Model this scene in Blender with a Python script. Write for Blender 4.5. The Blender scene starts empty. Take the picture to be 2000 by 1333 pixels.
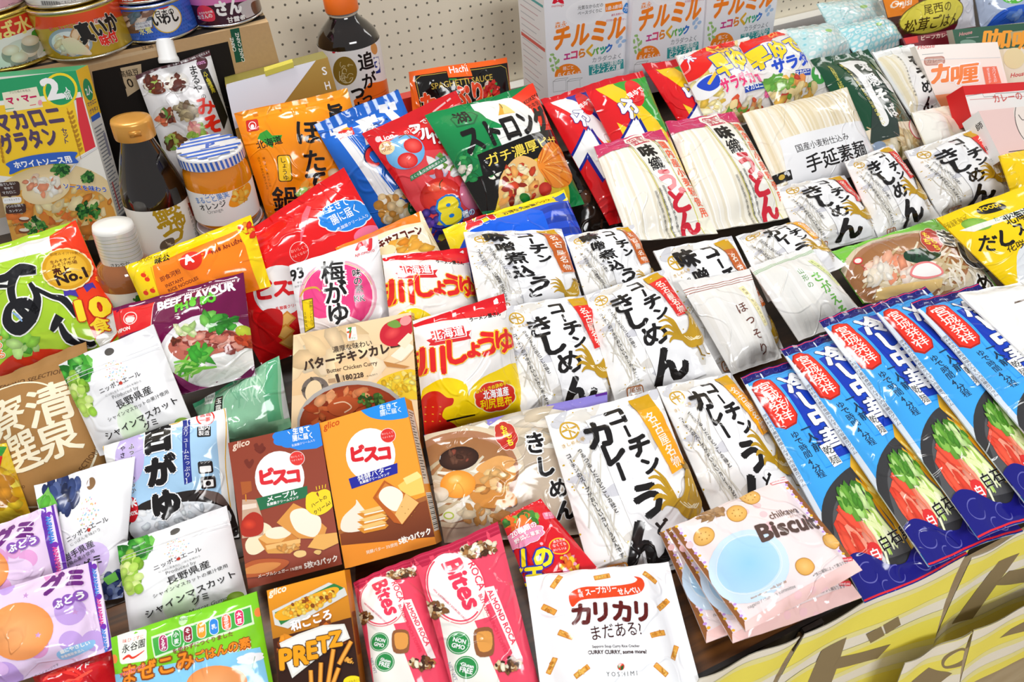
import bpy, math, random
import numpy as np
from mathutils import Matrix, Vector
from mathutils.geometry import tessellate_polygon

SC = bpy.context.scene
COL = SC.collection
# ------------------------------------------------------------------ camera, world, lights, exposure
TABLE_Z = 0.72                      # table top above the floor
CAM_H = 0.60                        # camera above the table top
FPX = 1435.0
CX, CY = 1000.0, 666.5
_dn = np.array([1120-CX, 2250-CY, FPX]); _dn /= np.linalg.norm(_dn)
_dx = np.array([5937-CX, -1008-CY, FPX]); _dx -= _dn*(_dx@_dn); _dx /= np.linalg.norm(_dx)
_dy = np.cross(_dn, _dx)
if _dy[2] < 0: _dy = -_dy
RW = np.stack([_dx, _dy, -_dn])     # camera space (x right, y down, z forward) -> world
EYE = np.array([0.0, 0.0, TABLE_Z+CAM_H])

cam_d = bpy.data.cameras.new('camera'); cam = bpy.data.objects.new('camera', cam_d); COL.objects.link(cam)
cam_d.sensor_width = 36.0; cam_d.sensor_fit = 'HORIZONTAL'; cam_d.lens = FPX/2000*36.0
cam_d.clip_start = 0.02
_m = Matrix(((RW[0,0], -RW[0,1], -RW[0,2], EYE[0]), (RW[1,0], -RW[1,1], -RW[1,2], EYE[1]), (RW[2,0], -RW[2,1], -RW[2,2], EYE[2]), (0,0,0,1)))
cam.matrix_world = _m
cam_d.dof.use_dof = True; cam_d.dof.focus_distance = 0.80; cam_d.dof.aperture_fstop = 13.0
SC.camera = cam

w = bpy.data.worlds.new('world'); SC.world = w; w.use_nodes = True
bg = w.node_tree.nodes['Background']; bg.inputs['Color'].default_value = (0.97, 0.98, 1.0, 1); bg.inputs['Strength'].default_value = 0.46

def area(name, loc, target, sx, sy, power, color=(1,1,1)):
    l = bpy.data.lights.new(name, 'AREA'); l.shape = 'RECTANGLE'; l.size = sx; l.size_y = sy; l.energy = power; l.color = color
    o = bpy.data.objects.new(name, l); COL.objects.link(o); o.location = loc
    d = Vector(target)-Vector(loc); o.rotation_euler = d.to_track_quat('-Z', 'Y').to_euler()
    return o
# daylight from a window to the right of the stand, and two ceiling fittings
area('window_light', (2.9, 1.7, 2.3), (0.3, 0.6, 0.8), 1.6, 1.4, 56, (1.0, 0.985, 0.96))
area('ceiling_light', (-0.2, 1.1, 2.75), (-0.1, 0.8, 0.72), 1.2, 0.3, 36)
area('ceiling_light', (0.5, -1.7, 2.5), (0.5, 0.3, 0.6), 1.4, 0.5, 46)
SC.view_settings.view_transform = 'Standard'; SC.view_settings.look = 'None'; SC.view_settings.gamma = 1.0
SC.view_settings.exposure = -0.3; SC.view_settings.use_curve_mapping = False
SC.cycles.max_bounces = 8; SC.cycles.transparent_max_bounces = 16; SC.cycles.caustics_reflective = False; SC.cycles.caustics_refractive = False

# ------------------------------------------------------------------ geometry helpers
def ray(p):
    p = np.atleast_2d(np.asarray(p, float))
    c = np.stack([(p[:,0]-CX)/FPX, (p[:,1]-CY)/FPX, np.ones(len(p))], 1)
    return c@RW.T
def at_depth(p, z): return EYE+ray(p)[0]*z
def at_y(p, y): r = ray(p)[0]; return EYE+r*((y-EYE[1])/r[1])
def at_z(p, z): r = ray(p)[0]; return EYE+r*((z-EYE[2])/r[2])
def project(P):
    c = (np.atleast_2d(P)-EYE)@RW
    return np.stack([CX+FPX*c[:,0]/c[:,2], CY+FPX*c[:,1]/c[:,2]], 1)
def homography(src, dst):
    A = []
    for (x,y),(X,Y) in zip(src, dst):
        A.append([x,y,1,0,0,0,-X*x,-X*y,-X]); A.append([0,0,0,x,y,1,-Y*x,-Y*y,-Y])
    h = np.linalg.svd(np.array(A))[2][-1].reshape(3,3)
    return h/h[2,2]
def hmap(H, p):
    p = np.asarray(p, float); q = p@H[:,:2].T+H[:,2]
    return q[...,:2]/q[...,2:3]
def lin(c):
    if isinstance(c, str):
        c = c.lstrip('#')
        if len(c) == 3: c = ''.join(x*2 for x in c)
        c = [int(c[i:i+2],16)/255 for i in (0,2,4)]
    m = sum(c)/3; c = [min(1, max(0, m+(x-m)*1.1)) for x in c]      # inks a little richer than the washed-out picture shows them
    return np.array([x/12.92 if x <= .04045 else ((x+.055)/1.055)**2.4 for x in c])

# ------------------------------------------------------------------ materials (node based; colour comes from the mesh's colour attribute)
MATS = {}
def mat(name, rough=.4, spec=.5, coat=0, metal=0, bump=0, bscale=60, bdist=.002, tint=0, trans=0, color=None, crease=0):
    if name in MATS: return MATS[name]
    m = bpy.data.materials.new(name); m.use_nodes = True; nt = m.node_tree; b = nt.nodes['Principled BSDF']
    b.inputs['Roughness'].default_value = rough; b.inputs['Specular IOR Level'].default_value = spec
    b.inputs['Coat Weight'].default_value = coat; b.inputs['Coat Roughness'].default_value = .08; b.inputs['Metallic'].default_value = metal
    b.inputs['Transmission Weight'].default_value = trans
    tc = nt.nodes.new('ShaderNodeTexCoord')
    if color is None:
        at = nt.nodes.new('ShaderNodeAttribute'); at.attribute_name = 'Col'; src = at.outputs['Color']
    else:
        rgb = nt.nodes.new('ShaderNodeRGB'); rgb.outputs[0].default_value = (*lin(color), 1); src = rgb.outputs[0]
    if tint:
        n = nt.nodes.new('ShaderNodeTexNoise'); n.inputs['Scale'].default_value = 220; n.inputs['Detail'].default_value = 3
        nt.links.new(tc.outputs['Object'], n.inputs['Vector'])
        mp = nt.nodes.new('ShaderNodeMapRange'); mp.inputs['To Min'].default_value = 1-tint; mp.inputs['To Max'].default_value = 1+tint*.3
        nt.links.new(n.outputs['Fac'], mp.inputs['Value'])
        mx = nt.nodes.new('ShaderNodeVectorMath'); mx.operation = 'SCALE'
        nt.links.new(src, mx.inputs[0]); nt.links.new(mp.outputs['Result'], mx.inputs['Scale']); src = mx.outputs[0]
    nt.links.new(src, b.inputs['Base Color'])
    if bump:
        n = nt.nodes.new('ShaderNodeTexNoise'); n.inputs['Scale'].default_value = bscale; n.inputs['Detail'].default_value = 2; n.inputs['Distortion'].default_value = .6
        nt.links.new(tc.outputs['Object'], n.inputs['Vector'])
        bp = nt.nodes.new('ShaderNodeBump'); bp.inputs['Strength'].default_value = bump; bp.inputs['Distance'].default_value = bdist
        nt.links.new(n.outputs['Fac'], bp.inputs['Height'])
        if crease:   # thin sharp creases where a second, stretched noise crosses its middle value
            n2 = nt.nodes.new('ShaderNodeTexNoise'); n2.inputs['Scale'].default_value = 16; n2.inputs['Detail'].default_value = 1.5; n2.inputs['Distortion'].default_value = 1.0
            nt.links.new(tc.outputs['Object'], n2.inputs['Vector'])
            sb = nt.nodes.new('ShaderNodeMath'); sb.operation = 'SUBTRACT'; sb.inputs[1].default_value = .5; nt.links.new(n2.outputs['Fac'], sb.inputs[0])
            ab = nt.nodes.new('ShaderNodeMath'); ab.operation = 'ABSOLUTE'; nt.links.new(sb.outputs[0], ab.inputs[0])
            mr = nt.nodes.new('ShaderNodeMapRange'); mr.inputs['From Max'].default_value = .035; mr.inputs['To Min'].default_value = 1; mr.inputs['To Max'].default_value = 0; mr.interpolation_type = 'SMOOTHSTEP'
            nt.links.new(ab.outputs[0], mr.inputs['Value'])
            b2 = nt.nodes.new('ShaderNodeBump'); b2.inputs['Strength'].default_value = crease; b2.inputs['Distance'].default_value = .0012
            nt.links.new(mr.outputs['Result'], b2.inputs['Height']); nt.links.new(bp.outputs['Normal'], b2.inputs['Normal']); bp = b2
        nt.links.new(bp.outputs['Normal'], b.inputs['Normal'])
        nt.links.new(bp.outputs['Normal'], b.inputs['Coat Normal'])
    MATS[name] = m
    return m
def clear_mat(name, color='ffffff', see=.86, rough=.06, bump=.3, bscale=45):
    if name in MATS: return MATS[name]
    m = bpy.data.materials.new(name); m.use_nodes = True; nt = m.node_tree; out = nt.nodes['Material Output']; nt.nodes.remove(nt.nodes['Principled BSDF'])
    tr = nt.nodes.new('ShaderNodeBsdfTransparent'); tr.inputs['Color'].default_value = (*lin(color),1)
    gl = nt.nodes.new('ShaderNodeBsdfGlossy'); gl.inputs['Roughness'].default_value = rough
    df = nt.nodes.new('ShaderNodeBsdfDiffuse'); df.inputs['Color'].default_value = (.9,.92,.93,1)
    lw = nt.nodes.new('ShaderNodeFresnel'); lw.inputs['IOR'].default_value = 1.45
    m1 = nt.nodes.new('ShaderNodeMixShader'); m1.inputs[0].default_value = 1-see
    nt.links.new(tr.outputs[0], m1.inputs[1]); nt.links.new(df.outputs[0], m1.inputs[2])
    m2 = nt.nodes.new('ShaderNodeMixShader'); nt.links.new(lw.outputs[0], m2.inputs[0]); nt.links.new(m1.outputs[0], m2.inputs[1]); nt.links.new(gl.outputs[0], m2.inputs[2])
    tc = nt.nodes.new('ShaderNodeTexCoord'); n = nt.nodes.new('ShaderNodeTexNoise'); n.inputs['Scale'].default_value = bscale
    bp = nt.nodes.new('ShaderNodeBump'); bp.inputs['Strength'].default_value = bump; bp.inputs['Distance'].default_value = .003
    nt.links.new(tc.outputs['Object'], n.inputs['Vector']); nt.links.new(n.outputs['Fac'], bp.inputs['Height'])
    for s in (gl, lw): nt.links.new(bp.outputs[0], s.inputs['Normal'])
    nt.links.new(m2.outputs[0], out.inputs['Surface'])
    MATS[name] = m
    return m
def FILM(): return mat('glossy_film', rough=.11, spec=.45, coat=.12, bump=.2, bscale=38, bdist=.004, crease=.55)
def FOIL(): return mat('satin_foil_film', rough=.26, spec=.45, coat=.15, bump=.18, bscale=30, bdist=.004, crease=.4)
def CARD(): return mat('printed_carton', rough=.42, spec=.3, coat=.06, bump=.02, bscale=400, bdist=.0005)
def PAPER(): return mat('plain_paper', rough=.7, spec=.3, tint=.05)
def METAL(): return mat('painted_metal', rough=.25, spec=.5, metal=.25, coat=.3)
def STEEL(): return mat('bare_steel', rough=.25, metal=1.0)
def PLAST(): return mat('moulded_plastic', rough=.35, spec=.5, coat=.1)
def CLEAR(): return clear_mat('clear_film')

# ------------------------------------------------------------------ mesh objects
def link_mesh(name, V, F, C, mats, mi=None, N=None, smooth=True, parent=None):
    me = bpy.data.meshes.new(name)
    V = np.asarray(V, float)
    me.from_pydata(V.tolist(), [], F.tolist() if isinstance(F, np.ndarray) else [tuple(map(int, f)) for f in F])
    at = me.color_attributes.new('Col', 'FLOAT_COLOR', 'POINT')
    C = np.asarray(C, float)
    if C.ndim == 1: C = np.tile(C, (len(V),1))
    at.data.foreach_set('color', np.hstack([C, np.ones((len(V),1))]).ravel())
    for m in (mats if isinstance(mats, (list,tuple)) else [mats]): me.materials.append(m)
    if mi is not None: me.polygons.foreach_set('material_index', np.asarray(mi, np.int32))
    me.polygons.foreach_set('use_smooth', [bool(smooth)]*len(me.polygons))
    me.update()
    if N is not None:
        me.normals_split_custom_set_from_vertices(np.asarray(N, float).tolist())
    o = bpy.data.objects.new(name, me); COL.objects.link(o)
    if parent is not None: o.parent = parent
    return o
def tag(o, label=None, cat=None, group=None, kind=None):
    if label: o['label'] = label
    if cat: o['category'] = cat
    if group: o['group'] = group
    if kind: o['kind'] = kind
    return o
class MB:
    """collects plain solids for one mesh"""
    def __init__(s): s.V = []; s.F = []; s.C = []
    def add(s, V, F, c):
        n = len(s.V); s.V += [tuple(v) for v in V]; s.F += [tuple(i+n for i in f) for f in F]; s.C += [tuple(lin(c))]*len(V)
    def box(s, lo, hi, c, M=None):
        (x0,y0,z0),(x1,y1,z1) = lo, hi
        V = [(x0,y0,z0),(x1,y0,z0),(x1,y1,z0),(x0,y1,z0),(x0,y0,z1),(x1,y0,z1),(x1,y1,z1),(x0,y1,z1)]
        if M is not None: V = [tuple(M(np.array(v))) for v in V]
        s.add(V, [(0,3,2,1),(4,5,6,7),(0,1,5,4),(1,2,6,5),(2,3,7,6),(3,0,4,7)], c)
    def lathe(s, prof, c, F0, n=40):
        """prof: (radius, height[, colour]); F0 = (origin, ax, ay, axis)"""
        O, ax, ay, az = F0; base = len(s.V)
        for pr in prof:
            r, h = pr[:2]; cc = lin(pr[2] if len(pr) > 2 else c)
            for k in range(n):
                a = 2*math.pi*k/n; s.V.append(tuple(O+az*h+(ax*math.cos(a)+ay*math.sin(a))*r)); s.C.append(tuple(cc))
        for i in range(len(prof)-1):
            for k in range(n):
                a = base+i*n+k; b = base+i*n+(k+1)%n; s.F.append((a, b, b+n, a+n))
    def obj(s, name, m, parent=None, smooth=False, bevel=0, auto=None):
        o = link_mesh(name, s.V, s.F, np.array(s.C), m, smooth=smooth, parent=parent)
        if bevel:
            b = o.modifiers.new('edge', 'BEVEL'); b.width = bevel; b.segments = 2
        return o

# ------------------------------------------------------------------ lettering
_tc = {}
def glyphs(s, off=0.0, res=2):
    k = (s, round(off,4), res)
    if k in _tc: return _tc[k]
    c = bpy.data.curves.new('t', 'FONT'); c.body = s; c.resolution_u = res; c.offset = off
    o = bpy.data.objects.new('t', c); COL.objects.link(o)
    e = o.evaluated_get(bpy.context.evaluated_depsgraph_get()); m = e.to_mesh()
    n = len(m.vertices); co = np.zeros(n*3); m.vertices.foreach_get('co', co)
    m.calc_loop_triangles(); t = np.zeros(len(m.loop_triangles)*3, np.int32); m.loop_triangles.foreach_get('vertices', t)
    e.to_mesh_clear(); bpy.data.objects.remove(o); bpy.data.curves.remove(c)
    _tc[k] = (co.reshape(-1,3)[:,:2].copy(), t.reshape(-1,3).copy())
    return _tc[k]

def spread(V, t, w, nch=1):
    """thicken lettering beyond what the outline offset does cleanly, by overlaying shifted copies"""
    r = min(w, .055) if w < .1 else .075+(w-.1)*.5
    cplx = len(t)/max(1, nch)
    if w < .1: r *= 1 if cplx < 42 else .55 if cplx < 75 else .38
    if r < .005: return [(V, t)]
    n = 4 if r < .035 else 7
    return [(V+np.array([math.cos(6.2832*i/n+.4), math.sin(6.2832*i/n+.4)])*r, t) for i in range(n)]
# ------------------------------------------------------------------ artwork printed on a surface
class Art:
    """triangles in the surface's (u,v); coordinates given to the methods are photo pixels (through a frame of offset and zoom)"""
    def __init__(s, surf): s.surf = surf; s.ops = []; s.ox = s.oy = 0.0; s.z = 1.0; s.rng = random.Random(7)
    def frame(s, ox=0, oy=0, z=2.898): s.ox, s.oy, s.z = ox, oy, z; return s
    def px(s, p): p = np.asarray(p, float); return p/s.z+np.array([s.ox, s.oy])
    step = 1.0
    def emit(s, uvt, col, extra=None, base=None):
        if len(uvt) == 0: return 0
        col = np.asarray(col, float)
        if col.ndim == 1: col = np.broadcast_to(col, (len(uvt),3,3))
        lo = uvt.reshape(-1,2).min(0); hi = uvt.reshape(-1,2).max(0)
        lv = base if base is not None else s.step+max([l for (l,a,b,_,_,_) in s.ops if (a<hi).all() and (b>lo).all()], default=0)
        ex = np.zeros(len(uvt)) if extra is None else extra
        s.ops.append((lv+ex.max(), lo, hi, uvt, col, lv+ex))
        return lv
    def emit_px(s, T, col, extra=None): s.emit(s.surf.uv(T.reshape(-1,2)).reshape(-1,3,2), col, extra)
    def poly(s, pts, c, raw=False):
        P = np.asarray(pts, float) if raw else s.px(pts)
        t = tessellate_polygon([[Vector((x,y,0)) for x,y in P]])
        if t: s.emit_px(np.array([[P[i] for i in f] for f in t]), lin(c))
    def curve(s, pts, c, n=6, closed=True):
        s.poly(catmull(pts, n, closed), c)
    def ell(s, x, y, rx, ry=None, rot=0, c='fff', c2=None, n=28):
        ry = rx if ry is None else ry; a = np.linspace(0, 2*math.pi, n, endpoint=False); r = math.radians(rot)
        P = np.stack([x+rx*np.cos(a)*math.cos(r)-ry*np.sin(a)*math.sin(r), y+rx*np.cos(a)*math.sin(r)+ry*np.sin(a)*math.cos(r)], 1)
        s.fan(np.array([x,y]), P, c, c2)
    def fan(s, ctr, P, c, c2=None):
        P = s.px(P); ctr = s.px(ctr); Q = np.roll(P, -1, 0)
        T = np.stack([np.broadcast_to(ctr, P.shape), P, Q], 1)
        a = lin(c); b = lin(c2) if c2 else a
        s.emit_px(T, np.broadcast_to(np.stack([a,b,b])[None], (len(P),3,3)))
    def grad(s, quad, c_top, c_bot, n=6):
        TL,TR,BR,BL = [np.array(q, float) for q in quad]; a, b = lin(c_top), lin(c_bot); T = []; C = []
        for i in range(n):
            f, g = i/n, (i+1)/n; p0, p1 = TL+(BL-TL)*f, TR+(BR-TR)*f; q0, q1 = TL+(BL-TL)*g, TR+(BR-TR)*g; ca, cb = a+(b-a)*f, a+(b-a)*g
            T += [[p0,p1,q1],[p0,q1,q0]]; C += [[ca,ca,cb],[ca,cb,cb]]
        s.emit_px(s.px(np.array(T)), np.array(C))
    def line(s, pts, w, c, smooth=False, closed=False):
        if smooth: pts = catmull(pts, 6, closed)
        P = np.asarray(pts, float)
        if closed: P = np.vstack([P, P[:1]])
        T = []; w = np.broadcast_to(np.asarray(w, float), (len(P),)) if np.ndim(w) == 0 else np.interp(np.linspace(0,1,len(P)), np.linspace(0,1,len(w)), w)
        d = np.gradient(P, axis=0); d /= np.linalg.norm(d, axis=1, keepdims=True)+1e-9; nn = np.stack([-d[:,1], d[:,0]], 1)*w[:,None]/2
        A, B = P+nn, P-nn
        for i in range(len(P)-1): T += [[A[i],B[i],B[i+1]],[A[i],B[i+1],A[i+1]]]
        s.emit_px(s.px(np.array(T)), lin(c))
    def ring(s, x, y, rx, ry, w, c, rot=0, n=36, a0=0, a1=360):
        a = np.radians(np.linspace(a0, a1, n)); r = math.radians(rot)
        s.line(np.stack([x+rx*np.cos(a)*math.cos(r)-ry*np.sin(a)*math.sin(r), y+rx*np.cos(a)*math.sin(r)+ry*np.sin(a)*math.cos(r)],1), w, c)
    def blobs(s, x, y, rx, ry, cols, n=40, size=8, rot=0, asp=1.6, ang=None, seed=1, inner=True):
        """a printed food picture: many small soft irregular pieces inside an ellipse"""
        R = random.Random(seed); r0 = math.radians(rot); T = []; C = []; X = []; dl = max(.05, min(.15, 5/n))
        for bi in range(n):
            rr = math.sqrt(R.random()); a = R.random()*6.283; px_, py_ = rx*rr*math.cos(a), ry*rr*math.sin(a)
            cx_, cy_ = x+px_*math.cos(r0)-py_*math.sin(r0), y+px_*math.sin(r0)+py_*math.cos(r0)
            g = math.radians(ang+R.uniform(-25,25)) if ang is not None else R.random()*6.283; rd = asp < 1.2; k = 12 if rd else R.randint(6,9); sz = size*(R.uniform(.75,1.1) if rd else R.uniform(.5,1.3))
            P = []
            for i in range(k):
                t = 6.283*i/k; q = sz*(R.uniform(.95,1.05) if rd else R.uniform(.7,1.15)); ex, ey = q*asp*math.cos(t), q*math.sin(t)
                P.append((cx_+ex*math.cos(g)-ey*math.sin(g), cy_+ex*math.sin(g)+ey*math.cos(g)))
            c = lin(R.choice(cols)); c1 = np.clip(c*R.uniform(.95,1.3),0,1); c2 = c*R.uniform(.55,.95)
            for i in range(k): T.append([(cx_,cy_), P[i], P[(i+1)%k]]); C.append([c1,c2,c2]); X.append(bi*dl)
        s.emit_px(s.px(np.array(T)), np.array(C), np.array(X))
    def strands(s, x, y, rx, ry, cols, n=30, w=4, rot=0, bend=.3, seed=1, ang=0):
        R = random.Random(seed); s.step = 1.0
        for i_ in range(n):
            s.step = 1.0 if i_ == 0 else .08
            a = R.random()*6.283; rr = math.sqrt(R.random())*.8; cx_, cy_ = x+rx*rr*math.cos(a), y+ry*rr*math.sin(a); g = math.radians(ang+R.uniform(-40,40)); L = rx*R.uniform(.3,.6)
            d = np.array([math.cos(g), math.sin(g)]); nn = np.array([-d[1], d[0]]); b = R.uniform(-bend,bend)*L
            s.line(catmull([(cx_,cy_)-d*L, (cx_,cy_)+nn*b, (cx_,cy_)+d*L], 4, False), [w*.5,w,w*.5], R.choice(cols))
        s.step = 1.0
    # --- text
    def lay(s, copies, q0, ex, ey, c):
        base = None
        if copies: 
            U = [s.surf.metric_to_uv(q0+V[:,:1]*ex+V[:,1:]*ey)[t] for V, t in copies]
            T = np.vstack(U); X = np.concatenate([np.full(len(u), i*.14) for i, u in enumerate(U)])
            s.emit(T, lin(c), X)
    def T(s, txt, p0, p1, c='222', h=None, off=.0, ol=None, res=2, slant=0, sh=None):
        """a line of text whose printed width runs from p0 to p1 along its baseline; h = letter size in the same units; ol = [(colour, extra weight), ...] outlines"""
        q0, q1 = s.surf.metric(s.px([p0, p1])); L = np.linalg.norm(q1-q0); e = (q1-q0)/L; up = np.array([-e[1], e[0]])
        V, t = glyphs(txt, 0, res)
        if len(V) == 0: return
        x0, x1 = V[:,0].min(), V[:,0].max(); k = L/(x1-x0)
        kh = k if h is None else h*L/np.linalg.norm(np.subtract(p1,p0))
        kh = min(max(kh, .6*k), 1.45*k)
        for col, w_ in [*(ol or []), (c, 0)]:
            V, t = glyphs(txt, 0, res); W = V.copy(); W[:,0] -= x0; W[:,0] += slant*W[:,1]*kh/k
            s.lay(spread(W, t, off+w_, len(txt)), q0, e*k, up*kh, col)
    def V(s, txt, p0, p1, c='222', size=None, off=.0, ol=None, res=2, wide=1.0):
        """vertical text: characters centred on the line from p0 (top) to p1 (bottom)"""
        q0, q1 = s.surf.metric(s.px([p0, p1])); n = len(txt); L = np.linalg.norm(q1-q0); d = (q1-q0)/L; r = np.array([-d[1], d[0]])
        cell = L/n; k = cell if size is None else min(size*L/np.linalg.norm(np.subtract(p1,p0)), cell*1.2)
        for col, w_ in [*(ol or []), (c, 0)]:
            CP = {}
            for i, ch in enumerate(txt):
                if ch in ' 　': continue
                G, t = glyphs(ch, 0, res); G = G-np.array([.5,.38])
                if ch in 'ー〜―-（）': G = np.stack([G[:,1], -G[:,0]],1)
                if ch in 'っょゃゅッ、。': G = G+np.array([.1,.1])
                o = d*(cell*(i+.5))
                for j, (g, tt) in enumerate(spread(G, t, off+w_)):
                    L_ = CP.setdefault(j, [[],[],0]); L_[0].append(o+g[:,:1]*k*wide*r-g[:,1:]*k*d); L_[1].append(tt+L_[2]); L_[2] += len(g)
            if CP:
                U = [s.surf.metric_to_uv(q0+np.vstack(v[0]))[np.vstack(v[1])] for v in CP.values()]
                s.emit(np.vstack(U), lin(col), np.concatenate([np.full(len(u), i*.14) for i, u in enumerate(U)]))
def catmull(pts, n=6, closed=True):
    P = np.asarray(pts, float); m = len(P); out = []
    rng_ = range(m) if closed else range(m-1)
    for i in rng_:
        if closed: a,b,c,d = P[i-1],P[i],P[(i+1)%m],P[(i+2)%m]
        else: a,b,c,d = P[max(i-1,0)],P[i],P[i+1],P[min(i+2,m-1)]
        for k in range(n):
            t = k/n; out.append(.5*((2*b)+(-a+c)*t+(2*a-5*b+4*c-d)*t*t+(-a+3*b-3*c+d)*t**3))
    if not closed: out.append(P[-1])
    return np.array(out)

def split_lines(W, A, top):
    """cut triangles (T,3,k) so that none crosses an integer of the scalar A (T,3); returns the new triangles"""
    done = []
    while len(W):
        lo = A.min(1); hi = A.max(1); k0 = np.maximum(np.floor(lo+1e-6)+1, 0); k1 = np.minimum(np.ceil(hi-1e-6)-1, top)
        need = k1 >= k0
        done.append(W[~need]); W, A, k0, k1 = W[need], A[need], k0[need], k1[need]
        if not len(W): break
        k = np.floor((k0+k1)/2); S = A-k[:,None]
        S[np.abs(S) < 1e-6] = 0
        sg = np.sign(S)
        # make the lone vertex first
        pos = (sg>0).sum(1); neg = (sg<0).sum(1)
        lone = np.where(pos == 1, np.argmax(sg>0, 1), np.argmax(sg<0, 1))
        both = (pos==1)&(neg==1)
        idx = (lone[:,None]+np.arange(3))%3; r = np.arange(len(W))[:,None]
        Wp = W[r, idx]; Ap = A[r, idx]; Sp = S[r, idx]
        def cut(i, j):
            d = Sp[:,i]-Sp[:,j]; d = np.where(np.abs(d)<1e-12, 1, d); t = np.clip(Sp[:,i]/d, 0, 1)[:,None]
            return Wp[:,i]+(Wp[:,j]-Wp[:,i])*t, Ap[:,i]+(Ap[:,j]-Ap[:,i])*t[:,0]
        m1, a1 = cut(0,1); m2, a2 = cut(0,2)
        nw = [np.stack([Wp[:,0], m1, m2],1), np.stack([m1, Wp[:,1], Wp[:,2]],1), np.stack([m1, Wp[:,2], m2],1)]
        na = [np.stack([Ap[:,0], a1, a2],1), np.stack([a1, Ap[:,1], Ap[:,2]],1), np.stack([a1, Ap[:,2], a2],1)]
        W = np.vstack(nw); A = np.vstack(na)
        e1 = W[:,1,:2]-W[:,0,:2]; e2 = W[:,2,:2]-W[:,0,:2]; ok = np.abs(e1[:,0]*e2[:,1]-e1[:,1]*e2[:,0]) > 1e-9
        W, A = W[ok], A[ok]
    return np.vstack(done) if done else W

EPS = 0.00006
def build_surface(nodes, norms, art, base, region=None, base_col=None):
    """nodes, norms: (nv+1, nu+1, 3).  returns {region: (V, N, F, C)} with the base grid and the printed pieces lying on it"""
    nv, nu = nodes.shape[0]-1, nodes.shape[1]-1
    reg = region if region is not None else np.zeros((nv,nu), int)
    out = {}
    bc = lin(base)
    for k in np.unique(reg):
        jj, ii = np.where(reg == k); a = jj*(nu+1)+ii
        F = np.vstack([np.stack([a, a+nu+1, a+1],1), np.stack([a+1, a+nu+1, a+nu+2],1)])
        used, inv = np.unique(F, return_inverse=True)
        V = nodes.reshape(-1,3)[used]; N = norms.reshape(-1,3)[used]
        C = np.tile(bc, (len(V),1)) if base_col is None else base_col.reshape(-1,3)[used]
        out[k] = [[V],[N],[inv.reshape(-1,3)],[C], len(V)]
    for (_, lo, hi, T, Cc, LV) in (art.ops if art else []):
        W = np.concatenate([T*np.array([nu,nv]), Cc, np.broadcast_to(LV[:,None,None], (len(T),3,1))], 2)
        W = W[np.isfinite(W).all((1,2))]
        W = W[(W[:,:,0].max(1) > 0)&(W[:,:,0].min(1) < nu)&(W[:,:,1].max(1) > 0)&(W[:,:,1].min(1) < nv)]
        if not len(W): continue
        for f, top in ((lambda X: X[:,:,0], nu), (lambda X: X[:,:,1], nv), (lambda X: X[:,:,0]+X[:,:,1], nu+nv)):
            W = split_lines(W, f(W), top)
            c0 = f(W).mean(1) if len(W) else None
            if len(W) and top != nu+nv: W = W[(c0 > 0)&(c0 < top)]
        ctr = W[:,:,:2].mean(1); W = W[(ctr[:,0] > 0)&(ctr[:,0] < nu)&(ctr[:,1] > 0)&(ctr[:,1] < nv)]
        if not len(W): continue
        ctr = W[:,:,:2].mean(1); i = np.floor(ctr[:,0]).astype(int); j = np.floor(ctr[:,1]).astype(int)
        low = (ctr[:,0]-i+ctr[:,1]-j) < 1
        fu = W[:,:,0]-i[:,None]; fv = W[:,:,1]-j[:,None]
        n00,n10,n01,n11 = (lambda X: (X[j,i],X[j,i+1],X[j+1,i],X[j+1,i+1]))(nodes)
        m00,m10,m01,m11 = (lambda X: (X[j,i],X[j,i+1],X[j+1,i],X[j+1,i+1]))(norms)
        def interp(a,b,c,d):
            L = a[:,None]+(b-a)[:,None]*fu[...,None]+(c-a)[:,None]*fv[...,None]
            H = d[:,None]+(c-d)[:,None]*(1-fu)[...,None]+(b-d)[:,None]*(1-fv)[...,None]
            return np.where(low[:,None,None], L, H)
        P = interp(n00,n10,n01,n11); N = interp(m00,m10,m01,m11); N /= np.linalg.norm(N, axis=2, keepdims=True)+1e-12
        fn = np.where(low[:,None], np.cross(n01-n00, n10-n00), np.cross(n10-n11, n01-n11)); fn /= np.linalg.norm(fn, axis=1, keepdims=True)+1e-12
        fn *= np.sign((fn*N[:,0]).sum(1))[:,None]
        P = P+N*(W[:,:1,5:6]*EPS)
        # consistent winding, facing outward
        g = np.cross(P[:,1]-P[:,0], P[:,2]-P[:,0]); fl = (g*fn).sum(1) < 0
        P[fl] = P[fl][:,::-1]; N[fl] = N[fl][:,::-1]; K = W[:,:,2:5].copy(); K[fl] = K[fl][:,::-1]
        rk = reg[j,i]
        for k in np.unique(rk):
            s = rk == k; o = out[k]; p = P[s].reshape(-1,3); c = K[s].reshape(-1,3)
            q = np.round(p*2e6).astype(np.int64); kq = np.round(c*255).astype(np.int64)
            hsh = q[:,0]*73856093 ^ q[:,1]*19349663*7919 ^ q[:,2]*83492791*104729 ^ (kq[:,0]*131+kq[:,1]*17+kq[:,2])*2654435761
            _, first, inv = np.unique(hsh, return_index=True, return_inverse=True)
            o[0].append(p[first]); o[1].append(N[s].reshape(-1,3)[first]); fi = inv.reshape(-1,3); fi = fi[(fi[:,0] != fi[:,1])&(fi[:,1] != fi[:,2])&(fi[:,0] != fi[:,2])]; o[2].append(fi+o[4]); o[3].append(c[first]); o[4] += len(first)
    return {k: [np.vstack(o[0]), np.vstack(o[1]), np.vstack(o[2]), np.vstack(o[3])] for k,o in out.items()}
def grid_normals(nodes):
    du = np.gradient(nodes, axis=1); dv = np.gradient(nodes, axis=0); n = np.cross(dv, du)
    return n/(np.linalg.norm(n, axis=2, keepdims=True)+1e-12)

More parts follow.
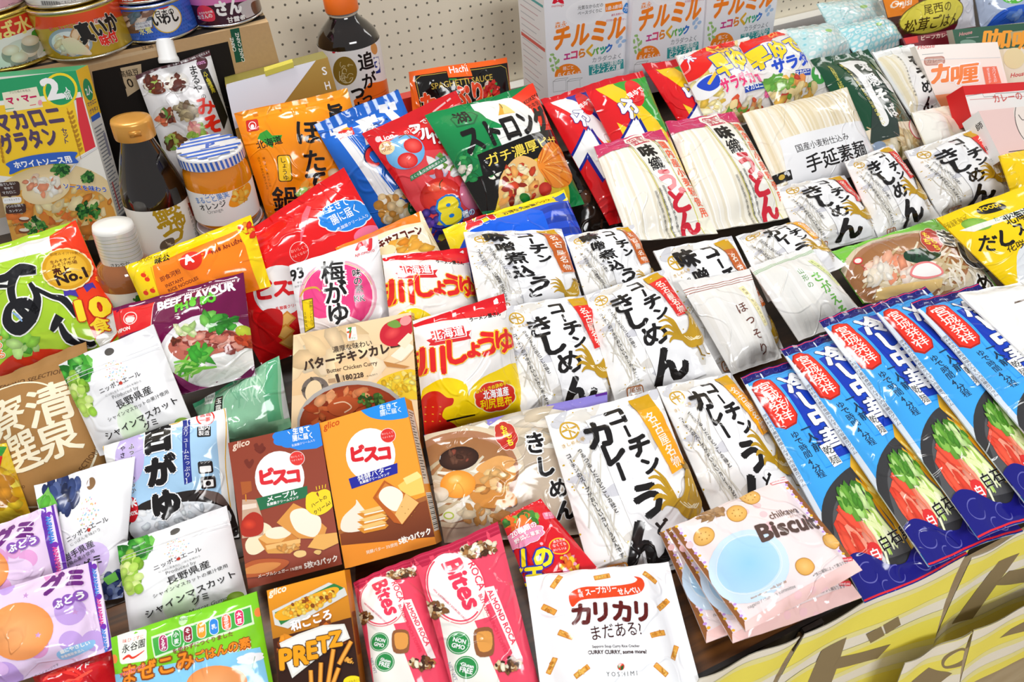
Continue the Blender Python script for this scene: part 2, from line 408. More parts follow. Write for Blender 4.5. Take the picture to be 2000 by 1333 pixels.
# ------------------------------------------------------------------ the surfaces artwork can be printed on
class Plane:
    def __init__(s, corners, n, P0):
        s.c = np.asarray(corners, float); s.n = n; s.P0 = P0
        s.Huv = homography(s.c, [(0,0),(1,0),(1,1),(0,1)]); s.Hpx = np.linalg.inv(s.Huv)
        W = s.point(s.c); e = W[1]-W[0]+W[2]-W[3]; e -= n*(e@n); s.e1 = e/np.linalg.norm(e); s.e2 = np.cross(n, s.e1)
        s.O = W[0]
    def point(s, px):
        r = ray(px); t = ((s.P0-EYE)@s.n)/(r@s.n); return EYE+r*t[:,None]
    def uv(s, px): return hmap(s.Huv, px)
    def at(s, uv): return s.point(hmap(s.Hpx, uv))
    def metric(s, px): d = s.point(px)-s.O; return np.stack([d@s.e1, d@s.e2], 1)
    def metric_to_uv(s, q): return s.uv(project(s.O+q[:,:1]*s.e1+q[:,1:]*s.e2))
class Quad3:
    """a flat face given by four corners in space (side of a carton)"""
    def __init__(s, P):
        s.P = np.asarray(P, float); e = s.P[1]-s.P[0]; s.e1 = e/np.linalg.norm(e); n = np.cross(s.P[3]-s.P[0], e); s.n = n/np.linalg.norm(n); s.e2 = np.cross(s.n, s.e1)
        q = np.stack([(s.P-s.P[0])@s.e1, (s.P-s.P[0])@s.e2], 1); s.H = homography(q, [(0,0),(1,0),(1,1),(0,1)])
    def at(s, uv): q = hmap(np.linalg.inv(s.H), uv); return s.P[0]+q[:,:1]*s.e1+q[:,1:]*s.e2
    def point(s, px): r = ray(px); t = ((s.P[0]-EYE)@s.n)/(r@s.n); return EYE+r*t[:,None]
    def metric(s, px): d = s.point(px)-s.P[0]; return np.stack([d@s.e1, d@s.e2], 1)
    def metric_to_uv(s, q): return hmap(s.H, q)
    def uv(s, px): return s.metric_to_uv(s.metric(px))
class Cyl:
    def __init__(s, O, az, r, h0, h1, a0=-1.5, a1=1.5, r1=None):
        s.O, s.az, s.r, s.h0, s.h1, s.a0, s.a1 = O, az, r, h0, h1, a0, a1
        f = EYE-O; f -= az*(f@az); s.f = f/np.linalg.norm(f); s.rt = np.cross(az, s.f)   # rt: to the right as seen by the camera
    def at(s, uv):
        a = s.a0+(s.a1-s.a0)*uv[:,0]; h = s.h1+(s.h0-s.h1)*uv[:,1]
        return s.O+s.az*h[:,None]+s.r*(np.cos(a)[:,None]*s.f+np.sin(a)[:,None]*s.rt)
    def uv(s, px):
        d = ray(px); w = EYE-s.O; dp = d-np.outer(d@s.az, s.az); wp = w-s.az*(w@s.az)
        a = (dp*dp).sum(1); b = dp@wp; c = wp@wp-s.r**2; D = np.maximum(b*b-a*c, 0); t = (-b-np.sqrt(D))/a; P = w+d*t[:,None]
        ang = np.arctan2(P@s.rt, P@s.f); return np.stack([(ang-s.a0)/(s.a1-s.a0), (s.h1-P@s.az)/(s.h1-s.h0)], 1)
    def metric(s, px): q = s.uv(px); return np.stack([q[:,0]*(s.a1-s.a0)*s.r, -q[:,1]*(s.h1-s.h0)], 1)
    def metric_to_uv(s, q): return np.stack([q[:,0]/((s.a1-s.a0)*s.r), -q[:,1]/(s.h1-s.h0)], 1)

# ------------------------------------------------------------------ packets and cartons
ITEMS = []
def support_z(y):
    return TABLE_Z+np.interp(y, [0.42, 0.50, 0.66, 0.80, 1.0, 1.3], [0, 0.0, 0.025, 0.06, 0.11, 0.13])
def normal_of(th, yaw):
    t, y = math.radians(th), math.radians(yaw); n = np.array([0, -math.sin(t), math.cos(t)])
    return np.array([n[0]*math.cos(y)-n[1]*math.sin(y), n[0]*math.sin(y)+n[1]*math.cos(y), n[2]])
def fit_normal(corners, th0, wt=1.0):
    r = ray(corners); best = None
    for th in np.arange(max(8, th0-14), min(92, th0+14)+.1, 4):
        for yaw in range(-30, 31, 3):
            n = normal_of(th, yaw); d = r@n
            if (d >= -1e-3).any(): continue
            P = r/(-d)[:,None]; e = [P[1]-P[0], P[2]-P[1], P[3]-P[2], P[0]-P[3]]; L = [np.linalg.norm(x) for x in e]
            cs = [e[i]@e[(i+1)%4]/(L[i]*L[(i+1)%4]) for i in range(4)]
            c = sum(x*x for x in cs)+math.log(L[0]/L[2])**2+math.log(L[1]/L[3])**2+wt*(.03*((th-th0)/10)**2+.01*(yaw/10)**2)
            if best is None or c < best[0]: best = (c, th, yaw, n)
    return best
def prof(x, p):
    return np.clip(1-np.abs(2*x-1)**p, 0, 1)
class Item:
    def __init__(s, name, corners, th, t, kind, back=None, lift=0, fix=None, wt=1.0, depth=None, front=None):
        s.name, s.c, s.kind, s.t = name, np.asarray(corners, float), kind, t
        s.tb = (t*.45 if kind != 'box' else t) if back is None else back
        s.tf = t if kind != 'box' else 0.0
        if fix is not None: s.th, s.yaw = fix; s.n = normal_of(*fix)
        else: _, s.th, s.yaw, s.n = fit_normal(s.c, th, wt)
        if kind == 'box': lift += t*s.n[2]
        bm = (s.c[2]+s.c[3])/2; r = ray(bm)[0]; k = 0.8
        for _ in range(60):
            P = EYE+r*k; k *= 1+ (P[2]-support_z(P[1])-lift-.006)/CAM_H*.9 if depth is None else 1
        if depth is not None: k = depth
        s.P0 = EYE+r*k
        s.solve()
        ITEMS.append(s)
        s.surf = Plane(s.c, s.n, s.P0)
    def bulge(s, uv):
        if s.kind == 'box': return np.zeros(len(uv))
        return s.t*(prof(uv[:,0], 2.6)*prof(uv[:,1], 3.2))**.75
    def zdepth(s, px):
        r = ray(px); return ((s.P0-EYE)@s.n)/(r@s.n)
    def solve(s):
        """come towards the camera, keeping the picture, until clear of everything already standing behind"""
        H = homography([(0,0),(1,0),(1,1),(0,1)], s.c); g = np.linspace(.03,.97,20); uv = np.array([(a,b) for a in g for b in g]); px = hmap(H, uv)
        z = s.zdepth(px); cosn = np.abs(ray(px)@s.n); cosn = np.maximum(cosn, .35)
        back = (s.tb*np.ones(len(uv)) if s.kind == 'box' else s.bulge(uv)/max(s.t,1e-6)*s.tb)/cosn
        k = 1.0; s.why = None
        for o in ITEMS:
            Hu = np.linalg.inv(homography([(0,0),(1,0),(1,1),(0,1)], o.c)); q = hmap(Hu, px); m = ((q > .03)&(q < .97)).all(1)
            if m.sum() < 2: continue
            front = o.zdepth(px[m])-o.bulge(q[m])/np.maximum(np.abs(ray(px[m])@o.n), .35)
            lim = (front-.0038)/(z[m]+back[m])
            v = np.sort(lim)[max(0, int(len(lim)*.03)-1)] if len(lim) > 10 else lim.min()
            if v < k: k = v; s.why = o.name
        s.k = k
        s.P0 = EYE+(s.P0-EYE)*k

def crumple(uv, seed, n, amp, asp):
    R = np.random.RandomState(seed); h = np.zeros(len(uv))
    for _ in range(n):
        c = R.rand(2); edge = R.rand() < .6
        if edge:
            if R.rand() < .5: c[0] = R.choice([.04,.96])+R.randn()*.04
            else: c[1] = R.choice([.05,.95])+R.randn()*.04
            a = math.atan2((.5-c[1])*asp, .5-c[0])+R.randn()*.5
        else: a = R.rand()*math.pi
        d = uv-c; d = d*np.array([1, asp]); x = d[:,0]*math.cos(a)+d[:,1]*math.sin(a); y = -d[:,0]*math.sin(a)+d[:,1]*math.cos(a)
        y = y+.25*x*x*R.randn()
        w_ = R.uniform(.025,.07); L = R.uniform(.1,.35); A = amp*R.uniform(.35,1)*R.choice([1,1,-1])
        h += A*np.exp(-np.abs(y/w_)**1.6)*np.exp(-(x/L)**2)
    return h
def packet(it, base, art=None, nu=26, nv=36, seed=None, folds=22, famp=.0016, seals=(.05,.05), sides=(0,0), mtl=None, crimp=True, wave=.004, names=('top_seal','bottom_seal'), edge=.004, obj_name=None, backcol=None, fcol=None):
    """a sealed bag or pouch: front and back skins, crimped end seals as parts"""
    wpx = max(np.linalg.norm(it.c[1]-it.c[0]), np.linalg.norm(it.c[2]-it.c[3])); hpx = max(np.linalg.norm(it.c[3]-it.c[0]), np.linalg.norm(it.c[2]-it.c[1]))
    nu = int(min(nu, max(10, wpx/8))); nv = int(min(nv, max(14, hpx/8)))
    seed = seed if seed is not None else sum(map(ord, it.name))*7+len(ITEMS)
    asp = np.linalg.norm(it.surf.point(it.c[3:4])-it.surf.point(it.c[0:1]))/np.linalg.norm(it.surf.point(it.c[1:2])-it.surf.point(it.c[0:1]))
    U, V_ = np.meshgrid(np.linspace(0,1,nu+1), np.linspace(0,1,nv+1)); uv = np.stack([U.ravel(), V_.ravel()],1)
    st, sb = seals; sl, sr = sides
    R = np.random.RandomState(seed+3)
    # outline: sides drawn in a little where the bag is full, ends slightly wavy
    q = uv.copy(); ph = R.rand(6)*6.28
    pull = prof(uv[:,1], 2.2)*edge*(2*uv[:,0]-1)
    q[:,0] -= pull; q[:,1] += wave*np.sin(uv[:,0]*7+ph[0])*(1-uv[:,1])+wave*np.sin(uv[:,0]*6+ph[1])*uv[:,1]
    P = it.surf.at(q)
    iu = np.clip((uv[:,0]-sl)/(1-sl-sr), 0, 1); iv = np.clip((uv[:,1]-st)/(1-st-sb), 0, 1)
    b = (prof(iu, 2.6)*prof(iv, 3.2))**.75
    cr = crumple(uv, seed, folds, famp, asp)*np.clip(b*2.5+.12, 0, 1)
    low = .0022*(np.sin(uv[:,0]*3.1*3+ph[2])*np.sin(uv[:,1]*3*3+ph[3]))*b
    flut = .0012*np.sin(uv[:,0]*28+ph[4]*2)*np.exp(-np.minimum(iv,1-iv)*14)*(famp > 0)
    h = it.t*b+cr+low+flut
    if crimp:
        inseal = (uv[:,1] < st)|(uv[:,1] > 1-sb); h = h+np.where(inseal, .0004*np.sin(uv[:,1]*nv*math.pi), 0)
        if sl or sr: h = h+np.where((uv[:,0] < sl)|(uv[:,0] > 1-sr), .0004*np.sin(uv[:,0]*nu*math.pi), 0)
    h = h+.0009
    front = (P+h[:,None]*it.n).reshape(nv+1,nu+1,3)
    backp = (P-(it.tb*b)[:,None]*it.n).reshape(nv+1,nu+1,3)
    backp[0], backp[-1], backp[:,0], backp[:,-1] = [(x-it.n*.0006) for x in (P.reshape(nv+1,nu+1,3)[0], P.reshape(nv+1,nu+1,3)[-1], P.reshape(nv+1,nu+1,3)[:,0], P.reshape(nv+1,nu+1,3)[:,-1])]
    reg = np.zeros((nv,nu), int); rt, rb = int(round(st*nv)), nv-int(round(sb*nv))
    if st: reg[:rt] = 1
    if sb: reg[rb:] = 2
    cl, cr_ = int(round(sl*nu)), nu-int(round(sr*nu))
    if sl: reg[:, :cl] = 3
    if sr: reg[:, cr_:] = 4
    nf = grid_normals(front); nb = -grid_normals(backp)
    art = art.art if isinstance(art, Item) else art
    o = build_surface(front, nf, art, base, reg); ob = build_surface(backp, nb, None, backcol or base, reg)
    root = None; m = mtl or FILM()
    nm = {0: obj_name or it.name, 1: names[0], 2: names[1], 3: 'side_seal', 4: 'side_seal'}
    for k in sorted(o):
        V, N, F, C = o[k]; V2, N2, F2, C2 = ob[k]
        ring = []
        F2 = F2[:, ::-1]
        VV = np.vstack([V, V2]); NN = np.vstack([N, N2]); FF = np.vstack([F, F2+len(V)]); CC = np.vstack([C, C2])
        oo = link_mesh(nm[k], VV, FF, CC, m, N=NN)
        if k == 0: root = oo; it.obj = oo
        else: oo.parent = root
    # thin edge closing front to back
    e = []
    loop = [(0,i) for i in range(nu)]+[(j,nu) for j in range(nv)]+[(nv,i) for i in range(nu,0,-1)]+[(j,0) for j in range(nv,0,-1)]
    VV = []; FF = []
    for (j,i) in loop: VV += [front[j,i], backp[j,i]]
    L = len(loop)
    for a in range(L): b2 = (a+1)%L; FF.append((2*a, 2*a+1, 2*b2+1, 2*b2))
    oo = link_mesh('edge_fold', VV, FF, lin(backcol or base), m, parent=root, smooth=False)
    it.front = front
    return root
def carton(it, base, art=None, sides=None, mtl=None, flap=True, bev=True, side_art=None, flap_name='end_flap'):
    """a printed box: front panel on the item's plane, its depth going back along the normal"""
    m = mtl or CARD(); c3 = it.surf.at(np.array([(0,0),(1,0),(1,1),(0,1)], float)); bk = c3-it.n*it.t
    sides = sides or {}
    art = art.art if isinstance(art, Item) else art
    F = {'front': c3, 'right': [c3[1],bk[1],bk[2],c3[2]], 'left': [bk[0],c3[0],c3[3],bk[3]], 'top': [bk[0],bk[1],c3[1],c3[0]], 'bottom': [c3[3],c3[2],bk[2],bk[3]], 'back': [bk[1],bk[0],bk[3],bk[2]]}
    it.faces = {k: Quad3(v) for k,v in F.items()}
    groups = {'body': ['front','right','left','back'], 'top': ['top'], 'bottom': ['bottom']} if flap else {'body': list(F)}
    root = None
    for g, fs in groups.items():
        acc = [[],[],[],[]]; n = 0
        for f in fs:
            q = it.faces[f]; k = 8 if f == 'front' else 3
            U, V_ = np.meshgrid(np.linspace(0,1,k+1), np.linspace(0,1,k+1)); P = (it.surf if f == 'front' else q).at(np.stack([U.ravel(),V_.ravel()],1)).reshape(k+1,k+1,3)
            a = art if f == 'front' else None
            if f in (side_art or {}): a = Art(q); side_art[f](a)
            nn = np.broadcast_to(q.n if f != 'front' else it.n, P.shape)
            o = build_surface(P, nn, a, sides.get(f, base))[0]
            acc[0].append(o[0]); acc[1].append(o[1]); acc[2].append(o[2]+n); acc[3].append(o[3]); n += len(o[0])
        oo = link_mesh(it.name if g == 'body' else flap_name, np.vstack(acc[0]), np.vstack(acc[2]), np.vstack(acc[3]), m, N=np.vstack(acc[1]), parent=root, smooth=False)
        if g == 'body': root = oo; it.obj = oo
    return root
def new_art(it, fn=None, *a):
    it.art = Art(it.surf)
    if fn: fn(it.art, *a)
    return it.art
def _px(s, p):
    p = np.asarray(p, float)
    if getattr(s, 'uvm', False):
        q = p.reshape(-1,2)/100.0
        return (hmap(s.surf.Hpx, q) if hasattr(s.surf, 'Hpx') else project(s.surf.at(q))).reshape(p.shape)
    return p/s.z+np.array([s.ox, s.oy])
Art.px = _px
def _uvf(s): s.uvm = True; return s
Art.uvf = _uvf
def _fr(s, ox=0, oy=0, z=2.898): s.ox, s.oy, s.z, s.uvm = ox, oy, z, False; return s
Art.frame = _fr
def _rect(s, x0, y0, x1, y1, c): s.poly([(x0,y0),(x1,y0),(x1,y1),(x0,y1)], c)
Art.rect = _rect
def _rr(s, x, y, w, h, r, c, rot=0):
    P = []; a = math.radians(rot)
    for sx, sy, b in ((1,-1,-90),(1,1,0),(-1,1,90),(-1,-1,180)):
        for k in range(5):
            t = math.radians(b+22.5*k); px_, py_ = sx*(w/2-r)+r*math.cos(t), sy*(h/2-r)+r*math.sin(t)
            P.append((x+px_*math.cos(a)-py_*math.sin(a), y+px_*math.sin(a)+py_*math.cos(a)))
    s.poly(P, c)
Art.rr = _rr
def _cloud(s, x, y, rx, ry, c, n=9, rot=0, dep=.1, ol=None):
    a = np.linspace(0, 2*math.pi, n*6, endpoint=False); k = 1+dep*np.abs(np.sin(a*n/2))
    r = math.radians(rot); X, Y = rx*k*np.cos(a), ry*k*np.sin(a)
    if ol: s.fan(np.array([x,y]), np.stack([x+(X*math.cos(r)-Y*math.sin(r))*1.06, y+(X*math.sin(r)+Y*math.cos(r))*1.06],1), ol)
    s.fan(np.array([x,y]), np.stack([x+X*math.cos(r)-Y*math.sin(r), y+X*math.sin(r)+Y*math.cos(r)],1), c)
Art.cloud = _cloud
W_ = 'fcfcfc'; K_ = '191616'
def small_lines(a, p, q, n, dv, c='555', txt='おいしさの決め手国産素材使用'):
    """n parallel lines of small print"""
    for i in range(n): a.T(txt[(i*3)%5:], (p[0]+dv[0]*i, p[1]+dv[1]*i), (q[0]+dv[0]*i, q[1]+dv[1]*i), c)
ARTS = {}
def pk(name, label, cat, corners, th, t, base, art=None, group=None, box=False, item_kw=None, **kw):
    it = Item(name, corners, th, t, 'box' if box else 'bag', **(item_kw or {}))
    if isinstance(art, Item): it.art = art.art
    elif callable(art): new_art(it, art)
    elif isinstance(art, Art): it.art = art
    else: it.art = None
    root = carton(it, base, it.art, **kw) if box else packet(it, base, it.art, **kw)
    tag(root, label, cat, group)
    return it
# ------------------------------------------------------------------ printed artwork: back rows
def art_milk(a):
    a.frame(980,0)
    a.ell(470,70,110,70,-10,'e6e6ea','fafafc')
    a.poly([(290,5),(300,-15),(315,5),(330,-15),(350,5),(352,22),(335,20),(318,10),(300,22),(285,20)],'d8203a'); a.T('morinaga',(282,42),(350,34),'c22')
    a.T('元気なからだの',(430,55),(572,36),'444',off=.01); a.T('ベースづくりに',(430,86),(566,66),'444',off=.01)
    a.poly([(585,22),(680,6),(684,52),(587,68)],'f08a24'); a.T('1歳-3歳頃',(592,58),(678,42),'fff',off=.02)
    a.curve([(705,15),(728,45),(718,72),(695,74),(684,55)],'3d87cf'); a.T('水',(690,65),(722,58),'fff')
    a.T('離乳食期から',(620,92),(690,80),'c9406a'); a.T('幼児期まで栄養サポート',(590,122),(715,112),'c9406a')
    a.T('森永',(300,160),(368,150),'ee8d2f',off=.01)
    a.T('チルミル',(290,278),(690,202),'f0862b',off=.045,h=125,slant=.12)
    for ch,x,y,c in (('エ',352,340,'c43c86'),('コ',392,333,'d9547a'),('ら',436,325,'e08b3a'),('く',478,318,'e3b23a'),('パ',512,310,'6fb24a'),('ッ',556,302,'3da88e'),('ク',588,294,'3b73c4')):
        a.T(ch,(x,y),(x+34,y-6),c,off=.06)
    a.T('カラダつよく',(512,354),(672,328),'8a8f94',off=.01)
    a.poly([(492,372),(688,334),(690,388),(494,428)],'3f9c9c'); a.T('“生きた”2種類の',(500,392),(680,358),'fff',off=.02); a.T('ビフィズス菌',(510,420),(670,388),'fff',off=.03)
    a.ell(375,425,76,64,-10,'f0892f'); a.poly([(280,440),(470,410),(470,520),(280,520)],'f3f3f5'); a.T('箱ごと',(345,398),(405,388),'fff'); a.T('らくらく',(318,438),(410,422),'fff',off=.03); a.T('入替',(414,422),(444,416),'fff')
    for x in (290,370): a.line([(x,462),(x+72,452),(x+74,512),(x+2,522),(x,462)],2,'888'); a.line([(x,462),(x+18,448),(x+86,440),(x+72,452)],2,'888')
    for i,(x,y) in enumerate([(285,310),(300,330),(275,340),(310,355),(285,372),(315,385),(290,395),(320,345)]): a.ell(x,y,13,7,40*i,'9dc27a')
    a.line([(290,300),(300,350),(310,400)],2.5,'8fb86a')
    for x,y in ((655,235),(672,215),(690,232),(668,258)): a.ell(x,y,14,9,x,'a9c4e4')
def side_milk(a):
    a.uvf()
    a.rect(4,14,96,16,'4fa5a5'); a.rect(4,48,96,51,'d4594f')
    for i in range(14):
        a.line([(8,20+i*5.2+(1 if i>5 else 0)),(88-(i*13)%30,20+i*5.2+(1 if i>5 else 0))],.7,'c9a9b0' if i%2 else 'b9bcc4')
def art_hachi(a):
    a.frame(480,0)
    a.poly([(945,430),(1480,355),(1530,850),(1040,900)],'15110f')
    a.line([(960,450),(985,430),(1130,412)],3,'c9a94a'); a.line([(1265,395),(1440,370),(1470,385)],3,'c9a94a'); a.line([(958,450),(990,620)],3,'c9a94a'); a.line([(1470,385),(1500,560)],3,'c9a94a')
    a.poly([(1130,375),(1258,352),(1270,428),(1138,440)],'f06a28'); a.T('Hachi',(1150,416),(1252,402),'fff',off=.01)
    a.poly([(1140,446),(1180,443),(1182,450),(1140,454)],'2f8f3f'); a.poly([(1225,440),(1270,436),(1270,442),(1226,446)],'d22')
    a.T('SPAGHETTI SAUCE',(1042,506),(1388,448),'c8aa50',off=.015)
    a.blobs(1370,505,58,45,['c8322a','e0b23a','f2d9c8','3c8f3c','b51f1f'],26,16,seed=3)
    for x,y in ((1335,525),(1405,520)): a.ell(x,y,24,24,0,'d8382c','a01512')
    a.T('たっぷり',(1000,640),(1330,560),'e8512c',off=.06,ol=[('fbe9d8',.06)],h=120)
def art_tin(a):
    a.frame(480,0)
    a.poly([(-110,478),(415,318),(205,600),(-120,700)],'f4f4fb'); a.poly([(415,318),(480,330),(540,520),(620,900),(-80,1000),(205,600)],'a8843a')
    a.grad([(415,318),(480,330),(600,800),(0,900)],'b5924a','8f6a2a'); a.poly([(-110,478),(415,318),(205,600),(-120,760)],'f3f3fb')
    a.T('S',(438,425),(462,420),'fff',off=.02,h=60); a.T('H',(455,508),(482,502),'fff',off=.02,h=60); a.T('I',(475,590),(483,588),'fff',off=.02,h=60)
def art_gratin(a):
    a.frame(0,0)
    a.poly([(-170,470),(440,395),(470,560),(-170,640)],'35a06c'); a.poly([(-170,590),(455,520),(462,552),(-170,625)],'f6f6f0')
    a.poly([(430,555),(465,548),(560,900),(470,940)],'d8404a'); a.poly([(-160,610),(415,560),(445,700),(505,960),(330,960),(60,1010),(-90,1000)],'f8cf3d')
    a.poly([(-90,985),(60,1000),(330,950),(560,820),(720,1420),(60,1480)],'f2efe6')
    a.ell(300,1230,400,300,-8,'efe2c0','e6cfa0'); a.ell(330,1270,330,230,-8,'e8b968','dca050')
    a.blobs(340,1230,330,190,['e9b25c','f0cd86','d98a42','f6e3b4','e07f45','f3d79c'],150,26,seed=5)
    a.ell(262,1070,140,82,-14,'f7ecd2','ecd6a8'); a.blobs(250,1050,110,55,['f6efe0','f0d9c0','e79a7a','fbf4e4'],40,20,seed=6)
    a.line([(395,975),(450,900),(560,830)],10,'c8c8cc'); a.line([(395,975),(450,900),(560,830)],4,'f4f4f6')
    for x,y,r in ((345,955,48),(500,1195,66),(205,1280,60),(495,1000,30)): a.blobs(x,y,r,r*.8,['2f6b34','4c8a42','1f4d2a','6ba356'],46,11,seed=int(x))
    a.poly([(12,525),(208,490),(245,605),(35,635)],'f4f0d8'); a.T('プロ仕様の本格派',(55,530),(175,515),'887'); a.T('マ・マー',(50,590),(214,562),'c8265f',off=.07)
    a.ell(228,580,12,16,0,'f3a9b4'); a.line([(30,618),(80,612)],4,'3f9f6f'); a.line([(170,596),(205,590)],4,'d55')
    a.ell(342,510,98,98,0,'f6dc3c'); a.ell(342,510,84,84,0,'2f9c68'); a.T('2',(278,562),(362,548),'fff',off=.05,h=150); a.T('人',(372,520),(398,516),'fff',off=.04); a.T('前',(374,560),(412,553),'fff',off=.04)
    a.T('マカロニ',(-5,742),(366,690),'5a4a66',off=.05,h=115); a.T('グラタン',(28,862),(338,806),'5a4a66',off=.05,h=112); a.V('セット',(362,725),(376,812),'5a4a66',off=.03,size=38)
    for s_ in (0,):
        for i in range(9): a.ell(388+i*8,640+i*26,13,7,60,'b98a2e'); a.ell(405+i*7,636+i*26,13,7,120,'b98a2e')
        a.line([(380,610),(460,900)],3,'b98a2e')
    for i in range(6): a.ell(0+i*4,790+i*24,13,7,70,'b98a2e')
    a.curve([(40,922),(150,885),(300,862),(435,858),(428,890),(442,920),(300,925),(150,950),(62,985),(60,950)],'3f68bf',n=4); a.T('ホワイトソース用',(92,948),(412,912),'fff',off=.04)
    a.T('ソースを味わう',(366,1062),(606,1084),'3558b8',off=.03,ol=[('fff',.06)])
    a.rr(55,1068,120,80,16,'4a3530',-4); a.T('茹でしない',(5,1052),(92,1042),'fff'); a.T('早ゆで',(30,1072),(80,1066),'fff'); a.T('マカロニ',(20,1098),(95,1090),'fff'); a.T('+',(54,1122),(72,1120),'4a3530',off=.04)
    a.rr(72,1132,105,34,12,'fff',-4); a.T('ソースミックス',(28,1138),(116,1128),'4a3530')
    a.rr(92,1180,115,52,14,'4a3530',-4); a.T('1つのお鍋で',(44,1176),(138,1164),'fff'); a.T('カンタン!',(58,1200),(128,1192),'fff')
    for y in (1240,1305): a.ell(140,y,32,14,0,'7a4a36'); a.ell(140,y-6,28,9,0,'f0e6d6'); a.T('お皿で混ぜて',(80,y-26),(150,y-34),'544')
def side_gratin(a):
    a.uvf(); a.rect(0,0,100,27,'f3c53c'); a.ell(50,12,34,6,0,'2f8f5f'); a.T('2人',(28,14.5),(76,14.5),'fff',off=.03); a.T('マカロニ',(14,20.5),(88,20.5),'5a4a66',off=.03); a.T('グラタン',(14,24.5),(88,24.5),'5a4a66',off=.03); a.rect(12,26,88,29,'3f68bf')
    for i in range(30): a.line([(14,33+i*2.1),(86-(i*17)%34,33+i*2.1)],.8,'8c8f94')
    a.rect(30,66,40,84,'c66'); a.rect(70,38,88,52,'99a'); a.rect(20,88,80,95,'444')
def art_misopouch(a):
    a.frame(0,0)
    a.poly([(740,420),(1200,275),(1215,310),(900,395),(760,460)],'4a1f26')
    a.T('おみそで手軽においしく味わえます',(980,370),(1190,300),'eee')
    for x,y,cs,sd in ((870,480,['7a3a22','5a2616','9fb85a','d8d0c0'],1),(995,465,['6a3a2c','54281c','e4ddd2'],2),(935,655,['8a4a30','c86a4a','6a9a4a','5a2a20','e0c0a0'],3),(1045,625,['8a7a5a','6a5238','b8a880'],4),(985,800,['7aa04a','a8b85a','5a3a22','8a5a32'],5),(1110,730,['c87a7a','8fb04a','d8a090'],6)):
        a.ell(x,y,72,60,-12,'e6e4e2','cfccc8'); a.blobs(x,y,52,38,cs,34,17,seed=sd)
    a.ell(895,515,40,18,-8,'4a2013','6a3018'); a.ell(1000,470,24,22,0,'5a2a20'); a.ell(990,500,20,16,0,'4a2018')
    a.ell(1142,356,32,36,0,'4a2228'); a.T('100%',(1118,368),(1164,358),'ead')
    a.V('まるや',(1084,368),(1120,520),K_,off=.03,size=58); a.V('の',(1140,525),(1150,555),K_,size=34)
    a.poly([(1128,395),(1172,385),(1290,660),(1262,730)],'1d1a18'); a.V('八丁味噌使用',(1152,405),(1205,520),'d8c83a',size=30,off=.02)
    a.V('みそ',(1130,540),(1215,745),'d6301f',off=.06,size=115)
def art_hotate(a):
    a.frame(480,0)
    a.grad([(-20,640),(600,500),(800,1300),(170,1460)],'f39a1d','e8781a')
    a.poly([(-20,640),(585,500),(592,540),(-18,690)],'f6a62c')
    a.rr(38,714,70,66,10,'c8342c',-8); a.ring(38,714,20,20,4,'fff'); a.ell(38,720,10,12,0,'fff')
    a.poly([(80,760),(120,738),(150,770),(205,765),(195,800),(150,812),(155,840),(118,822),(92,800),(66,790)],'3f9a3c'); a.T('北海道',(68,846),(208,808),K_,off=.03)
    a.V('ほたての旨みが溶け込んだ',(70,890),(125,1075),'4a2a10',size=15); a.V('鍋つゆです魚介だしの',(100,890),(140,1060),'4a2a10',size=15)
    a.rr(218,952,78,150,16,'4a3216',-4); a.rr(218,952,68,140,14,'f2c52e',-4); a.V('しょうゆ',(205,890),(228,1020),K_,size=34,off=.01)
    for ch,x,y,k in (('ほ',345,745,150),('た',385,905,140),('て',395,1020,130),('鍋',225,1125,150),('の',205,1225,110)):
        a.V(ch,(x-k*.06,y-k/2),(x+k*.06,y+k/2),K_,off=.05,size=k,ol=[('f6c88a',.03)])
    a.V('旨',(500,590),(512,680),K_,off=.05,size=100)
    a.blobs(400,1110,130,90,['7fae4a','a8c86a','5a8a3a','f0e0c0','e8a040'],40,22,seed=9); a.ell(500,980,42,32,20,'efe2c8','c8a078'); a.ell(300,1180,90,40,-10,'f3e6cc')
def art_popcorn(a):
    a.frame(480,0)
    for P in ([(470,738),(572,702),(580,740),(548,752),(850,1130),(760,1150),(505,765),(478,770)],[(620,690),(730,645),(745,690),(712,700),(760,790),(670,830),(650,715)],[(748,596),(840,572),(855,620),(830,624),(900,700),(850,730),(785,640),(755,640)]): a.poly(P,'f4f4f4')
    for i in range(4): a.line([(560+i*14,770),(780+i*20,1110)],3,'d4dae6')
    a.poly([(522,748),(600,722),(612,765),(530,792)],'d8342c'); a.poly([(535,738),(575,722),(595,738)],'f3b03c'); a.T('fritolay',(532,778),(604,756),'fff',off=.03)
    a.T('ポップコーン',(680,760),(782,690),'252a55',off=.02); a.T('バターしょうゆ味',(690,735),(800,680),'252a55')
    a.line(catmull([(740,930),(710,940),(672,905),(680,860),(720,845),(760,880),(800,960),(850,1005)],6,False),[16,34,34,30,30,34,30,8],'252a55'); a.line(catmull([(740,930),(710,938),(676,905),(683,862),(720,849),(758,882),(798,955),(845,1000)],6,False),[8,22,24,22,22,24,20,4],'cf2b2b')
    a.blobs(850,1170,120,90,['e8cfa0','f4e6c4','d8a860','fbf2dc','c8924a'],70,24,seed=4,asp=1.1)
    a.ell(945,1170,48,52,0,'1f7a4a'); a.T('食物繊維',(908,1165),(982,1148),'fff',off=.02); a.T('たっぷり',(912,1195),(980,1180),'fff')
    a.line([(385,700),(865,508)],3,'1d4f9a'); 
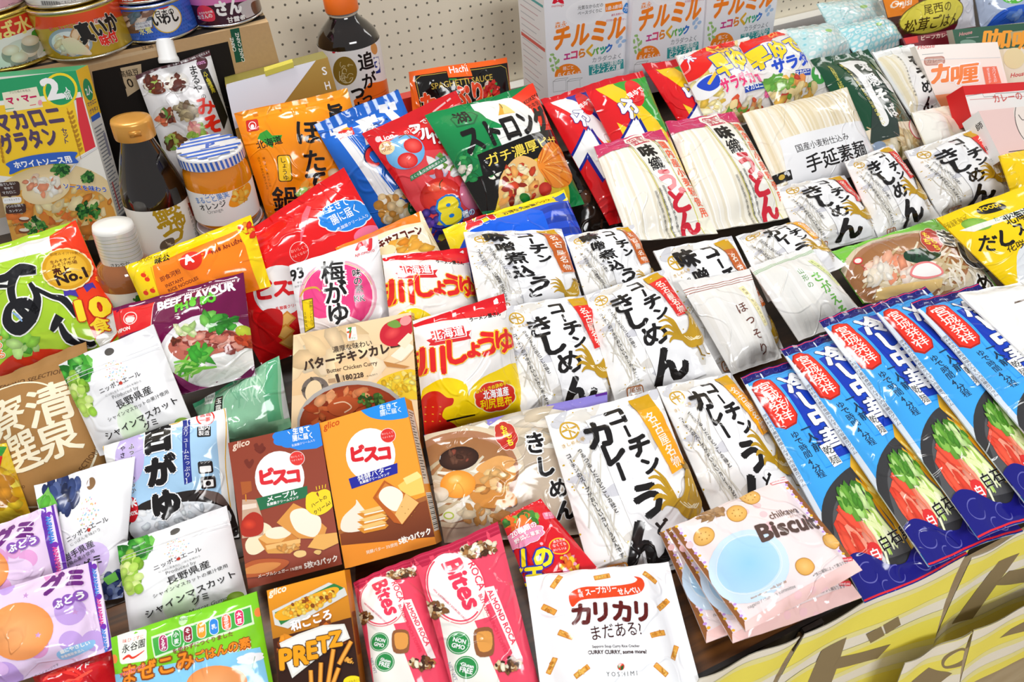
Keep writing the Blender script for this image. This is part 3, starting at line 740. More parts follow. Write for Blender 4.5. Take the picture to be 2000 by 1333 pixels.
def art_candy(a):
    a.frame(480,0)
    a.poly([(800,880),(1180,860),(1380,1280),(1020,1350)],'d84a50'); a.blobs(1110,960,110,60,['e8d0d8','c83a3a','7aa04a','f0e8e8','b8b0c8'],36,26,seed=3)
    a.poly([(920,1010),(1110,900),(1120,930),(925,1040)],'3b7d55'); a.T('さくらんぼ(佐藤錦)果汁入り',(930,1030),(1112,925),'fff')
    a.T('Lion',(768,806),(838,780),'fff',off=.03); a.ell(748,792,16,18,0,'f8d8d8')
    a.ell(893,872,105,102,0,'8fc4e4','6aa8d8'); a.ell(935,840,52,44,20,'f06a62','c81f22'); a.ell(905,925,54,44,10,'f06a62','c81f22'); a.line([(930,800),(900,770),(860,790)],5,'7a5a2a',True)
    a.ell(795,846,42,40,0,'f3d9a8'); a.T('期間',(770,842),(820,832),'9a3a1a'); a.T('限定',(770,868),(822,858),'9a3a1a')
    for ch,x,y,k in (('フ',955,735,90),('ル',1012,770,95),('ー',1050,805,80),('ツ',1092,800,90)): a.V(ch,(x-6,y-k/2),(x+6,y+k/2),'fff',off=.06,size=k*.85,ol=[('8a1010',.05)])
    a.T('でて',(1000,715),(1060,680),'fff',off=.02); a.T('のど飴',(895,770),(985,745),'fff')
    a.ell(1090,1125,112,100,0,'e8503c','b81f1c',); a.ell(1065,1075,50,26,-10,'f08a6a','e0452f'); a.line([(1085,1090),(1078,1060),(1095,1035)],6,'5a3a1a',True)
    a.ell(1280,1090,90,110,20,'e8a0b4','c86a8a'); a.ell(1240,985,40,30,0,'7aa04a')
    for i,(x,y) in enumerate([(1015,1215),(1055,1200),(1095,1215),(1030,1260),(1075,1255),(1115,1250),(1050,1300),(1095,1295),(1020,1300)]): a.ell(x,y,24,24,0,'6a5ab0','2a2266')
    a.blobs(1130,1300,120,50,['3a3a9a','6a4aa0','d8c84a'],20,20,seed=8)
    a.T('8',(1118,1285),(1210,1250),'f4e23a',off=.05,ol=[('2f7fd0',.11)],h=190); a.T('種の',(1215,1240),(1280,1215),'fff',off=.04,ol=[('2f7fd0',.08)]); a.T('フルーツ味',(1160,1320),(1310,1265),'fff',off=.04,ol=[('2f7fd0',.08)])
    a.poly([(1140,565),(1200,545),(1215,600),(1060,650)],'d6262a'); a.line([(1060,640),(1160,560)],10,'f2c0c0')
def art_chips(a):
    a.frame(480,0)
    a.grad([(1010,640),(1500,560),(1700,1300),(1230,1400)],'1f8a4e','0f5a34')
    a.poly([(1270,590),(1460,560),(1620,560),(1640,640),(1640,900),(1420,880),(1330,700)],'f2f2ee'); a.poly([(1500,560),(1660,440),(1760,640),(1780,820),(1690,840),(1600,640)],'e04028')
    a.curve([(1260,590),(1300,680),(1420,760),(1330,760),(1290,700)],'1f8a4e')
    a.poly([(1430,585),(1400,690),(1500,670)],'d9a63c'); a.poly([(1430,585),(1432,680),(1500,670)],'f2d58a'); a.line([(1432,590),(1432,640)],3,K_)
    a.T('KOIKEYA',(1570,612),(1662,548),K_,off=.02); a.T('の本気',(1590,640),(1660,600),K_)
    a.poly([(1150,690),(1180,655),(1265,645),(1295,680),(1270,735),(1180,748)],'1d5f3a'); a.poly([(1158,692),(1184,662),(1262,653),(1286,682),(1264,727),(1184,740)],'25824c'); a.T('湖',(1185,722),(1258,708),K_,off=.04)
    a.poly([(1400,1000),(1760,890),(1900,1400),(1390,1400)],'e8c83a'); a.poly([(1230,1040),(1420,1000),(1400,1200),(1300,1200)],'15120f')
    a.blobs(1300,960,120,90,['2a8a4a','1a6a3a','f0f0e0','4aa05a'],40,14,seed=5)
    a.T('ストロング',(1240,898),(1720,742),K_,off=.06,h=190)
    a.poly([(1280,915),(1745,738),(1785,872),(1322,1042)],'12100f'); a.T('ガチ濃厚ピザ',(1340,978),(1755,838),'f4d85a',off=.025,h=62)
    a.curve([(1400,1060),(1480,940),(1560,930),(1640,1000),(1640,1120),(1540,1240),(1440,1220)],'e4b878'); a.blobs(1510,1080,100,110,['c8482a','b83a1f','f0d8a0','e8a860','8a2a18','f4e6c0'],70,20,seed=6)
    a.ell(1660,1100,40,34,0,'d8483a','b0281f'); a.ell(1550,1145,34,22,20,'2f8a3a','1f6a2a')
    P = [(1610,980),(1640,880),(1700,835),(1780,850),(1830,920),(1840,1000),(1800,1070),(1700,1085)]
    a.curve(P,'e58a34'); c = (1618,985)
    for i in range(11):
        t = i/10; e = np.array(catmull(P[1:],4,False)); q = e[int(t*(len(e)-1))]; a.line([(c[0]+(q[0]-c[0])*.15,c[1]+(q[1]-c[1])*.15),tuple(c+(q-np.array(c))*.96)],[3,9],'f3b05a' if i%2 else 'c86a22')
def pasta(a, blk, blk2, x0):
    a.uvf()
    a.rect(0,0,100,4,'c8222a'); a.rect(0,4,14,100,'d8242a'); a.poly([(14,4),(100,4),(100,42),(60,52),(30,20)],blk); a.poly([(14,4),(45,4),(100,60),(100,82),(60,52)],blk2)
    a.poly([(14,30),(60,60),(100,88),(100,100),(14,100)],'d8242a' if blk2 != 'f0c92c' else 'f4d03a')
    a.ell(66,14,16,9,-20,'d8242a'); a.T('早ゆで',(52,18),(82,14),'fff',off=.03); a.T('結束タイプ',(28,22),(50,17),'fff')
    a.T('7',(26,70),(72,52),'fbfbfb',off=.09,h=60,ol=[('1c2a8a',.07)]); a.T('分',(34,31),(58,24),'fff',off=.06,ol=[('1c2a8a',.07)])
    a.poly([(60,44),(80,50),(80,76),(66,70)],'e8c46a')
    for i in range(5): a.line([(62+i*4,46+i),(70+i*3,74)],1,'c89a3a')
def art_pasta_blue(a): pasta(a,'2a2f9a','f2f2f2',0)
def art_pasta_green(a): pasta(a,'3a9a3a','f0c92c',0)
def art_mac(a, off=0):
    a.frame(980,0)
    a.blobs(1120,560,90,100,['e8cf7a','f4e2a4','d8b450','fbf0c8'],70,18,seed=2,asp=1.8); a.blobs(1260,300,180,60,['f0e0a8','e8d088'],30,18,seed=3)
    a.curve([(1000,430),(1020,350),(1130,280),(1290,215),(1310,270),(1200,330),(1120,440),(1060,470)],'dc2a24',n=5); a.T('木',(1040,370),(1080,355),'fff',off=.05,ol=[('2a52b8',.06)])
    a.curve([(1070,500),(1120,460),(1190,470),(1200,530),(1140,580),(1090,560)],'f4f4f4'); a.curve([(1085,500),(1130,465),(1180,470),(1190,520),(1140,545)],'2f4fc0'); a.rr(1150,480,18,70,6,'f3c84a',30)
    a.poly([(1150,270),(1195,290),(1225,262),(1240,300),(1270,290),(1240,330),(1165,330)],'f3c84a'); a.T('No.1',(1190,330),(1262,290),'a32',off=.03)
    a.T('早ゆで',(1190,478),(1440,372),'f4dc3a',off=.06,h=115,ol=[('2a4ab8',.09)]); a.T('サラダカール',(1215,560),(1475,478),'e2447a',off=.05,h=66,ol=[('fff',.06)])
    a.poly([(1320,540),(1432,508),(1438,540),(1326,572)],'2a4aa8'); a.T('マカロニ',(1328,562),(1432,532),'fff',off=.03)
    a.T('2',(1450,580),(1510,560),'e86aa0',off=.06,h=130); a.blobs(1340,640,120,50,['e8a06a','f0d8a0','7aa84a','f4ecd4','d85a3a'],40,18,seed=9)
def art_mac_b(a):
    a.frame(1480,0)
    a.curve([(-110,320),(-90,230),(20,190),(110,180),(140,215),(60,240),(0,330),(-60,350)],'dc2f24',n=5); a.T('印',(70,225),(110,205),'f6a05a',off=.03); a.ell(30,380,120,110,-20,'f6f4f0')
    a.T('早ゆで',(-40,412),(215,318),'f4dc3a',off=.06,h=105,ol=[('2a4ab8',.09)]); a.T('サラダ',(62,448),(252,396),'2f52c0',off=.06,h=70,ol=[('fff',.06)])
    a.poly([(165,440),(255,425),(258,458),(168,472)],'2a4aa8'); a.T('マカロニ',(172,464),(252,446),'fff',off=.03)
    a.ell(315,445,54,50,0,'3f9f46'); a.T('4',(295,468),(335,460),'fff',off=.05,h=80)
    a.blobs(170,530,150,55,['e8b85a','f0d8a0','c84a3a','7aa84a','f6e8c4','e89a5a'],60,20,seed=11); a.blobs(60,500,60,30,['6aa84a','8fc05a'],14,20,seed=12)
def art_onisi(a):
    a.frame(1480,0)
    a.rect(560,-200,900,300,'4a2a20'); a.poly([(700,0),(860,-40),(860,90),(700,105)],'e8862a'); a.T('Onisi',(730,56),(820,42),'f8e8d8',off=.02,slant=.2)
    a.poly([(820,200),(1210,120),(1230,260),(830,300)],'6a1226'); a.poly([(1090,-200),(1240,-200),(1230,150),(1100,170)],'e6e4ea'); a.poly([(860,-60),(1000,-60),(1000,20),(860,60)],'6a3a26')
    a.ell(948,98,176,96,-14,'6a5a2a'); a.ell(948,98,170,90,-14,'e6d95a')
    a.T('尾西の',(890,98),(1036,72),'5a4a1a',off=.02); a.T('松茸ごはん',(808,192),(1098,140),'4a3a14',off=.03)
    a.line([(660,60),(690,95),(700,20)],6,'8a6a4a',True)
def art_cookeddish(a):
    a.frame(1480,0); a.rect(1210,-200,1800,300,'b8c4dc'); a.curve([(1290,150),(1330,80),(1420,45),(1560,30),(1800,20),(1800,260),(1300,260)],'2f62c8'); a.ell(1400,0,60,36,0,'5fb84a'); a.T('65g',(1370,20),(1440,5),'fff',off=.05); a.T('水だけで',(1280,40),(1320,-10),'333')
    a.blobs(1480,110,90,20,['5a86d8','3f6fd0','86a8e8'],18,20,seed=4)
def art_currygreen(a):
    a.frame(1480,0); a.poly([(1390,270),(1700,240),(1750,600),(1410,600)],'f4ead4'); a.poly([(1100,165),(1620,120),(1640,255),(1130,300)],'24563f')
    a.T('House',(1140,205),(1212,190),'d89a9a',off=.02,slant=.2); a.line([(1180,215),(1250,208)],3,'aaa'); a.ell(1190,240,45,16,0,'7a9a8a')
    a.T('咖',(1270,270),(1422,262),'f2a42c',off=.07,h=118); a.poly([(1430,180),(1620,160),(1620,230),(1440,250)],'b8a87a'); a.T('喱',(1440,275),(1590,262),'f2a42c',off=.07,h=118)
    a.T('House',(1430,440),(1520,425),'c44',off=.03,slant=.2); a.ell(1450,330,60,60,0,'f0e0b0')
def art_curryorange(a):
    a.frame(1480,0); a.poly([(885,258),(1360,238),(1372,330),(910,340)],'fbf4ec'); a.poly([(910,340),(1372,330),(1430,640),(1060,680)],'fbeee4')
    a.T('House',(905,280),(1000,268),'d86a6a',off=.02,slant=.2); a.line([(930,310),(1050,300)],3,'999'); a.rr(1000,345,120,50,20,'b87a6a',-4); a.rr(1000,345,104,40,16,'c8a090',-4); a.T('カレー',(958,358),(1042,350),'7a3a2a')
    a.T('カ',(985,470),(1090,455),'f0842f',off=.08,h=125,ol=[('fff',.05)]); a.T('喱',(1095,475),(1245,455),'f0842f',off=.07,h=125,ol=[('fff',.05)])
    a.poly([(1270,380),(1350,375),(1378,470),(1290,480)],'ec7a5a'); a.V('辛さまろやか',(1300,385),(1315,470),'fff',size=20); a.V('スパイスの',(1332,380),(1345,465),'fff',size=22)
    a.poly([(1000,540),(1250,510),(1290,620),(1060,640)],'f09a6a'); a.line([(900,340),(1372,325)],3,'ddd')
def art_pinkbox(a):
    a.frame(1480,0); a.rr(1540,690,150,260,70,'ece0d8',-18); a.ring(1540,690,78,135,4,'4a4040',-18); a.line([(1475,650),(1500,680),(1530,660)],4,'3a3030',True); a.ell(1480,872,30,8,-10,'3a3030'); a.line([(1420,860),(1507,850)],5,'4a4040')
def side_pinkbox(a):
    a.uvf(); a.T('師',(55,30),(88,30),'3a3434',off=.03); a.T('田',(40,70),(60,70),'3a3434'); a.T('之',(42,92),(58,92),'3a3434')
def art_redbox(a):
    a.frame(1480,0); a.poly([(1170,540),(1640,500),(1700,680),(1210,690)],'f2f0ec'); a.line([(1180,545),(1270,530),(1280,550),(1340,545),(1345,530),(1600,515)],3,'888'); a.line([(1200,565),(1600,540)],3,'c88'); a.T('カレーの',(1340,580),(1500,560),'c8605a',off=.02)
def noodles_bg(a, c=('efe6cf','f6f0de','e2d5b4','fbf7ec'), u0=0, u1=100, v0=0, v1=100, n=46, seed=1):
    R = random.Random(seed); a.uvf(); x = u0; i = 0
    while x < u1:
        w_ = (u1-u0)/n*R.uniform(.6,1.4); a.poly([(x,v0+R.random()*2),(min(u1,x+w_),v0+R.random()*2),(min(u1,x+w_)+R.uniform(-.5,.5),v1),(x+R.uniform(-.5,.5),v1)], R.choice(c)); x += w_
def art_somen(a):
    noodles_bg(a,('f2ecd8','f6f1e2','eae0c2'),4,96,6,98,26,3)
    a.frame(1480,0); a.poly([(745,285),(895,262),(1065,625),(905,650)],'f4f4f2'); a.V('そうめん',(838,335),(965,640),K_,off=.05,size=78)
    a.V('つるっとなめらか',(895,320),(980,505),'333',size=24); a.V('厳選した小麦を使用した細麺',(765,340),(865,570),'777',size=13); a.ell(805,265,10,9,0,'5fb89a')
def art_soba(a):
    a.uvf(); a.rect(-1,70,101,101,'e9dcc4'); a.ell(50,96,60,20,0,'d8c49a'); a.strands(50,90,45,14,['c8b088','e8d8b4','b89a6a'],26,2.5,seed=3); a.blobs(60,95,40,12,['d8c49a','8a7a4a','f0e4c8'],20,6,seed=4)
    a.frame(1480,0)
    a.poly([(440,370),(560,330),(700,560),(760,800),(620,830),(600,640)],'33403a'); a.curve([(450,372),(500,350),(560,350),(600,380),(545,380),(520,400),(580,480),(640,600),(690,720),(660,740),(600,600),(530,470)],'f4f4f2',n=4)
    a.V('鬼',(560,355),(585,430),'f4f4f2',off=.06,size=80); a.V('隠そば',(582,440),(735,705),'fafaf8',off=.06,size=92)
    a.curve([(640,420),(690,480),(740,550),(700,545),(660,490)],'e8e8e6'); a.poly([(620,350),(650,340),(760,520),(735,530)],'8a9a8a')
    a.V('石臼挽きそば粉使用',(392,385),(470,570),'d8cf6a',size=24,off=.02); a.V('挽きたての香り豊かな山形の味わい',(450,380),(670,740),'d8cf6a',size=24,off=.02)
    a.poly([(760,590),(860,570),(905,640),(815,660)],'eceae4'); small_lines(a,(775,605),(855,590),4,(12,14),'888')
    a.ell(880,745,52,62,-30,'d8606a'); a.ell(880,745,46,56,-30,'f6ece4'); a.V('つるつる',(860,705),(890,785),'c8404a',size=22); a.V('細麺',(890,710),(910,770),'c8404a',size=22)
    a.ell(660,860,40,40,0,'8a9ab0')
def art_somen2(a):
    noodles_bg(a,('f0ead2','f4efdd'),0,100,0,100,14,5); a.frame(1480,0); a.poly([(860,640),(990,615),(1060,800),(950,830)],'f6f4ec'); a.ring(1112,714,22,20,4,'3a4a8a'); a.T('極',(1098,726),(1126,716),'3a4a8a',off=.03)
def art_tenobe(a):
    noodles_bg(a,('efe4cc','f5eddb','e6d8b8','f9f4e8'),0,100,0,100,60,8)
    a.frame(1480,0); a.poly([(88,822),(585,692),(700,1080),(178,1140)],'f2f2f4'); a.T('国産小麦粉仕込み',(178,895),(472,815),'2a2626',off=.01); a.T('手延素麺',(252,998),(590,890),K_,off=.03,h=82)
    a.poly([(75,1000),(155,980),(175,1030),(90,1052)],'1d1a18'); a.ell(118,1015,14,14,0,'c8a84a')
def udon(a):
    noodles_bg(a,('f4efe2','faf7ee','e8e0cc','fdfbf6'),3,97,14,100,30,11)
    a.uvf(); a.rect(-1,-1,101,15,'c43a66')
    R = random.Random(4)
    for i in range(12): a.line([(R.random()*100,R.random()*14),(R.random()*100,R.random()*14)],.5,'e08aa8')
    a.poly([(46,2),(74,0),(86,100),(56,100)],'f0ede4'); a.poly([(80,14),(96,14),(99,100),(86,100)],'f2eedc'); a.line([(45,14),(55,100)],1,'d8d070'); a.line([(77,14),(86,100)],1,'d8d070')
    a.line([(50,4),(72,3),(72.5,15),(51,16),(50,4)],1.2,'c8485a'); a.T('伝風',(53,9),(70,8),'c8485a',off=.02); a.T('匠土',(53,15),(70,14),'c8485a',off=.02)
    a.V('味織',(60,18),(64,48),K_,off=.06,size=15); a.V('うどん',(67,47),(74,100),'c4283a',off=.08,size=20)
    a.V('国内産小麦粉使用',(86,16),(95,88),'ee6a4a',off=.04,size=8.4); a.V('あじおり',(78,20),(80,44),'555',size=3)
    for i in range(3): a.V('国内産の小麦粉を使用し味と香りを練り込んだ',(58-i*6,62+i*2),(62-i*6,100),'444',size=3.4)
# ------------------------------------------------------------------ printed artwork: middle and front
def rooster(a, x, y, s, c='b8922a', c2='8a6a14'):
    def q(p): return [(x+i*s*1.25, y+j*s) for i,j in p]
    for e, m_ in (((-13,-11),(-8,-10)),((-14,-7),(-9,-7)),((-14,-3),(-10,-4)),((-9,-14),(-6,-9)),((-12,1),(-9,-1))): a.line(catmull(q([(-4,1),m_,e]),5,False),[s*2.2,s*1.9,s*.5],c)
    a.curve(q([(-5,-1),(-1,-2),(2,-5),(4,-10),(6.5,-12),(8.5,-10),(8,-5),(8,0),(5,5),(0,6.5),(-4,4)]),c,n=4); a.poly(q([(8.4,-11),(11,-9.6),(8.6,-8.8)]),c2)
    a.curve(q([(4.4,-11.5),(4,-14),(5.6,-13),(6.4,-15.4),(7.4,-13),(9,-14),(8.4,-11.4)]),c2,n=3); a.ell(x+9*s*1.25,y-7.6*s,s*.8,s*1.3,0,c2,n=8)
    a.line(q([(1,6),(1,10.5),(3,11)]),s*.7,c2); a.line(q([(4,5.6),(4.4,10),(6.4,10.6)]),s*.7,c2)
    for k in range(3): a.line(catmull(q([(-3+k*1.6,-.5+k*.6),(0+k*1.4,2.4+k*.3),(3.4+k,1.6)]),4,False),s*.45,'f0e4c0')
    for k in range(3): a.line(q([(5+k,-8+k*2.4),(4+k,-5+k*2.2)]),s*.4,'f0e4c0')
def cochin(kind):
    strip = {'curry':'f6a824','kish':'d9302c','miso':'c4662c'}[kind]
    def fn(a):
        a.uvf(); R = random.Random(3)
        for i in range(26):
            x, y = R.random()*100, R.random()*100; a.curve([(x,y),(x+R.uniform(8,24),y-R.uniform(1,8)),(x+R.uniform(4,18),y+R.uniform(2,7))], R.choice(['d4d4da','e0e0e4','cfcfd4','dedad4']),n=3)
        for i in range(34): a.ell(R.random()*100,R.random()*100,R.uniform(.5,1.1),R.uniform(.4,.8),0,'c8a83a',n=5)
        if kind != 'curry':
            for i in range(8): a.ell(62+R.random()*16,64+R.random()*12,2,1.6,0,'e8b4c0',n=7)
        [a.line([(R.uniform(4,26),R.uniform(30,95)),(R.uniform(14,34),R.uniform(20,98))],.7,R.choice(['d8d4c8','cfcac0','e4e2dc'])) for i in range(26)]; a.poly([(30,10),(70,4),(86,96),(42,98)],'f4f4f6')
        a.ring(15,13,7,5.5,1.3,'c8a030'); a.line([(9,13),(21,12)],1.1,'c8a030'); a.line([(15,8),(15,18)],1.1,'c8a030'); a.line([(11,10),(19,16)],1,'c8a030'); a.T('きしめん亭',(6,23),(24,22),'c8a030')
        a.poly([(72,3),(91,2),(92.5,11),(74,12)],'c99c1e'); b = 62 if kind == 'miso' else 52
        a.poly([(74,12),(92.5,11),(99,b-3),(83,b)],strip)
        a.V('名古屋名物',(82.5,14),(91,b-3),'fdf6ea',off=.015,size=7.4)
        for ch,x,y,k in (('コ',56,11,16),('ー',60,22,11),('チ',65,32,17),('ン',68,44,14)): a.V(ch,(x-.5,y-k/2),(x+.5,y+k/2),K_,off=.07,size=k*.8,wide=1.15)
        left = {'curry':(('カ',36,22,24),('レ',41,36,20),('ー',43,48,16),('う',57,68,27),('ど',60,85,11),('ん',45,92,38)),'kish':(('き',34,27,28),('し',41,46,26),('め',53,65,27),('ん',56,90,34)),'miso':(('味',28,13,21),('噌',33,31,18),('煮',40,48,20),('込',44,65,18),('う',58,80,22),('ど',52,90,14))}[kind]
        for ch,x,y,k in left:
            y *= .92; k *= .9
            a.V(ch,(x-.5,y-k/2),(x+.5,y+k/2),K_,off=.08 if k > 14 else .05,size=k*.85,wide=1.1)
        t2 = {'curry':'コーチンのスープがおいしいカレーうどんです。','kish':'コーチンのつゆがおいしいきしめんです。','miso':'コーチンのつゆがおいしい味噌煮込うどんです。'}[kind]
        a.V('つるつるしたのどごしの麺と',(17,26),(31,66),'2a2626',off=.02,size=3.1); a.V(t2,(8,27),(26,92),'2a2626',off=.02,size=3)
        if kind != 'miso': rooster(a,86,68,1.5)
        else: rooster(a,86,84,1.1)
        a.rr(20,95,16,8,2,'e8a04a' if kind == 'curry' else 'a86a3a'); a.rr(20,95,14,6.6,1.5,'f6f4f0'); a.T('尾張',(14.5,94.5),(25.5,94.5),'e0943a' if kind == 'curry' else 'a86a3a',off=.02); a.T('名古屋',(14.5,98),(25.5,98),'e0943a' if kind == 'curry' else 'a86a3a',off=.02)
    return fn
def chuka(a):
    a.uvf()
    a.rect(-1,-1,101,5,'1f1f6a'); a.line([(0,.7),(100,.7)],.5,'d83a5a'); R = random.Random(2)
    for i in range(8): a.ring(8+i*12,2.6,3,1.1,.25,'5a5aa8',a1=250)
    a.rect(-1,5,3.5,96,'dde6f0'); a.V('原材料名小麦粉食塩かんすい内容量百グラム',(1.8,24),(1.8,60),'445',size=1.6)
    for k,c in ((0,'2f8fe0'),(1,'43a8f0')): a.line([(26+k*1.2,6.5+k),(94-k,6.5+k),(94-k,57-k),(26+k,57-k)],.6,c,closed=True)
    a.poly([(40,10),(62,9),(62,8),(84,8),(84,10.5),(88,10.5),(88,50),(84,50),(84,53),(60,53),(60,55),(40,55),(40,51),(32,51),(32,14),(40,14)],'1f3fae'); a.grad([(44,14),(84,12),(84,50),(44,52)],'1c3aa4','2450c4')
    P = [(5,10),(10,7),(21,6.5),(27,9),(28,31),(23,34.5),(12,35),(6,32)]; a.poly([(19+(x-19)*1.12,20.7+(y-20.7)*1.06) for x,y in P],'a8281f'); a.poly(P,'e03a2c')
    a.V('宮城発祥',(16,8.5),(17,33),'fff2ea',off=.015,size=6.4,wide=1.25)
    a.V('冷し中華',(51,9),(53.5,51.5),'fdfdfd',off=.05,size=11.8,wide=1.25,ol=[('162a6a',.05)])
    a.V('一人前',(29,36.5),(30,50),'24344a',off=.02,size=4.4,wide=1.1); a.V('ゆで時間4分程',(16,38),(19,60),'24344a',off=.02,size=3.4,wide=1.1); a.poly([(32,48),(41,47.5),(42,57.5),(33,58)],'f6f6f4'); a.V('乾麺',(37,48.5),(37.3,57.5),'222',off=.01,size=4)
    a.poly([(82,42),(88,41),(90,50),(84,51)],'c8282a')
    # plate of cold noodles
    a.uvf(); a.curve([(-4,82),(6,69),(30,62),(60,60),(104,66),(104,92),(-4,92)],'3a3a3c',n=5); a.curve([(2,82),(14,71),(40,66),(70,66),(100,70),(100,90),(2,90)],'58585a',n=5)
    a.poly([(46,60),(54,55),(72,68),(98,84),(100,92),(58,92),(52,74)],'e2b23c'); a.strands(70,77,24,12,['f0cc5a','d8a838','f6de8a','e8b83a','c88a1e'],60,3.0,seed=8,ang=58)
    a.strands(38,83,13,7,['c8dc8a','e4ecb4','a8c860','f0f2d0'],34,2.6,seed=6,ang=62)
    a.curve([(6,84),(9,76),(18,73),(26,76),(30,86),(24,92),(12,91)],'e8604a',n=4); a.blobs(18,82.5,10,8,['f08468','e85a44','f6a08a','d84a38'],30,3.2,seed=3,asp=2.0,ang=60)
    a.blobs(33,71.5,14,4.6,['8fc05a','6aa040','b4d88a','4f8a30','c8e0a0'],50,2.2,seed=5,asp=1.6)
    a.T('白石興産',(34,88.8),(78,87.4),K_,off=.03,ol=[('f4f4f0',.05)]); a.ell(26,88.4,6,3,0,'d83a3a'); a.T('白',(22.8,90.2),(29.2,90.2),'fff',off=.02)
    a.curve([(-3,90),(10,86.5),(24,89.5),(34,93),(48,94),(58,91.5),(72,91),(84,93),(96,90.5),(104,92),(104,103),(-3,103)],'1f1f78',n=5)
    for x,y,r in ((14,93,7),(36,96,6),(62,95.5,7),(86,96,6),(24,98.5,5),(74,99,5)): a.ring(x,y,r,r*.42,.35,'6a6ab0',a0=20,a1=300)
    a.line([(0,99.4),(100,99.4)],.5,'d8303a')
def art_hossori(a):
    noodles_bg(a,('eceae6','f1efec','e8e5e0'),6,94,12,98,18,6); a.uvf()
    for i,c in enumerate(('9a5a4a','a86a5a','9a5a4a')): a.line([(0,7+i*2),(40,6+i*2),(100,5.4+i*2)],.55,c)
    a.V('ほっそり',(56,27),(67,92),'6a4238',off=.015,size=13); a.poly([(69,15),(78,14),(92,56),(83,58)],'efe6b8'); a.V('熟練の手によるそば',(74,16),(87,55),'8a7a4a',size=3.6)
def art_yamagata(a):
    noodles_bg(a,('eceae6','f2f1ee','e9e8e4'),6,94,14,98,18,7); a.uvf()
    for i in range(3): a.line([(0,8+i*1.8),(40,7+i*1.8),(100,6+i*1.6)],.6,'7ab06a')
    a.V('山形の',(52,26),(53,54),'6a9a5a',off=.01,size=8); a.V('さがえそば',(66,36),(76,108),'6ab04a',off=.03,size=14); a.poly([(76,20),(85,19),(98,58),(90,60)],'e4ecb0'); a.V('香り高くのど越しよい',(80,21),(94,57),'7a8a4a',size=3.4)
def bowl(a, x, y, rx, ry, rot=-8):
    a.ell(x,y,rx*1.06,ry*1.06,rot,'e8dcc8','d8c8ae',n=40); a.ell(x,y,rx*.97,ry*.95,rot,'8a5a42','a8785a',n=40); a.ell(x,y+ry*.06,rx*.9,ry*.86,rot,'b88a60','9a6a44',n=40)
def art_lilac(a):
    a.frame(480,873)
    a.poly([(1010,-10),(1440,-260),(2100,-340),(2100,700),(1120,700)],'c8b8a4'); a.poly([(1000,-70),(2060,-320),(2060,-230),(1010,-20)],'8f84cc')
    a.blobs(1500,-100,420,90,['e8e0d4','d8ccba','f2ece2','c8baa4'],60,40,seed=3,asp=2.4,ang=-14)
    bowl(a,1200,170,350,270,-10); a.strands(1180,240,280,150,['ece4d4','d8ccb4','f6f0e4','c8b89a'],44,26,seed=5,ang=-20)
    a.ell(1205,70,112,66,-8,'5a3a2c','2e1c15'); a.blobs(1205,66,70,36,['6a4838','4a2e22','8a4a3a'],16,14,seed=6)
    a.curve([(1270,220),(1310,150),(1480,90),(1520,170),(1440,250),(1330,270)],'d89a56',n=5); a.curve([(1300,130),(1420,60),(1520,90),(1400,160)],'e0a868',n=5); a.curve([(1270,260),(1480,250),(1520,330),(1330,340)],'d0904a',n=5); a.blobs(1400,200,90,70,['e8b878','c88848','f0c890'],20,18,seed=7,asp=2,ang=-20)
    a.ell(1200,215,98,78,-5,'f8c060','e8963a'); a.ell(1185,190,40,26,-15,'fbd690','f6b450')
    a.ell(1100,270,50,40,0,'f4ecdc','e0d4c0'); a.curve([(1110,400),(1150,350),(1230,345),(1240,400),(1160,430)],'f0ead8',n=4); a.ring(1150,390,26,18,8,'b8c85a'); a.blobs(1330,380,140,50,['d8a468','e8d8b8','c89456','f0e4cc'],26,24,seed=9,asp=1.8)
    a.frame(980,430)
    a.cloud(20,1230,54,78,'b83228',7,-20,.12,'f0d8c8'); a.V('もち',(4,1170),(20,1240),'f6e23a',off=.04,size=42); a.V('もち',(30,1210),(46,1290),'f6e23a',off=.04,size=42)
    for ch,x,y,k in (('き',180,1270,130),('し',235,1400,120),('め',310,1520,120),('ん',350,1640,120)): a.V(ch,(x-8,y-k/2),(x+8,y+k/2),K_,off=.06,size=k,ol=[('f8f8f6',.1)])
    a.poly([(520,965),(600,945),(606,985),(530,1000)],'5a2a8a')
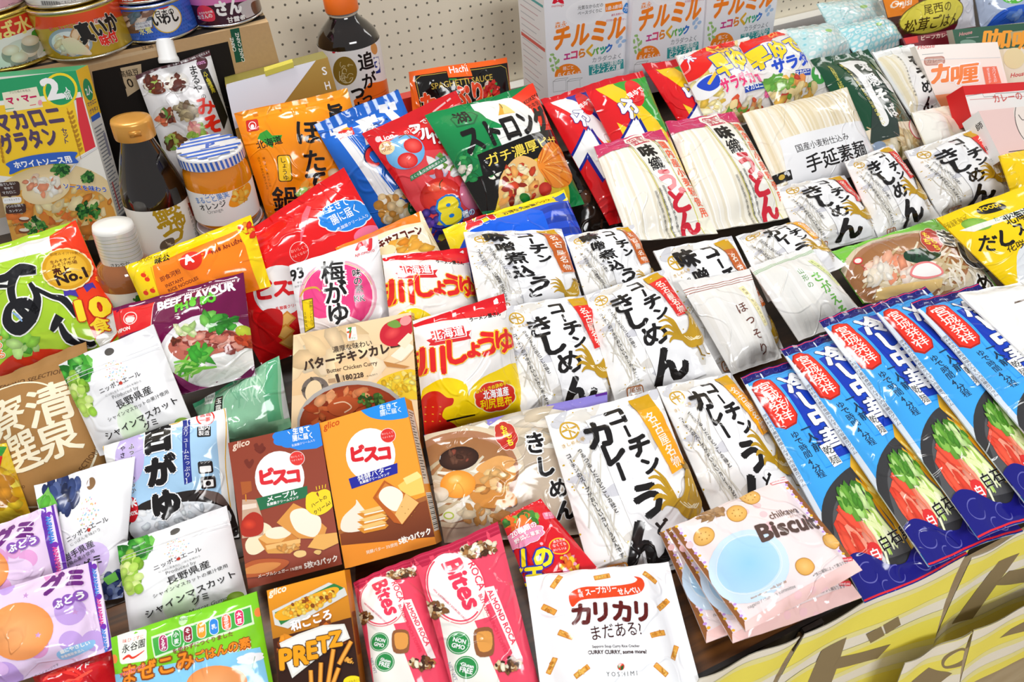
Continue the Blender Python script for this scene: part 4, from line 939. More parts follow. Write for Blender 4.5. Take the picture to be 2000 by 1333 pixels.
def art_greenk(a):
    a.frame(1480,430)
    a.poly([(392,190),(420,185),(600,470),(560,480)],'2f8f3a'); a.poly([(480,240),(1180,60),(1330,420),(640,500)],'cfc4ae')
    bowl(a,830,300,350,210,-6); a.strands(860,330,270,110,['e8dcc4','d8c8a8','f4ece0','c8b48e'],50,20,seed=4,ang=-25)
    a.blobs(700,320,120,60,['f0b498','f8d4c0','e89a7a','f6e4d8'],50,24,seed=2,asp=1.6); a.blobs(640,350,70,40,['f4ece0','e8dcc8'],20,20,seed=3)
    a.curve([(780,240),(840,215),(980,210),(990,250),(900,290),(800,280)],'20402c',n=5); a.blobs(880,245,80,24,['2f5a3c','14301f'],16,14,seed=5)
    a.curve([(820,340),(850,295),(920,285),(985,310),(1008,345),(920,370),(840,365)],'e88a8a',n=5); a.curve([(832,340),(858,304),(920,294),(975,316),(994,343),(920,360),(845,356)],'f8f4f2',n=5)
    a.poly([(650,420),(900,380),(1010,365),(1015,400),(880,440),(660,460)],'e8c888'); a.strands(1090,330,70,60,['f2eadc','d8ccb4'],14,14,seed=8,ang=60); a.strands(1230,320,70,90,['d8d0c0','b8b0a0','ece6da'],16,16,seed=12,ang=60)
    a.cloud(955,150,58,72,'b8352a',7,-15,.12,'f0d8c8'); a.V('もち',(925,95),(930,180),'f4e04a',off=.04,size=40); a.V('もち',(960,130),(985,215),'f4e04a',off=.04,size=40)
    for ch,x,y,k in (('き',1050,125,110),('し',1180,225,150),('め',1275,370,110)): a.V(ch,(x-16,y-k/2),(x+16,y+k/2),K_,off=.06,size=k,ol=[('f4f4f0',.1)])
    a.ell(540,268,24,20,0,'d8404a'); a.ell(540,268,18,14,0,'f4e8e0'); a.V('手延',(556,290),(580,330),'d8505a',size=22)
def art_yellow(a):
    a.frame(1480,430)
    a.curve([(1420,260),(1450,160),(1600,80),(1700,80),(1700,400),(1480,420)],'e4e8ec',n=4); a.ell(1215,42,75,38,8,'a8d06a','78a83e'); a.strands(1215,42,50,20,['c8e49a','8fc058'],10,4,seed=2)
    a.poly([(1130,70),(1290,20),(1500,-60),(1500,-20),(1200,85)],'f2f2ea')
    a.T('たっぷりキャベツ',(1312,30),(1520,-35),'3f7a4a'); a.T('北海道',(1370,55),(1520,-5),K_,off=.03,h=62); a.V('だ',(1265,110),(1275,190),K_,off=.06,size=95); a.V('し',(1350,90),(1360,170),K_,off=.06,size=95); a.T('スープ',(1420,120),(1600,60),K_,off=.04,h=80)
    a.T('花咲ガニ',(1375,205),(1540,155),'3a2f14',off=.02)
    a.frame(1480,0); a.curve([(1235,1205),(1260,1170),(1350,1150),(1385,1185),(1330,1215),(1260,1225)],'1d1a14',n=4); a.T('FOODS',(1262,1205),(1362,1176),'f2d02a',off=.04); a.T('北の大地スープ',(1050,1290),(1180,1235),'6a5a14'); a.T('北海道札幌市',(1050,1310),(1180,1255),'6a5a14')
def art_ramen(a):
    a.frame(480,430)
    a.poly([(930,600),(1520,380),(1530,480),(1420,545),(1250,560),(1100,575),(960,610)],'d4202a')
    a.curve([(990,1000),(1030,940),(1130,900),(1230,930),(1250,1000),(1280,930),(1400,860),(1560,830),(1640,1180),(1000,1260)],'f4d41e',n=4)
    a.T('日清の',(1322,545),(1372,532),'c33',off=.02); a.T('ラーメン屋さん',(1262,582),(1440,545),K_,off=.03)
    a.poly([(1018,690),(1060,672),(1064,702),(1240,668),(1238,640),(1266,632),(1250,660),(1264,680),(1228,690),(1062,722),(1030,720),(1040,706)],'d03236'); a.poly([(1042,640),(1222,606),(1234,664),(1056,700)],'d03236'); a.T('北海道',(1052,692),(1226,655),'fff',off=.04,h=62)
    for ch,x,y,k in (('旭',950,815,150),('川',1050,800,165),('し',1175,755,150),('ょ',1265,745,110),('う',1355,710,150),('ゆ',1455,690,150)): a.V(ch,(x-4,y-k/2),(x+4,y+k/2),'d82a2a',off=.07,size=k,ol=[('f6c83a',.05)])
    a.curve([(990,1040),(1020,985),(1080,975),(1130,1010),(1165,1015),(1160,1050),(1120,1070),(1110,1120),(1180,1160),(1190,1200),(1010,1230)],'c62a20',n=4)
    for i in range(9): a.line([(1010+(i%3)*40,1060+(i//3)*40),(1020+(i%3)*40,1062+(i//3)*40)],5,'e8b03a')
    a.cloud(1400,1000,112,78,'d03428',8,-10,.08,'f8f0c0'); a.T('おいしさの決め手は',(1290,985),(1490,925),'f4d41e',off=.04,ol=[('b02018',.06)]); a.T('北海道産',(1335,1015),(1480,985),'fff',off=.05,h=52); a.T('利尻昆布',(1320,1070),(1500,1038),'f4d41e',off=.05,h=56)
    a.poly([(1130,1135),(1290,1100),(1292,1108),(1134,1146)],K_); a.T('旭',(800,500),(860,490),'d82a2a',off=.06)
def boyless(a, x, y, r, rot=-8):
    a.ell(x,y,r,r*1.02,0,'fbfbfb')
def art_redbisco(a):
    a.frame(480,0)
    a.cloud(570,1230,135,82,'2f86dc',10,-12,.08,'e8f0fa'); a.T('生きて',(482,1215),(592,1165),'fff',off=.02,h=66); a.T('腸に届く',(510,1285),(650,1205),'fff',off=.02,h=66); a.T('乳酸菌クリーム入り',(540,1318),(700,1228),'fff'); a.line([(448,1190),(462,1205)],4,'fff'); a.line([(442,1215),(458,1222)],4,'fff')
    a.poly([(330,1410),(380,1180),(352,1170),(330,1230)],'e86a7a'); a.ell(700,1330,80,46,-24,'e87a9a')
    a.frame(480,430)
    a.ell(215,400,150,140,-8,'f4f2f2'); a.ell(325,190,54,58,0,'f0d8d8'); a.ell(325,190,51,55,0,'d81f1f'); a.T('おいしくて',(282,195),(372,165),'f4c0b8'); a.T('つよくなる!',(286,225),(366,195),'f4c0b8')
    for ch,x,y,k in (('ビ',125,400,125),('ス',225,385,115),('コ',300,380,110)): a.V(ch,(x-8,y-k/2),(x+8,y+k/2),'d42028',off=.09,size=k*.9)
    a.T('乳酸菌クリームサンド',(195,508),(400,468),'d42028',off=.02)
    for x,y in ((235,570),(225,640),(250,690)): a.poly([(x-50,y),(x+20,y-60),(x+70,y-20),(x+10,y+40)],'d8923e'); a.poly([(x-40,y-2),(x+20,y-48),(x+58,y-20),(x+8,y+24)],'f0bc6a')
    a.T('Glico',(-180,-90),(-85,-140),'f8d8d8',off=.03,slant=.3)
    a.frame(0,430)
    a.curve([(1480,560),(1540,500),(1620,520),(1600,640),(1500,700)],'c01a1c',n=4); a.poly([(1330,300),(1370,285),(1400,420),(1420,520)],'b81418')
def art_kinako(a):
    a.frame(480,430)
    a.poly([(480,170),(980,-50),(990,20),(520,170)],'e8801e')
    for i in range(16): a.ell(540+i*29,118-i*12.4,11,9,-20,'f6c83a')
    a.poly([(770,130),(1000,30),(1060,180),(900,300),(760,300)],'fbf0dc'); a.T('キサスコーン',(760,190),(1002,92),'5a1f14',off=.06,ol=[('fbf4e6',.08)],h=62)
    a.blobs(930,180,90,40,['f0b04a','e0902e','f8d48a'],26,22,seed=4,asp=2,ang=-40); a.ell(800,200,50,30,-20,'f8e4b8')
def art_ume(a):
    a.frame(480,430)
    a.ell(525,440,222,208,-10,'e8b0c2'); a.ell(525,440,208,196,-10,'f8dce4'); a.ell(525,440,196,186,-10,'e64a8a'); a.curve([(300,520),(420,560),(560,540),(720,600),(800,560),(790,660),(320,720)],'f2e8e6',n=4)
    a.ring(525,440,204,190,3,'d8b04a',-10,a0=180,a1=350)
    a.curve([(620,180),(660,130),(690,140),(700,175),(740,120),(735,160),(690,190),(640,190)],'f6f4f6',n=3); a.T('Aj',(625,175),(712,152),'d4303c',off=.07,slant=.3,h=95); a.T('AJINOMOTO',(622,215),(732,182),'d4303c',off=.01)
    a.V('梅がゆ',(490,240),(535,590),K_,off=.09,size=135,ol=[('fff',.08)]); a.V('味の素',(628,285),(650,420),K_,off=.02,size=50,ol=[('fff',.05)]); a.T('KK',(622,468),(680,462),K_,off=.02,ol=[('fff',.05)])
    a.T('93',(262,352),(335,325),K_,off=.03,slant=.15,h=88); a.T('キロ',(296,365),(322,360),'333'); a.T('カロリー',(280,388),(335,375),'333')
    a.line([(310,440),(340,400),(400,388),(430,410)],[6,12,12,6],'d8a84a',True); a.poly([(322,458),(385,446),(396,610),(336,640)],'7a6a14'); a.poly([(327,464),(380,453),(390,604),(341,632)],'f2d21e'); a.V('国産コシヒカリ',(372,462),(380,602),K_,size=19); a.V('100%',(346,520),(352,610),K_,size=22)
def art_phoor(a):
    a.frame(0,430)
    a.poly([(875,275),(1350,60),(1400,150),(1480,420),(940,480)],'f08424'); a.poly([(700,262),(870,215),(940,480),(800,450)],'f4d21a'); a.line([(875,275),(940,460)],5,'d89a1a')
    for x,y in ((830,320),(855,345),(845,420),(890,410)): a.ell(x,y,18,12,20,'d83a1a'); a.ell(x+4,y-16,7,5,0,'e89a2a')
    a.T('味公',(900,262),(985,235),'2a2410',off=.04); a.T('即食河粉',(942,362),(1055,310),'7a2a1a',off=.02); a.T('INSTANT',(970,395),(1070,352),'7a2a1a',off=.02); a.T('RICE NOODLES',(985,420),(1150,345),'7a2a1a',off=.02); a.ell(1110,245,62,52,-20,'d8301f'); a.T('A',(1082,268),(1128,250),'fff',off=.05); a.T('A-One',(1130,240),(1220,195),'d8301f',off=.05); a.T('PHỞ ĂN LIỀN',(1225,205),(1382,130),'7a2a1a',off=.03)
    a.T('MÌ GÓI GIA VỊ',(780,245),(960,205),'6a5a14'); a.blobs(1410,60,40,40,['d8301f','f4d21a','e89a2a'],14,14,seed=4)
def art_phobo(a):
    a.frame(0,430)
    a.poly([(625,520),(885,465),(890,620),(650,680)],'d4242c'); a.line([(885,468),(890,615)],4,'f0d0d0'); a.ring(755,565,40,36,5,'f6e4e0'); a.curve([(728,562),(782,560),(775,588),(736,590)],'f6e4e0',n=3); a.line([(735,555),(778,552)],4,'f6e4e0'); a.line([(742,588),(738,600)],4,'f6e4e0'); a.line([(770,588),(776,600)],4,'f6e4e0'); a.T('VIFON',(675,652),(760,630),'f6e4e0',off=.06)
    a.T('VIETNAMESE STYLE INSTANT RICE NOODLES',(945,462),(1335,352),'f6e8ee',off=.05); a.T('BEEF FLAVOUR',(922,525),(1342,405),'fff',off=.06,h=78); a.T('PHỞ BÒ',(1030,540),(1248,478),'6ac23a',off=.08,ol=[('2a7a2a',.05)],h=68)
    a.ell(1215,790,275,235,-8,'f4f2f2','e4e0e4'); a.ell(1215,760,245,180,-8,'e8ecea','f6f6f4'); a.strands(1220,840,190,60,['fbfbf8','e4e4e0','f0f0ec'],34,14,seed=3,ang=-15)
    a.curve([(1000,720),(1100,660),(1300,640),(1420,670),(1430,720),(1300,760),(1100,810),(1020,780)],'b86a5a',n=5); a.blobs(1215,715,190,55,['c87a6a','a8584a','d89a8a','8a4038','e0b0a4'],80,20,seed=5,asp=1.8,ang=-14)
    a.blobs(1260,600,90,40,['4a9a3a','2f7a2a','7ac05a'],26,24,seed=6,asp=1.8); a.blobs(1090,640,60,30,['b8d88a','e8ecc0'],12,20,seed=7); a.strands(1100,840,110,40,['7ac04a','4a9a2f','b8dc8a'],22,16,seed=8,ang=-25); a.blobs(1160,770,50,40,['3f9a34','6ab84a'],12,22,seed=9,asp=2.4); a.ell(1390,640,40,34,0,'c8d84a','a8b83a'); a.blobs(1040,700,22,22,['5a2a1a','7a3a24'],8,12,seed=10,asp=2)
    a.blobs(1400,700,40,30,['c8502f','a83a1f'],12,16,seed=12)
    a.curve([(990,860),(1100,930),(1250,960),(1440,830),(1450,860),(1300,1000),(1050,1000)],'5a1040',n=4); a.curve([(1020,880),(1120,935),(1250,950),(1350,900),(1250,980),(1080,970)],'8a3a6a',n=4)
def art_asage(a):
    a.frame(0,430)
    a.poly([(-320,270),(290,95),(330,190),(-300,340)],'eceaea'); a.poly([(290,95),(440,-20),(800,520),(590,760),(480,480),(330,200)],'e2401f'); a.poly([(700,380),(760,520),(590,760),(560,690)],'f2efe6')
    a.poly([(-20,720),(300,640),(560,690),(600,760),(300,900),(-100,900)],'a8c83a'); a.curve([(20,890),(60,800),(200,740),(420,745),(500,800),(400,900)],'c83a24',n=4); a.ell(260,880,200,70,-6,'d8c08a'); a.blobs(120,700,100,60,['8fc84a','5aa83a','b8dc8a'],30,26,seed=4)
    for off,c in ((16,'f4f4ee'),(0,'1a1a1e')):
        a.line(catmull([(-40,370),(80,350),(160,300),(240,310),(110,330)],5,False),[40+off,46+off,60+off,36+off,30+off],c); a.line(catmull([(150,300),(120,380),(130,480),(200,560),(240,600)],5,False),[50+off,46+off,40+off,46+off,30+off],c)
        a.line(catmull([(220,380),(260,460),(230,560),(150,630),(90,590),(110,510),(200,490),(260,540)],5,False),[20+off,40+off,60+off,70+off,60+off,40+off,60+off,30+off],c); a.line(catmull([(250,410),(330,450),(400,470),(470,560)],5,False),[20+off,24+off,40+off,24+off],c)
        a.line(catmull([(380,560),(350,610),(330,640)],5,False),[50+off,40+off,20+off],c); a.line(catmull([(380,600),(420,680),(520,710),(560,700)],5,False),[20+off,50+off,30+off,20+off],c); a.line(catmull([(-60,420),(20,400),(100,400)],5,False),[30+off,24+off,16+off],c)
    a.line(catmull([(120,540),(150,560),(175,590)],4,False),[6,16,6],'8fb0d8')
    a.poly([(390,400),(450,400),(475,450),(430,440),(400,450)],'4a3a9a'); a.poly([(490,380),(540,360),(560,395),(540,390),(515,420)],'4a3a9a'); a.cloud(405,295,128,118,'f6e6b8',18,0,.04); a.ell(405,295,124,114,0,'e8b83a','d09a22'); a.ell(405,295,104,96,0,'f2cc54','e4b23a')
    a.T('生みそタイプ',(325,270),(455,235),'6a2a14',off=.02); a.T('みそ汁市場',(335,292),(460,258),'6a2a14',off=.02); a.T('売上',(345,335),(430,308),'4a1a0a',off=.04,h=50); a.T('No.1',(370,388),(515,330),'2a1208',off=.04,h=92); a.T('即席みそ汁10食入',(320,225),(480,200),'8a5a14')
    a.T('10',(490,582),(640,542),'f8d83a',off=.08,h=175,ol=[('b82a14',.05)]); a.T('食',(556,655),(646,622),'f8d83a',off=.08,ol=[('b82a14',.04)]); a.T('1',(700,440),(730,410),'f2a03a',off=.05,h=90)
    a.T('める',(-10,720),(60,680),'f08a3a',off=.04); a.V('ある',(20,690),(50,790),'f0883a',off=.04,size=52,ol=[('fff',.06)]); a.V('産油',(-14,620),(10,720),'f4f4ea',size=40,off=.03)
def art_kraft(a):
    a.frame(0,430)
    a.T('TSUKEMONO SELECTION',(-90,992),(400,880),'5a3a1c',off=.02); c = 'efe6cc'
    a.ring(180,1230,330,300,9,c,-10,a0=195,a1=330); a.ring(200,1300,370,330,9,c,-10,a0=0,a1=150)
    a.V('清',(310,960),(370,1150),c,off=.04,size=235,wide=1.0); a.V('泉',(360,1160),(420,1340),c,off=.04,size=215); a.V('寮',(60,1040),(120,1230),c,off=.04,size=235); a.V('選',(140,1240),(200,1430),c,off=.04,size=235)
    a.frame(0,873); a.T('SELECTION',(480,190),(580,30),'5a3a1c',off=.01); a.T('TSUKEMONO',(60,265),(200,240),'5a3a1c',off=.01)
def gummy(a, fruit, l1, l2, l3, l4, rom):
    a.uvf()
    if fruit == 'muscat':
        a.blobs(16,12,16,11,['4aa83a','2f8a2a','7ac85a','1f6a1f'],46,6,seed=3,asp=1.3); a.blobs(12,36,9,24,['b8d86a','9ac84a','d8ec9a','86b43a'],40,5,seed=4,asp=1.1); a.ell(50,78,14,22,10,'d4ecc8','e8f4e0')
    else:
        a.blobs(26,10,20,12,['3a4a7a','2a3560','5a6a9a','1f2848'],70,4.4,seed=3,asp=1.05); a.poly([(2,10),(14,3),(26,12),(22,26),(8,34)],'6ab84a'); a.blobs(12,20,8,10,['5aa83a','8fd06a'],12,5,seed=5); a.ell(40,62,36,24,0,'d4b8f0','e0ccf6'); a.blobs(88,92,16,14,['2a3a6a','4a5a8a','7a8ab0'],30,5,seed=6,asp=1.05); a.poly([(78,78),(92,74),(94,82),(82,84)],'7ac85a')
    a.ell(55,7,5,3.2,0,'5a5652')
    R = random.Random(5)
    for i in range(46): r = math.sqrt(R.random())*11; t = R.random()*6.28; a.ell(56+r*math.cos(t),25+r*.85*math.sin(t),.7,.6,0,R.choice(['e8a08a','a8c8e0','d8b0c8','e8c890','b8d8b0']),n=6)
    for y in (16,19.5): a.line([(2,y),(98,y)],.5,'d8dade')
    a.T('ニッポンエール',(34,41),(76,36),'3a3636',off=.01); a.ell(57,37.3,1.8,1.5,0,'b83a2a'); a.T('にっぽん生まれにっぽんを味わう',(38,45),(74,41.5),'777'); a.T('Produced by',(44,49),(70,46.5),'777')
    if l1: a.T(l1,(44,59),(80,53),'2a2828',off=.02); 
    a.T(l2,(30,68),(92,58),'333',off=.005); a.T(l3,(20,85),(96,68),'1f1d1d',off=.02); a.T(l4,(60,84),(74,81),'1f1d1d',off=.02)
    a.T(rom,(40,94),(90,86),'4a6a3a' if fruit == 'muscat' else '5a4a8a',slant=.3); a.line([(40,95),(92,88)],.3,'888'); a.T('爽やかな香りと上質な甘みがひろがります。',(50,99),(96,92.5),'555')
    if fruit == 'muscat': a.ell(92,86,6,4.5,0,'b8d86a','8ab43a'); a.ell(86,90,5,4,0,'a8cc5a','7aa030')
def art_muscat(a): gummy(a,'muscat','長野県産','シャインマスカットの果汁使用','シャインマスカット','グミ','Shine Muscat Gummy')
def art_grape(a): gummy(a,'grape','岩手県産','葡萄の果汁使用','葡萄','グミ','Budo Gummy')
def art_grape2(a):
    a.uvf(); gummy_base = a
    a.blobs(26,10,20,12,['3a4a7a','2a3560','5a6a9a','1f2848'],70,4.4,seed=3,asp=1.05); a.poly([(0,8),(14,4),(24,14),(20,28),(6,36)],'6ab84a'); a.blobs(12,20,8,10,['5aa83a','8fd06a'],12,5,seed=5)
    a.ell(58,8,5,3.2,0,'8a6a4a'); R = random.Random(5)
    for i in range(46): r = math.sqrt(R.random())*11; t = R.random()*6.28; a.ell(58+r*math.cos(t),24+r*.8*math.sin(t),.8,.6,0,R.choice(['e8a08a','a8c8e0','d8b0c8','e8c890','b8d8b0']),n=6)
    a.ell(52,62,32,18,-8,'d4b8f0','e0ccf6')
    a.T('ニッポンエール',(34,40),(80,32),'3a3636',off=.01); a.ell(60,35.4,1.8,1.3,0,'b83a2a'); a.T('にっぽんを味わう',(38,43.5),(72,37.5),'777')
    a.T('岩手県産',(28,54),(66,47),'2a2828',off=.02); a.T('葡萄の果汁使用',(28,59),(66,52),'333'); a.T('葡萄グミ',(22,71),(76,61),'1f1d1d',off=.025); a.T('Budo Gummy',(30,76),(68,70),'5a4a8a',slant=.3); a.line([(30,77),(84,72)],.3,'888'); a.T('うみにある味わいがひろがります。',(34,84),(84,76),'555')
    a.blobs(88,88,16,14,['2a3a6a','4a5a8a','7a8ab0','1f2a50'],46,5,seed=6,asp=1.05); a.poly([(76,76),(90,72),(94,80),(82,83)],'7ac85a')
def art_shiro(a):
    a.frame(0,873)
    a.poly([(560,-20),(640,-110),(1270,-230),(1340,500),(740,600)],'f4f4f2'); a.line([(585,60),(590,-25),(640,-60),(1000,-130),(1030,-200),(1260,-240),(1285,120),(1320,400)],5,'e8b83a',True)
    a.poly([(770,-60),(1230,-150),(1270,330),(740,420),(720,100)],'aed2ee'); a.ell(750,60,90,150,0,'c8b8e4')
    a.curve([(735,460),(800,330),(960,270),(1150,240),(1270,280),(1340,420),(1300,520),(760,560)],'2a2422',n=5); a.ell(1030,430,290,120,-8,'eef2f6'); a.blobs(1030,400,230,80,['f6f8fa','dce4ec','e8eef4'],60,16,seed=4)
    a.curve([(1140,250),(1250,258),(1300,330),(1250,320)],'6a5a54',n=4); a.ell(765,350,42,72,0,'c8202c'); a.T('米',(748,335),(800,325),'fff',off=.04); a.T('100%',(740,390),(804,372),'fff',off=.03)
    a.V('白がゆ',(890,-140),(980,410),K_,off=.1,size=165,ol=[('fff',.08)]); a.V('ふっくらやわらか',(755,-20),(775,260),K_,size=34,off=.02,ol=[('fff',.05)]); a.V('やさしい',(700,-10),(720,140),K_,size=32,off=.02)
    a.poly([(1035,-145),(1080,-152),(1112,195),(1070,212)],'2f3a8a'); a.V('【ボリュームたっぷり】',(1056,-150),(1092,205),'f0f0f8',size=31)
    a.ell(1165,-165,52,46,0,'d83a34'); a.ell(1165,-165,44,38,0,'fbf0ee'); a.T('宮城',(1135,-168),(1195,-178),'d83a34',off=.03); a.T('一番',(1135,-135),(1195,-145),'d83a34',off=.03)
    a.rr(1165,-85,76,60,8,'1f1d1d',-5); a.T('国内',(1135,-92),(1195,-98),'fff',off=.02); a.T('製造',(1137,-62),(1197,-68),'fff',off=.02)
    a.rr(1180,115,78,70,12,'262222',-6); a.rr(1180,125,60,34,6,'f6f4f2',-6); a.T('レンジ',(1156,95),(1206,88),'f6f4f2'); a.rr(1195,200,78,70,12,'262222',-6); a.rr(1195,205,54,40,4,'f6f4f2',-6); a.ell(1195,205,14,14,0,'262222')
def art_greentea(a):
    a.frame(480,430)
    a.poly([(-320,1010),(10,860),(190,760),(240,740),(270,1130),(-140,1320)],'8fc0a0'); a.poly([(-320,1020),(-40,880),(-20,905),(-310,1080)],'4a9a72'); a.poly([(120,790),(180,770),(215,1130),(150,1150)],'5fa880'); a.poly([(195,770),(250,745),(280,1110),(225,1130)],'c8ccd0')
    a.strands(40,960,120,90,['a8d0b4','7ab090','b8dcc4','98c4a8'],30,10,seed=5,ang=70)
    a.frame(0,430); a.rr(1192,1010,60,72,4,'e8eee8',-6); a.T('永谷園',(1168,1015),(1216,1003),'4a6a5a'); a.T('お茶漬',(1168,1040),(1216,1030),'4a6a5a'); a.poly([(1240,1010),(1290,1000),(1300,1150),(1255,1170)],'2a2c2a'); a.V('玉露',(1265,1012),(1275,1090),'f0f0ea',size=36,off=.02); a.line(catmull([(1330,960),(1300,1050),(1340,1200)],5,False),4,'d8e8dc')
def art_curry(a):
    a.frame(480,430)
    a.grad([(240,640),(960,500),(980,900),(240,1000)],'f8e0b8','f0cfa0'); a.blobs(500,800,300,200,['f6dcb4','f2d4a6','fae6c6'],24,80,seed=3,asp=1.6)
    a.rr(601,645,56,76,4,'f8f6f2',-8); a.T('7',(584,668),(606,662),'d8582a',off=.08); a.T('7',(586,640),(604,636),'3f9a4a',off=.06); a.T('セブン',(608,655),(624,652),'c33'); a.T('セブン',(584,678),(622,672),'3f9a4a')
    a.T('濃厚な味わい',(494,750),(716,708),'3f322c',off=.02,h=38); a.T('バターチキンカレー',(334,850),(876,735),'3f2f26',off=.045,h=66); a.T('Butter Chicken Curry',(462,868),(746,818),'5a4638',off=.02)
    a.rr(488,910,42,24,4,'b89a78',-8); a.T('1',(522,918),(532,915),'4a3a30',off=.04,h=46); a.T('180',(556,908),(606,898),'4a3a30',off=.04); a.T('228',(614,898),(668,888),'4a3a30',off=.04); a.T('1食180g当たり',(682,890),(746,876),'6a5848'); a.line([(545,880),(547,925)],2,'8a7460'); a.line([(610,868),(612,915)],2,'8a7460')
    a.curve([(760,640),(790,590),(860,560),(960,540),(950,620),(880,700),(820,715),(770,690)],'c8283a',n=5); a.ell(830,640,52,34,-30,'e85a5a','c8283a'); a.curve([(800,590),(850,565),(880,600),(840,612)],'7aa04a',n=3); a.ell(905,570,34,26,-30,'f0a0a0')
    a.poly([(790,800),(900,690),(970,640),(980,700),(900,790),(820,820)],'f0d8b0'); a.poly([(820,770),(910,690),(960,720),(880,800)],'fbf4e0'); a.poly([(860,700),(920,640),(960,660),(900,730)],'f8ecd0'); a.poly([(780,800),(930,830),(900,840),(800,830)],'c08a50')
    a.ell(395,960,78,72,-10,'6a6058','7a7068'); a.blobs(395,960,70,64,['8a8078','5a5248'],40,8,seed=7); a.ell(385,970,46,64,15,'f2dcb4')
    a.curve([(740,930),(800,880),(960,850),(1010,1000),(900,1010),(800,960)],'e8c83a',n=5); a.blobs(880,930,100,60,['f2d850','e0b82a','f6e488'],40,14,seed=8)
    a.ell(600,1130,310,220,-8,'8a8886','b8b6b2'); a.ell(600,1140,296,206,-8,'c2704a','8a3a1c'); a.ell(610,1130,270,180,-8,'c0562a','9a4020'); a.blobs(600,1090,230,130,['b04a20','c86a3a','8a3416','d88a5a','e8a878'],80,26,seed=9); a.curve([(460,1060),(540,1000),(640,1020),(620,1080),(520,1110)],'b85a30',n=4); a.line(catmull([(500,1040),(560,1030),(600,1060),(560,1090)],5,False),7,'f0d0b0')
    a.blobs(715,1020,80,34,['3f6a2a','2a4f1c','6a9a4a'],40,11,seed=10)
def side_curry(a):
    a.uvf(); a.grad([(0,0),(100,0),(100,100),(0,100)],'e8c890','c8662a')
    a.V('バターチキンカレー',(50,20),(50,78),'4a2f20',off=.03,size=6,wide=4)
    for i in range(8): a.line([(20,3+i*2),(80,3+i*2)],.5,'8a6a4a')
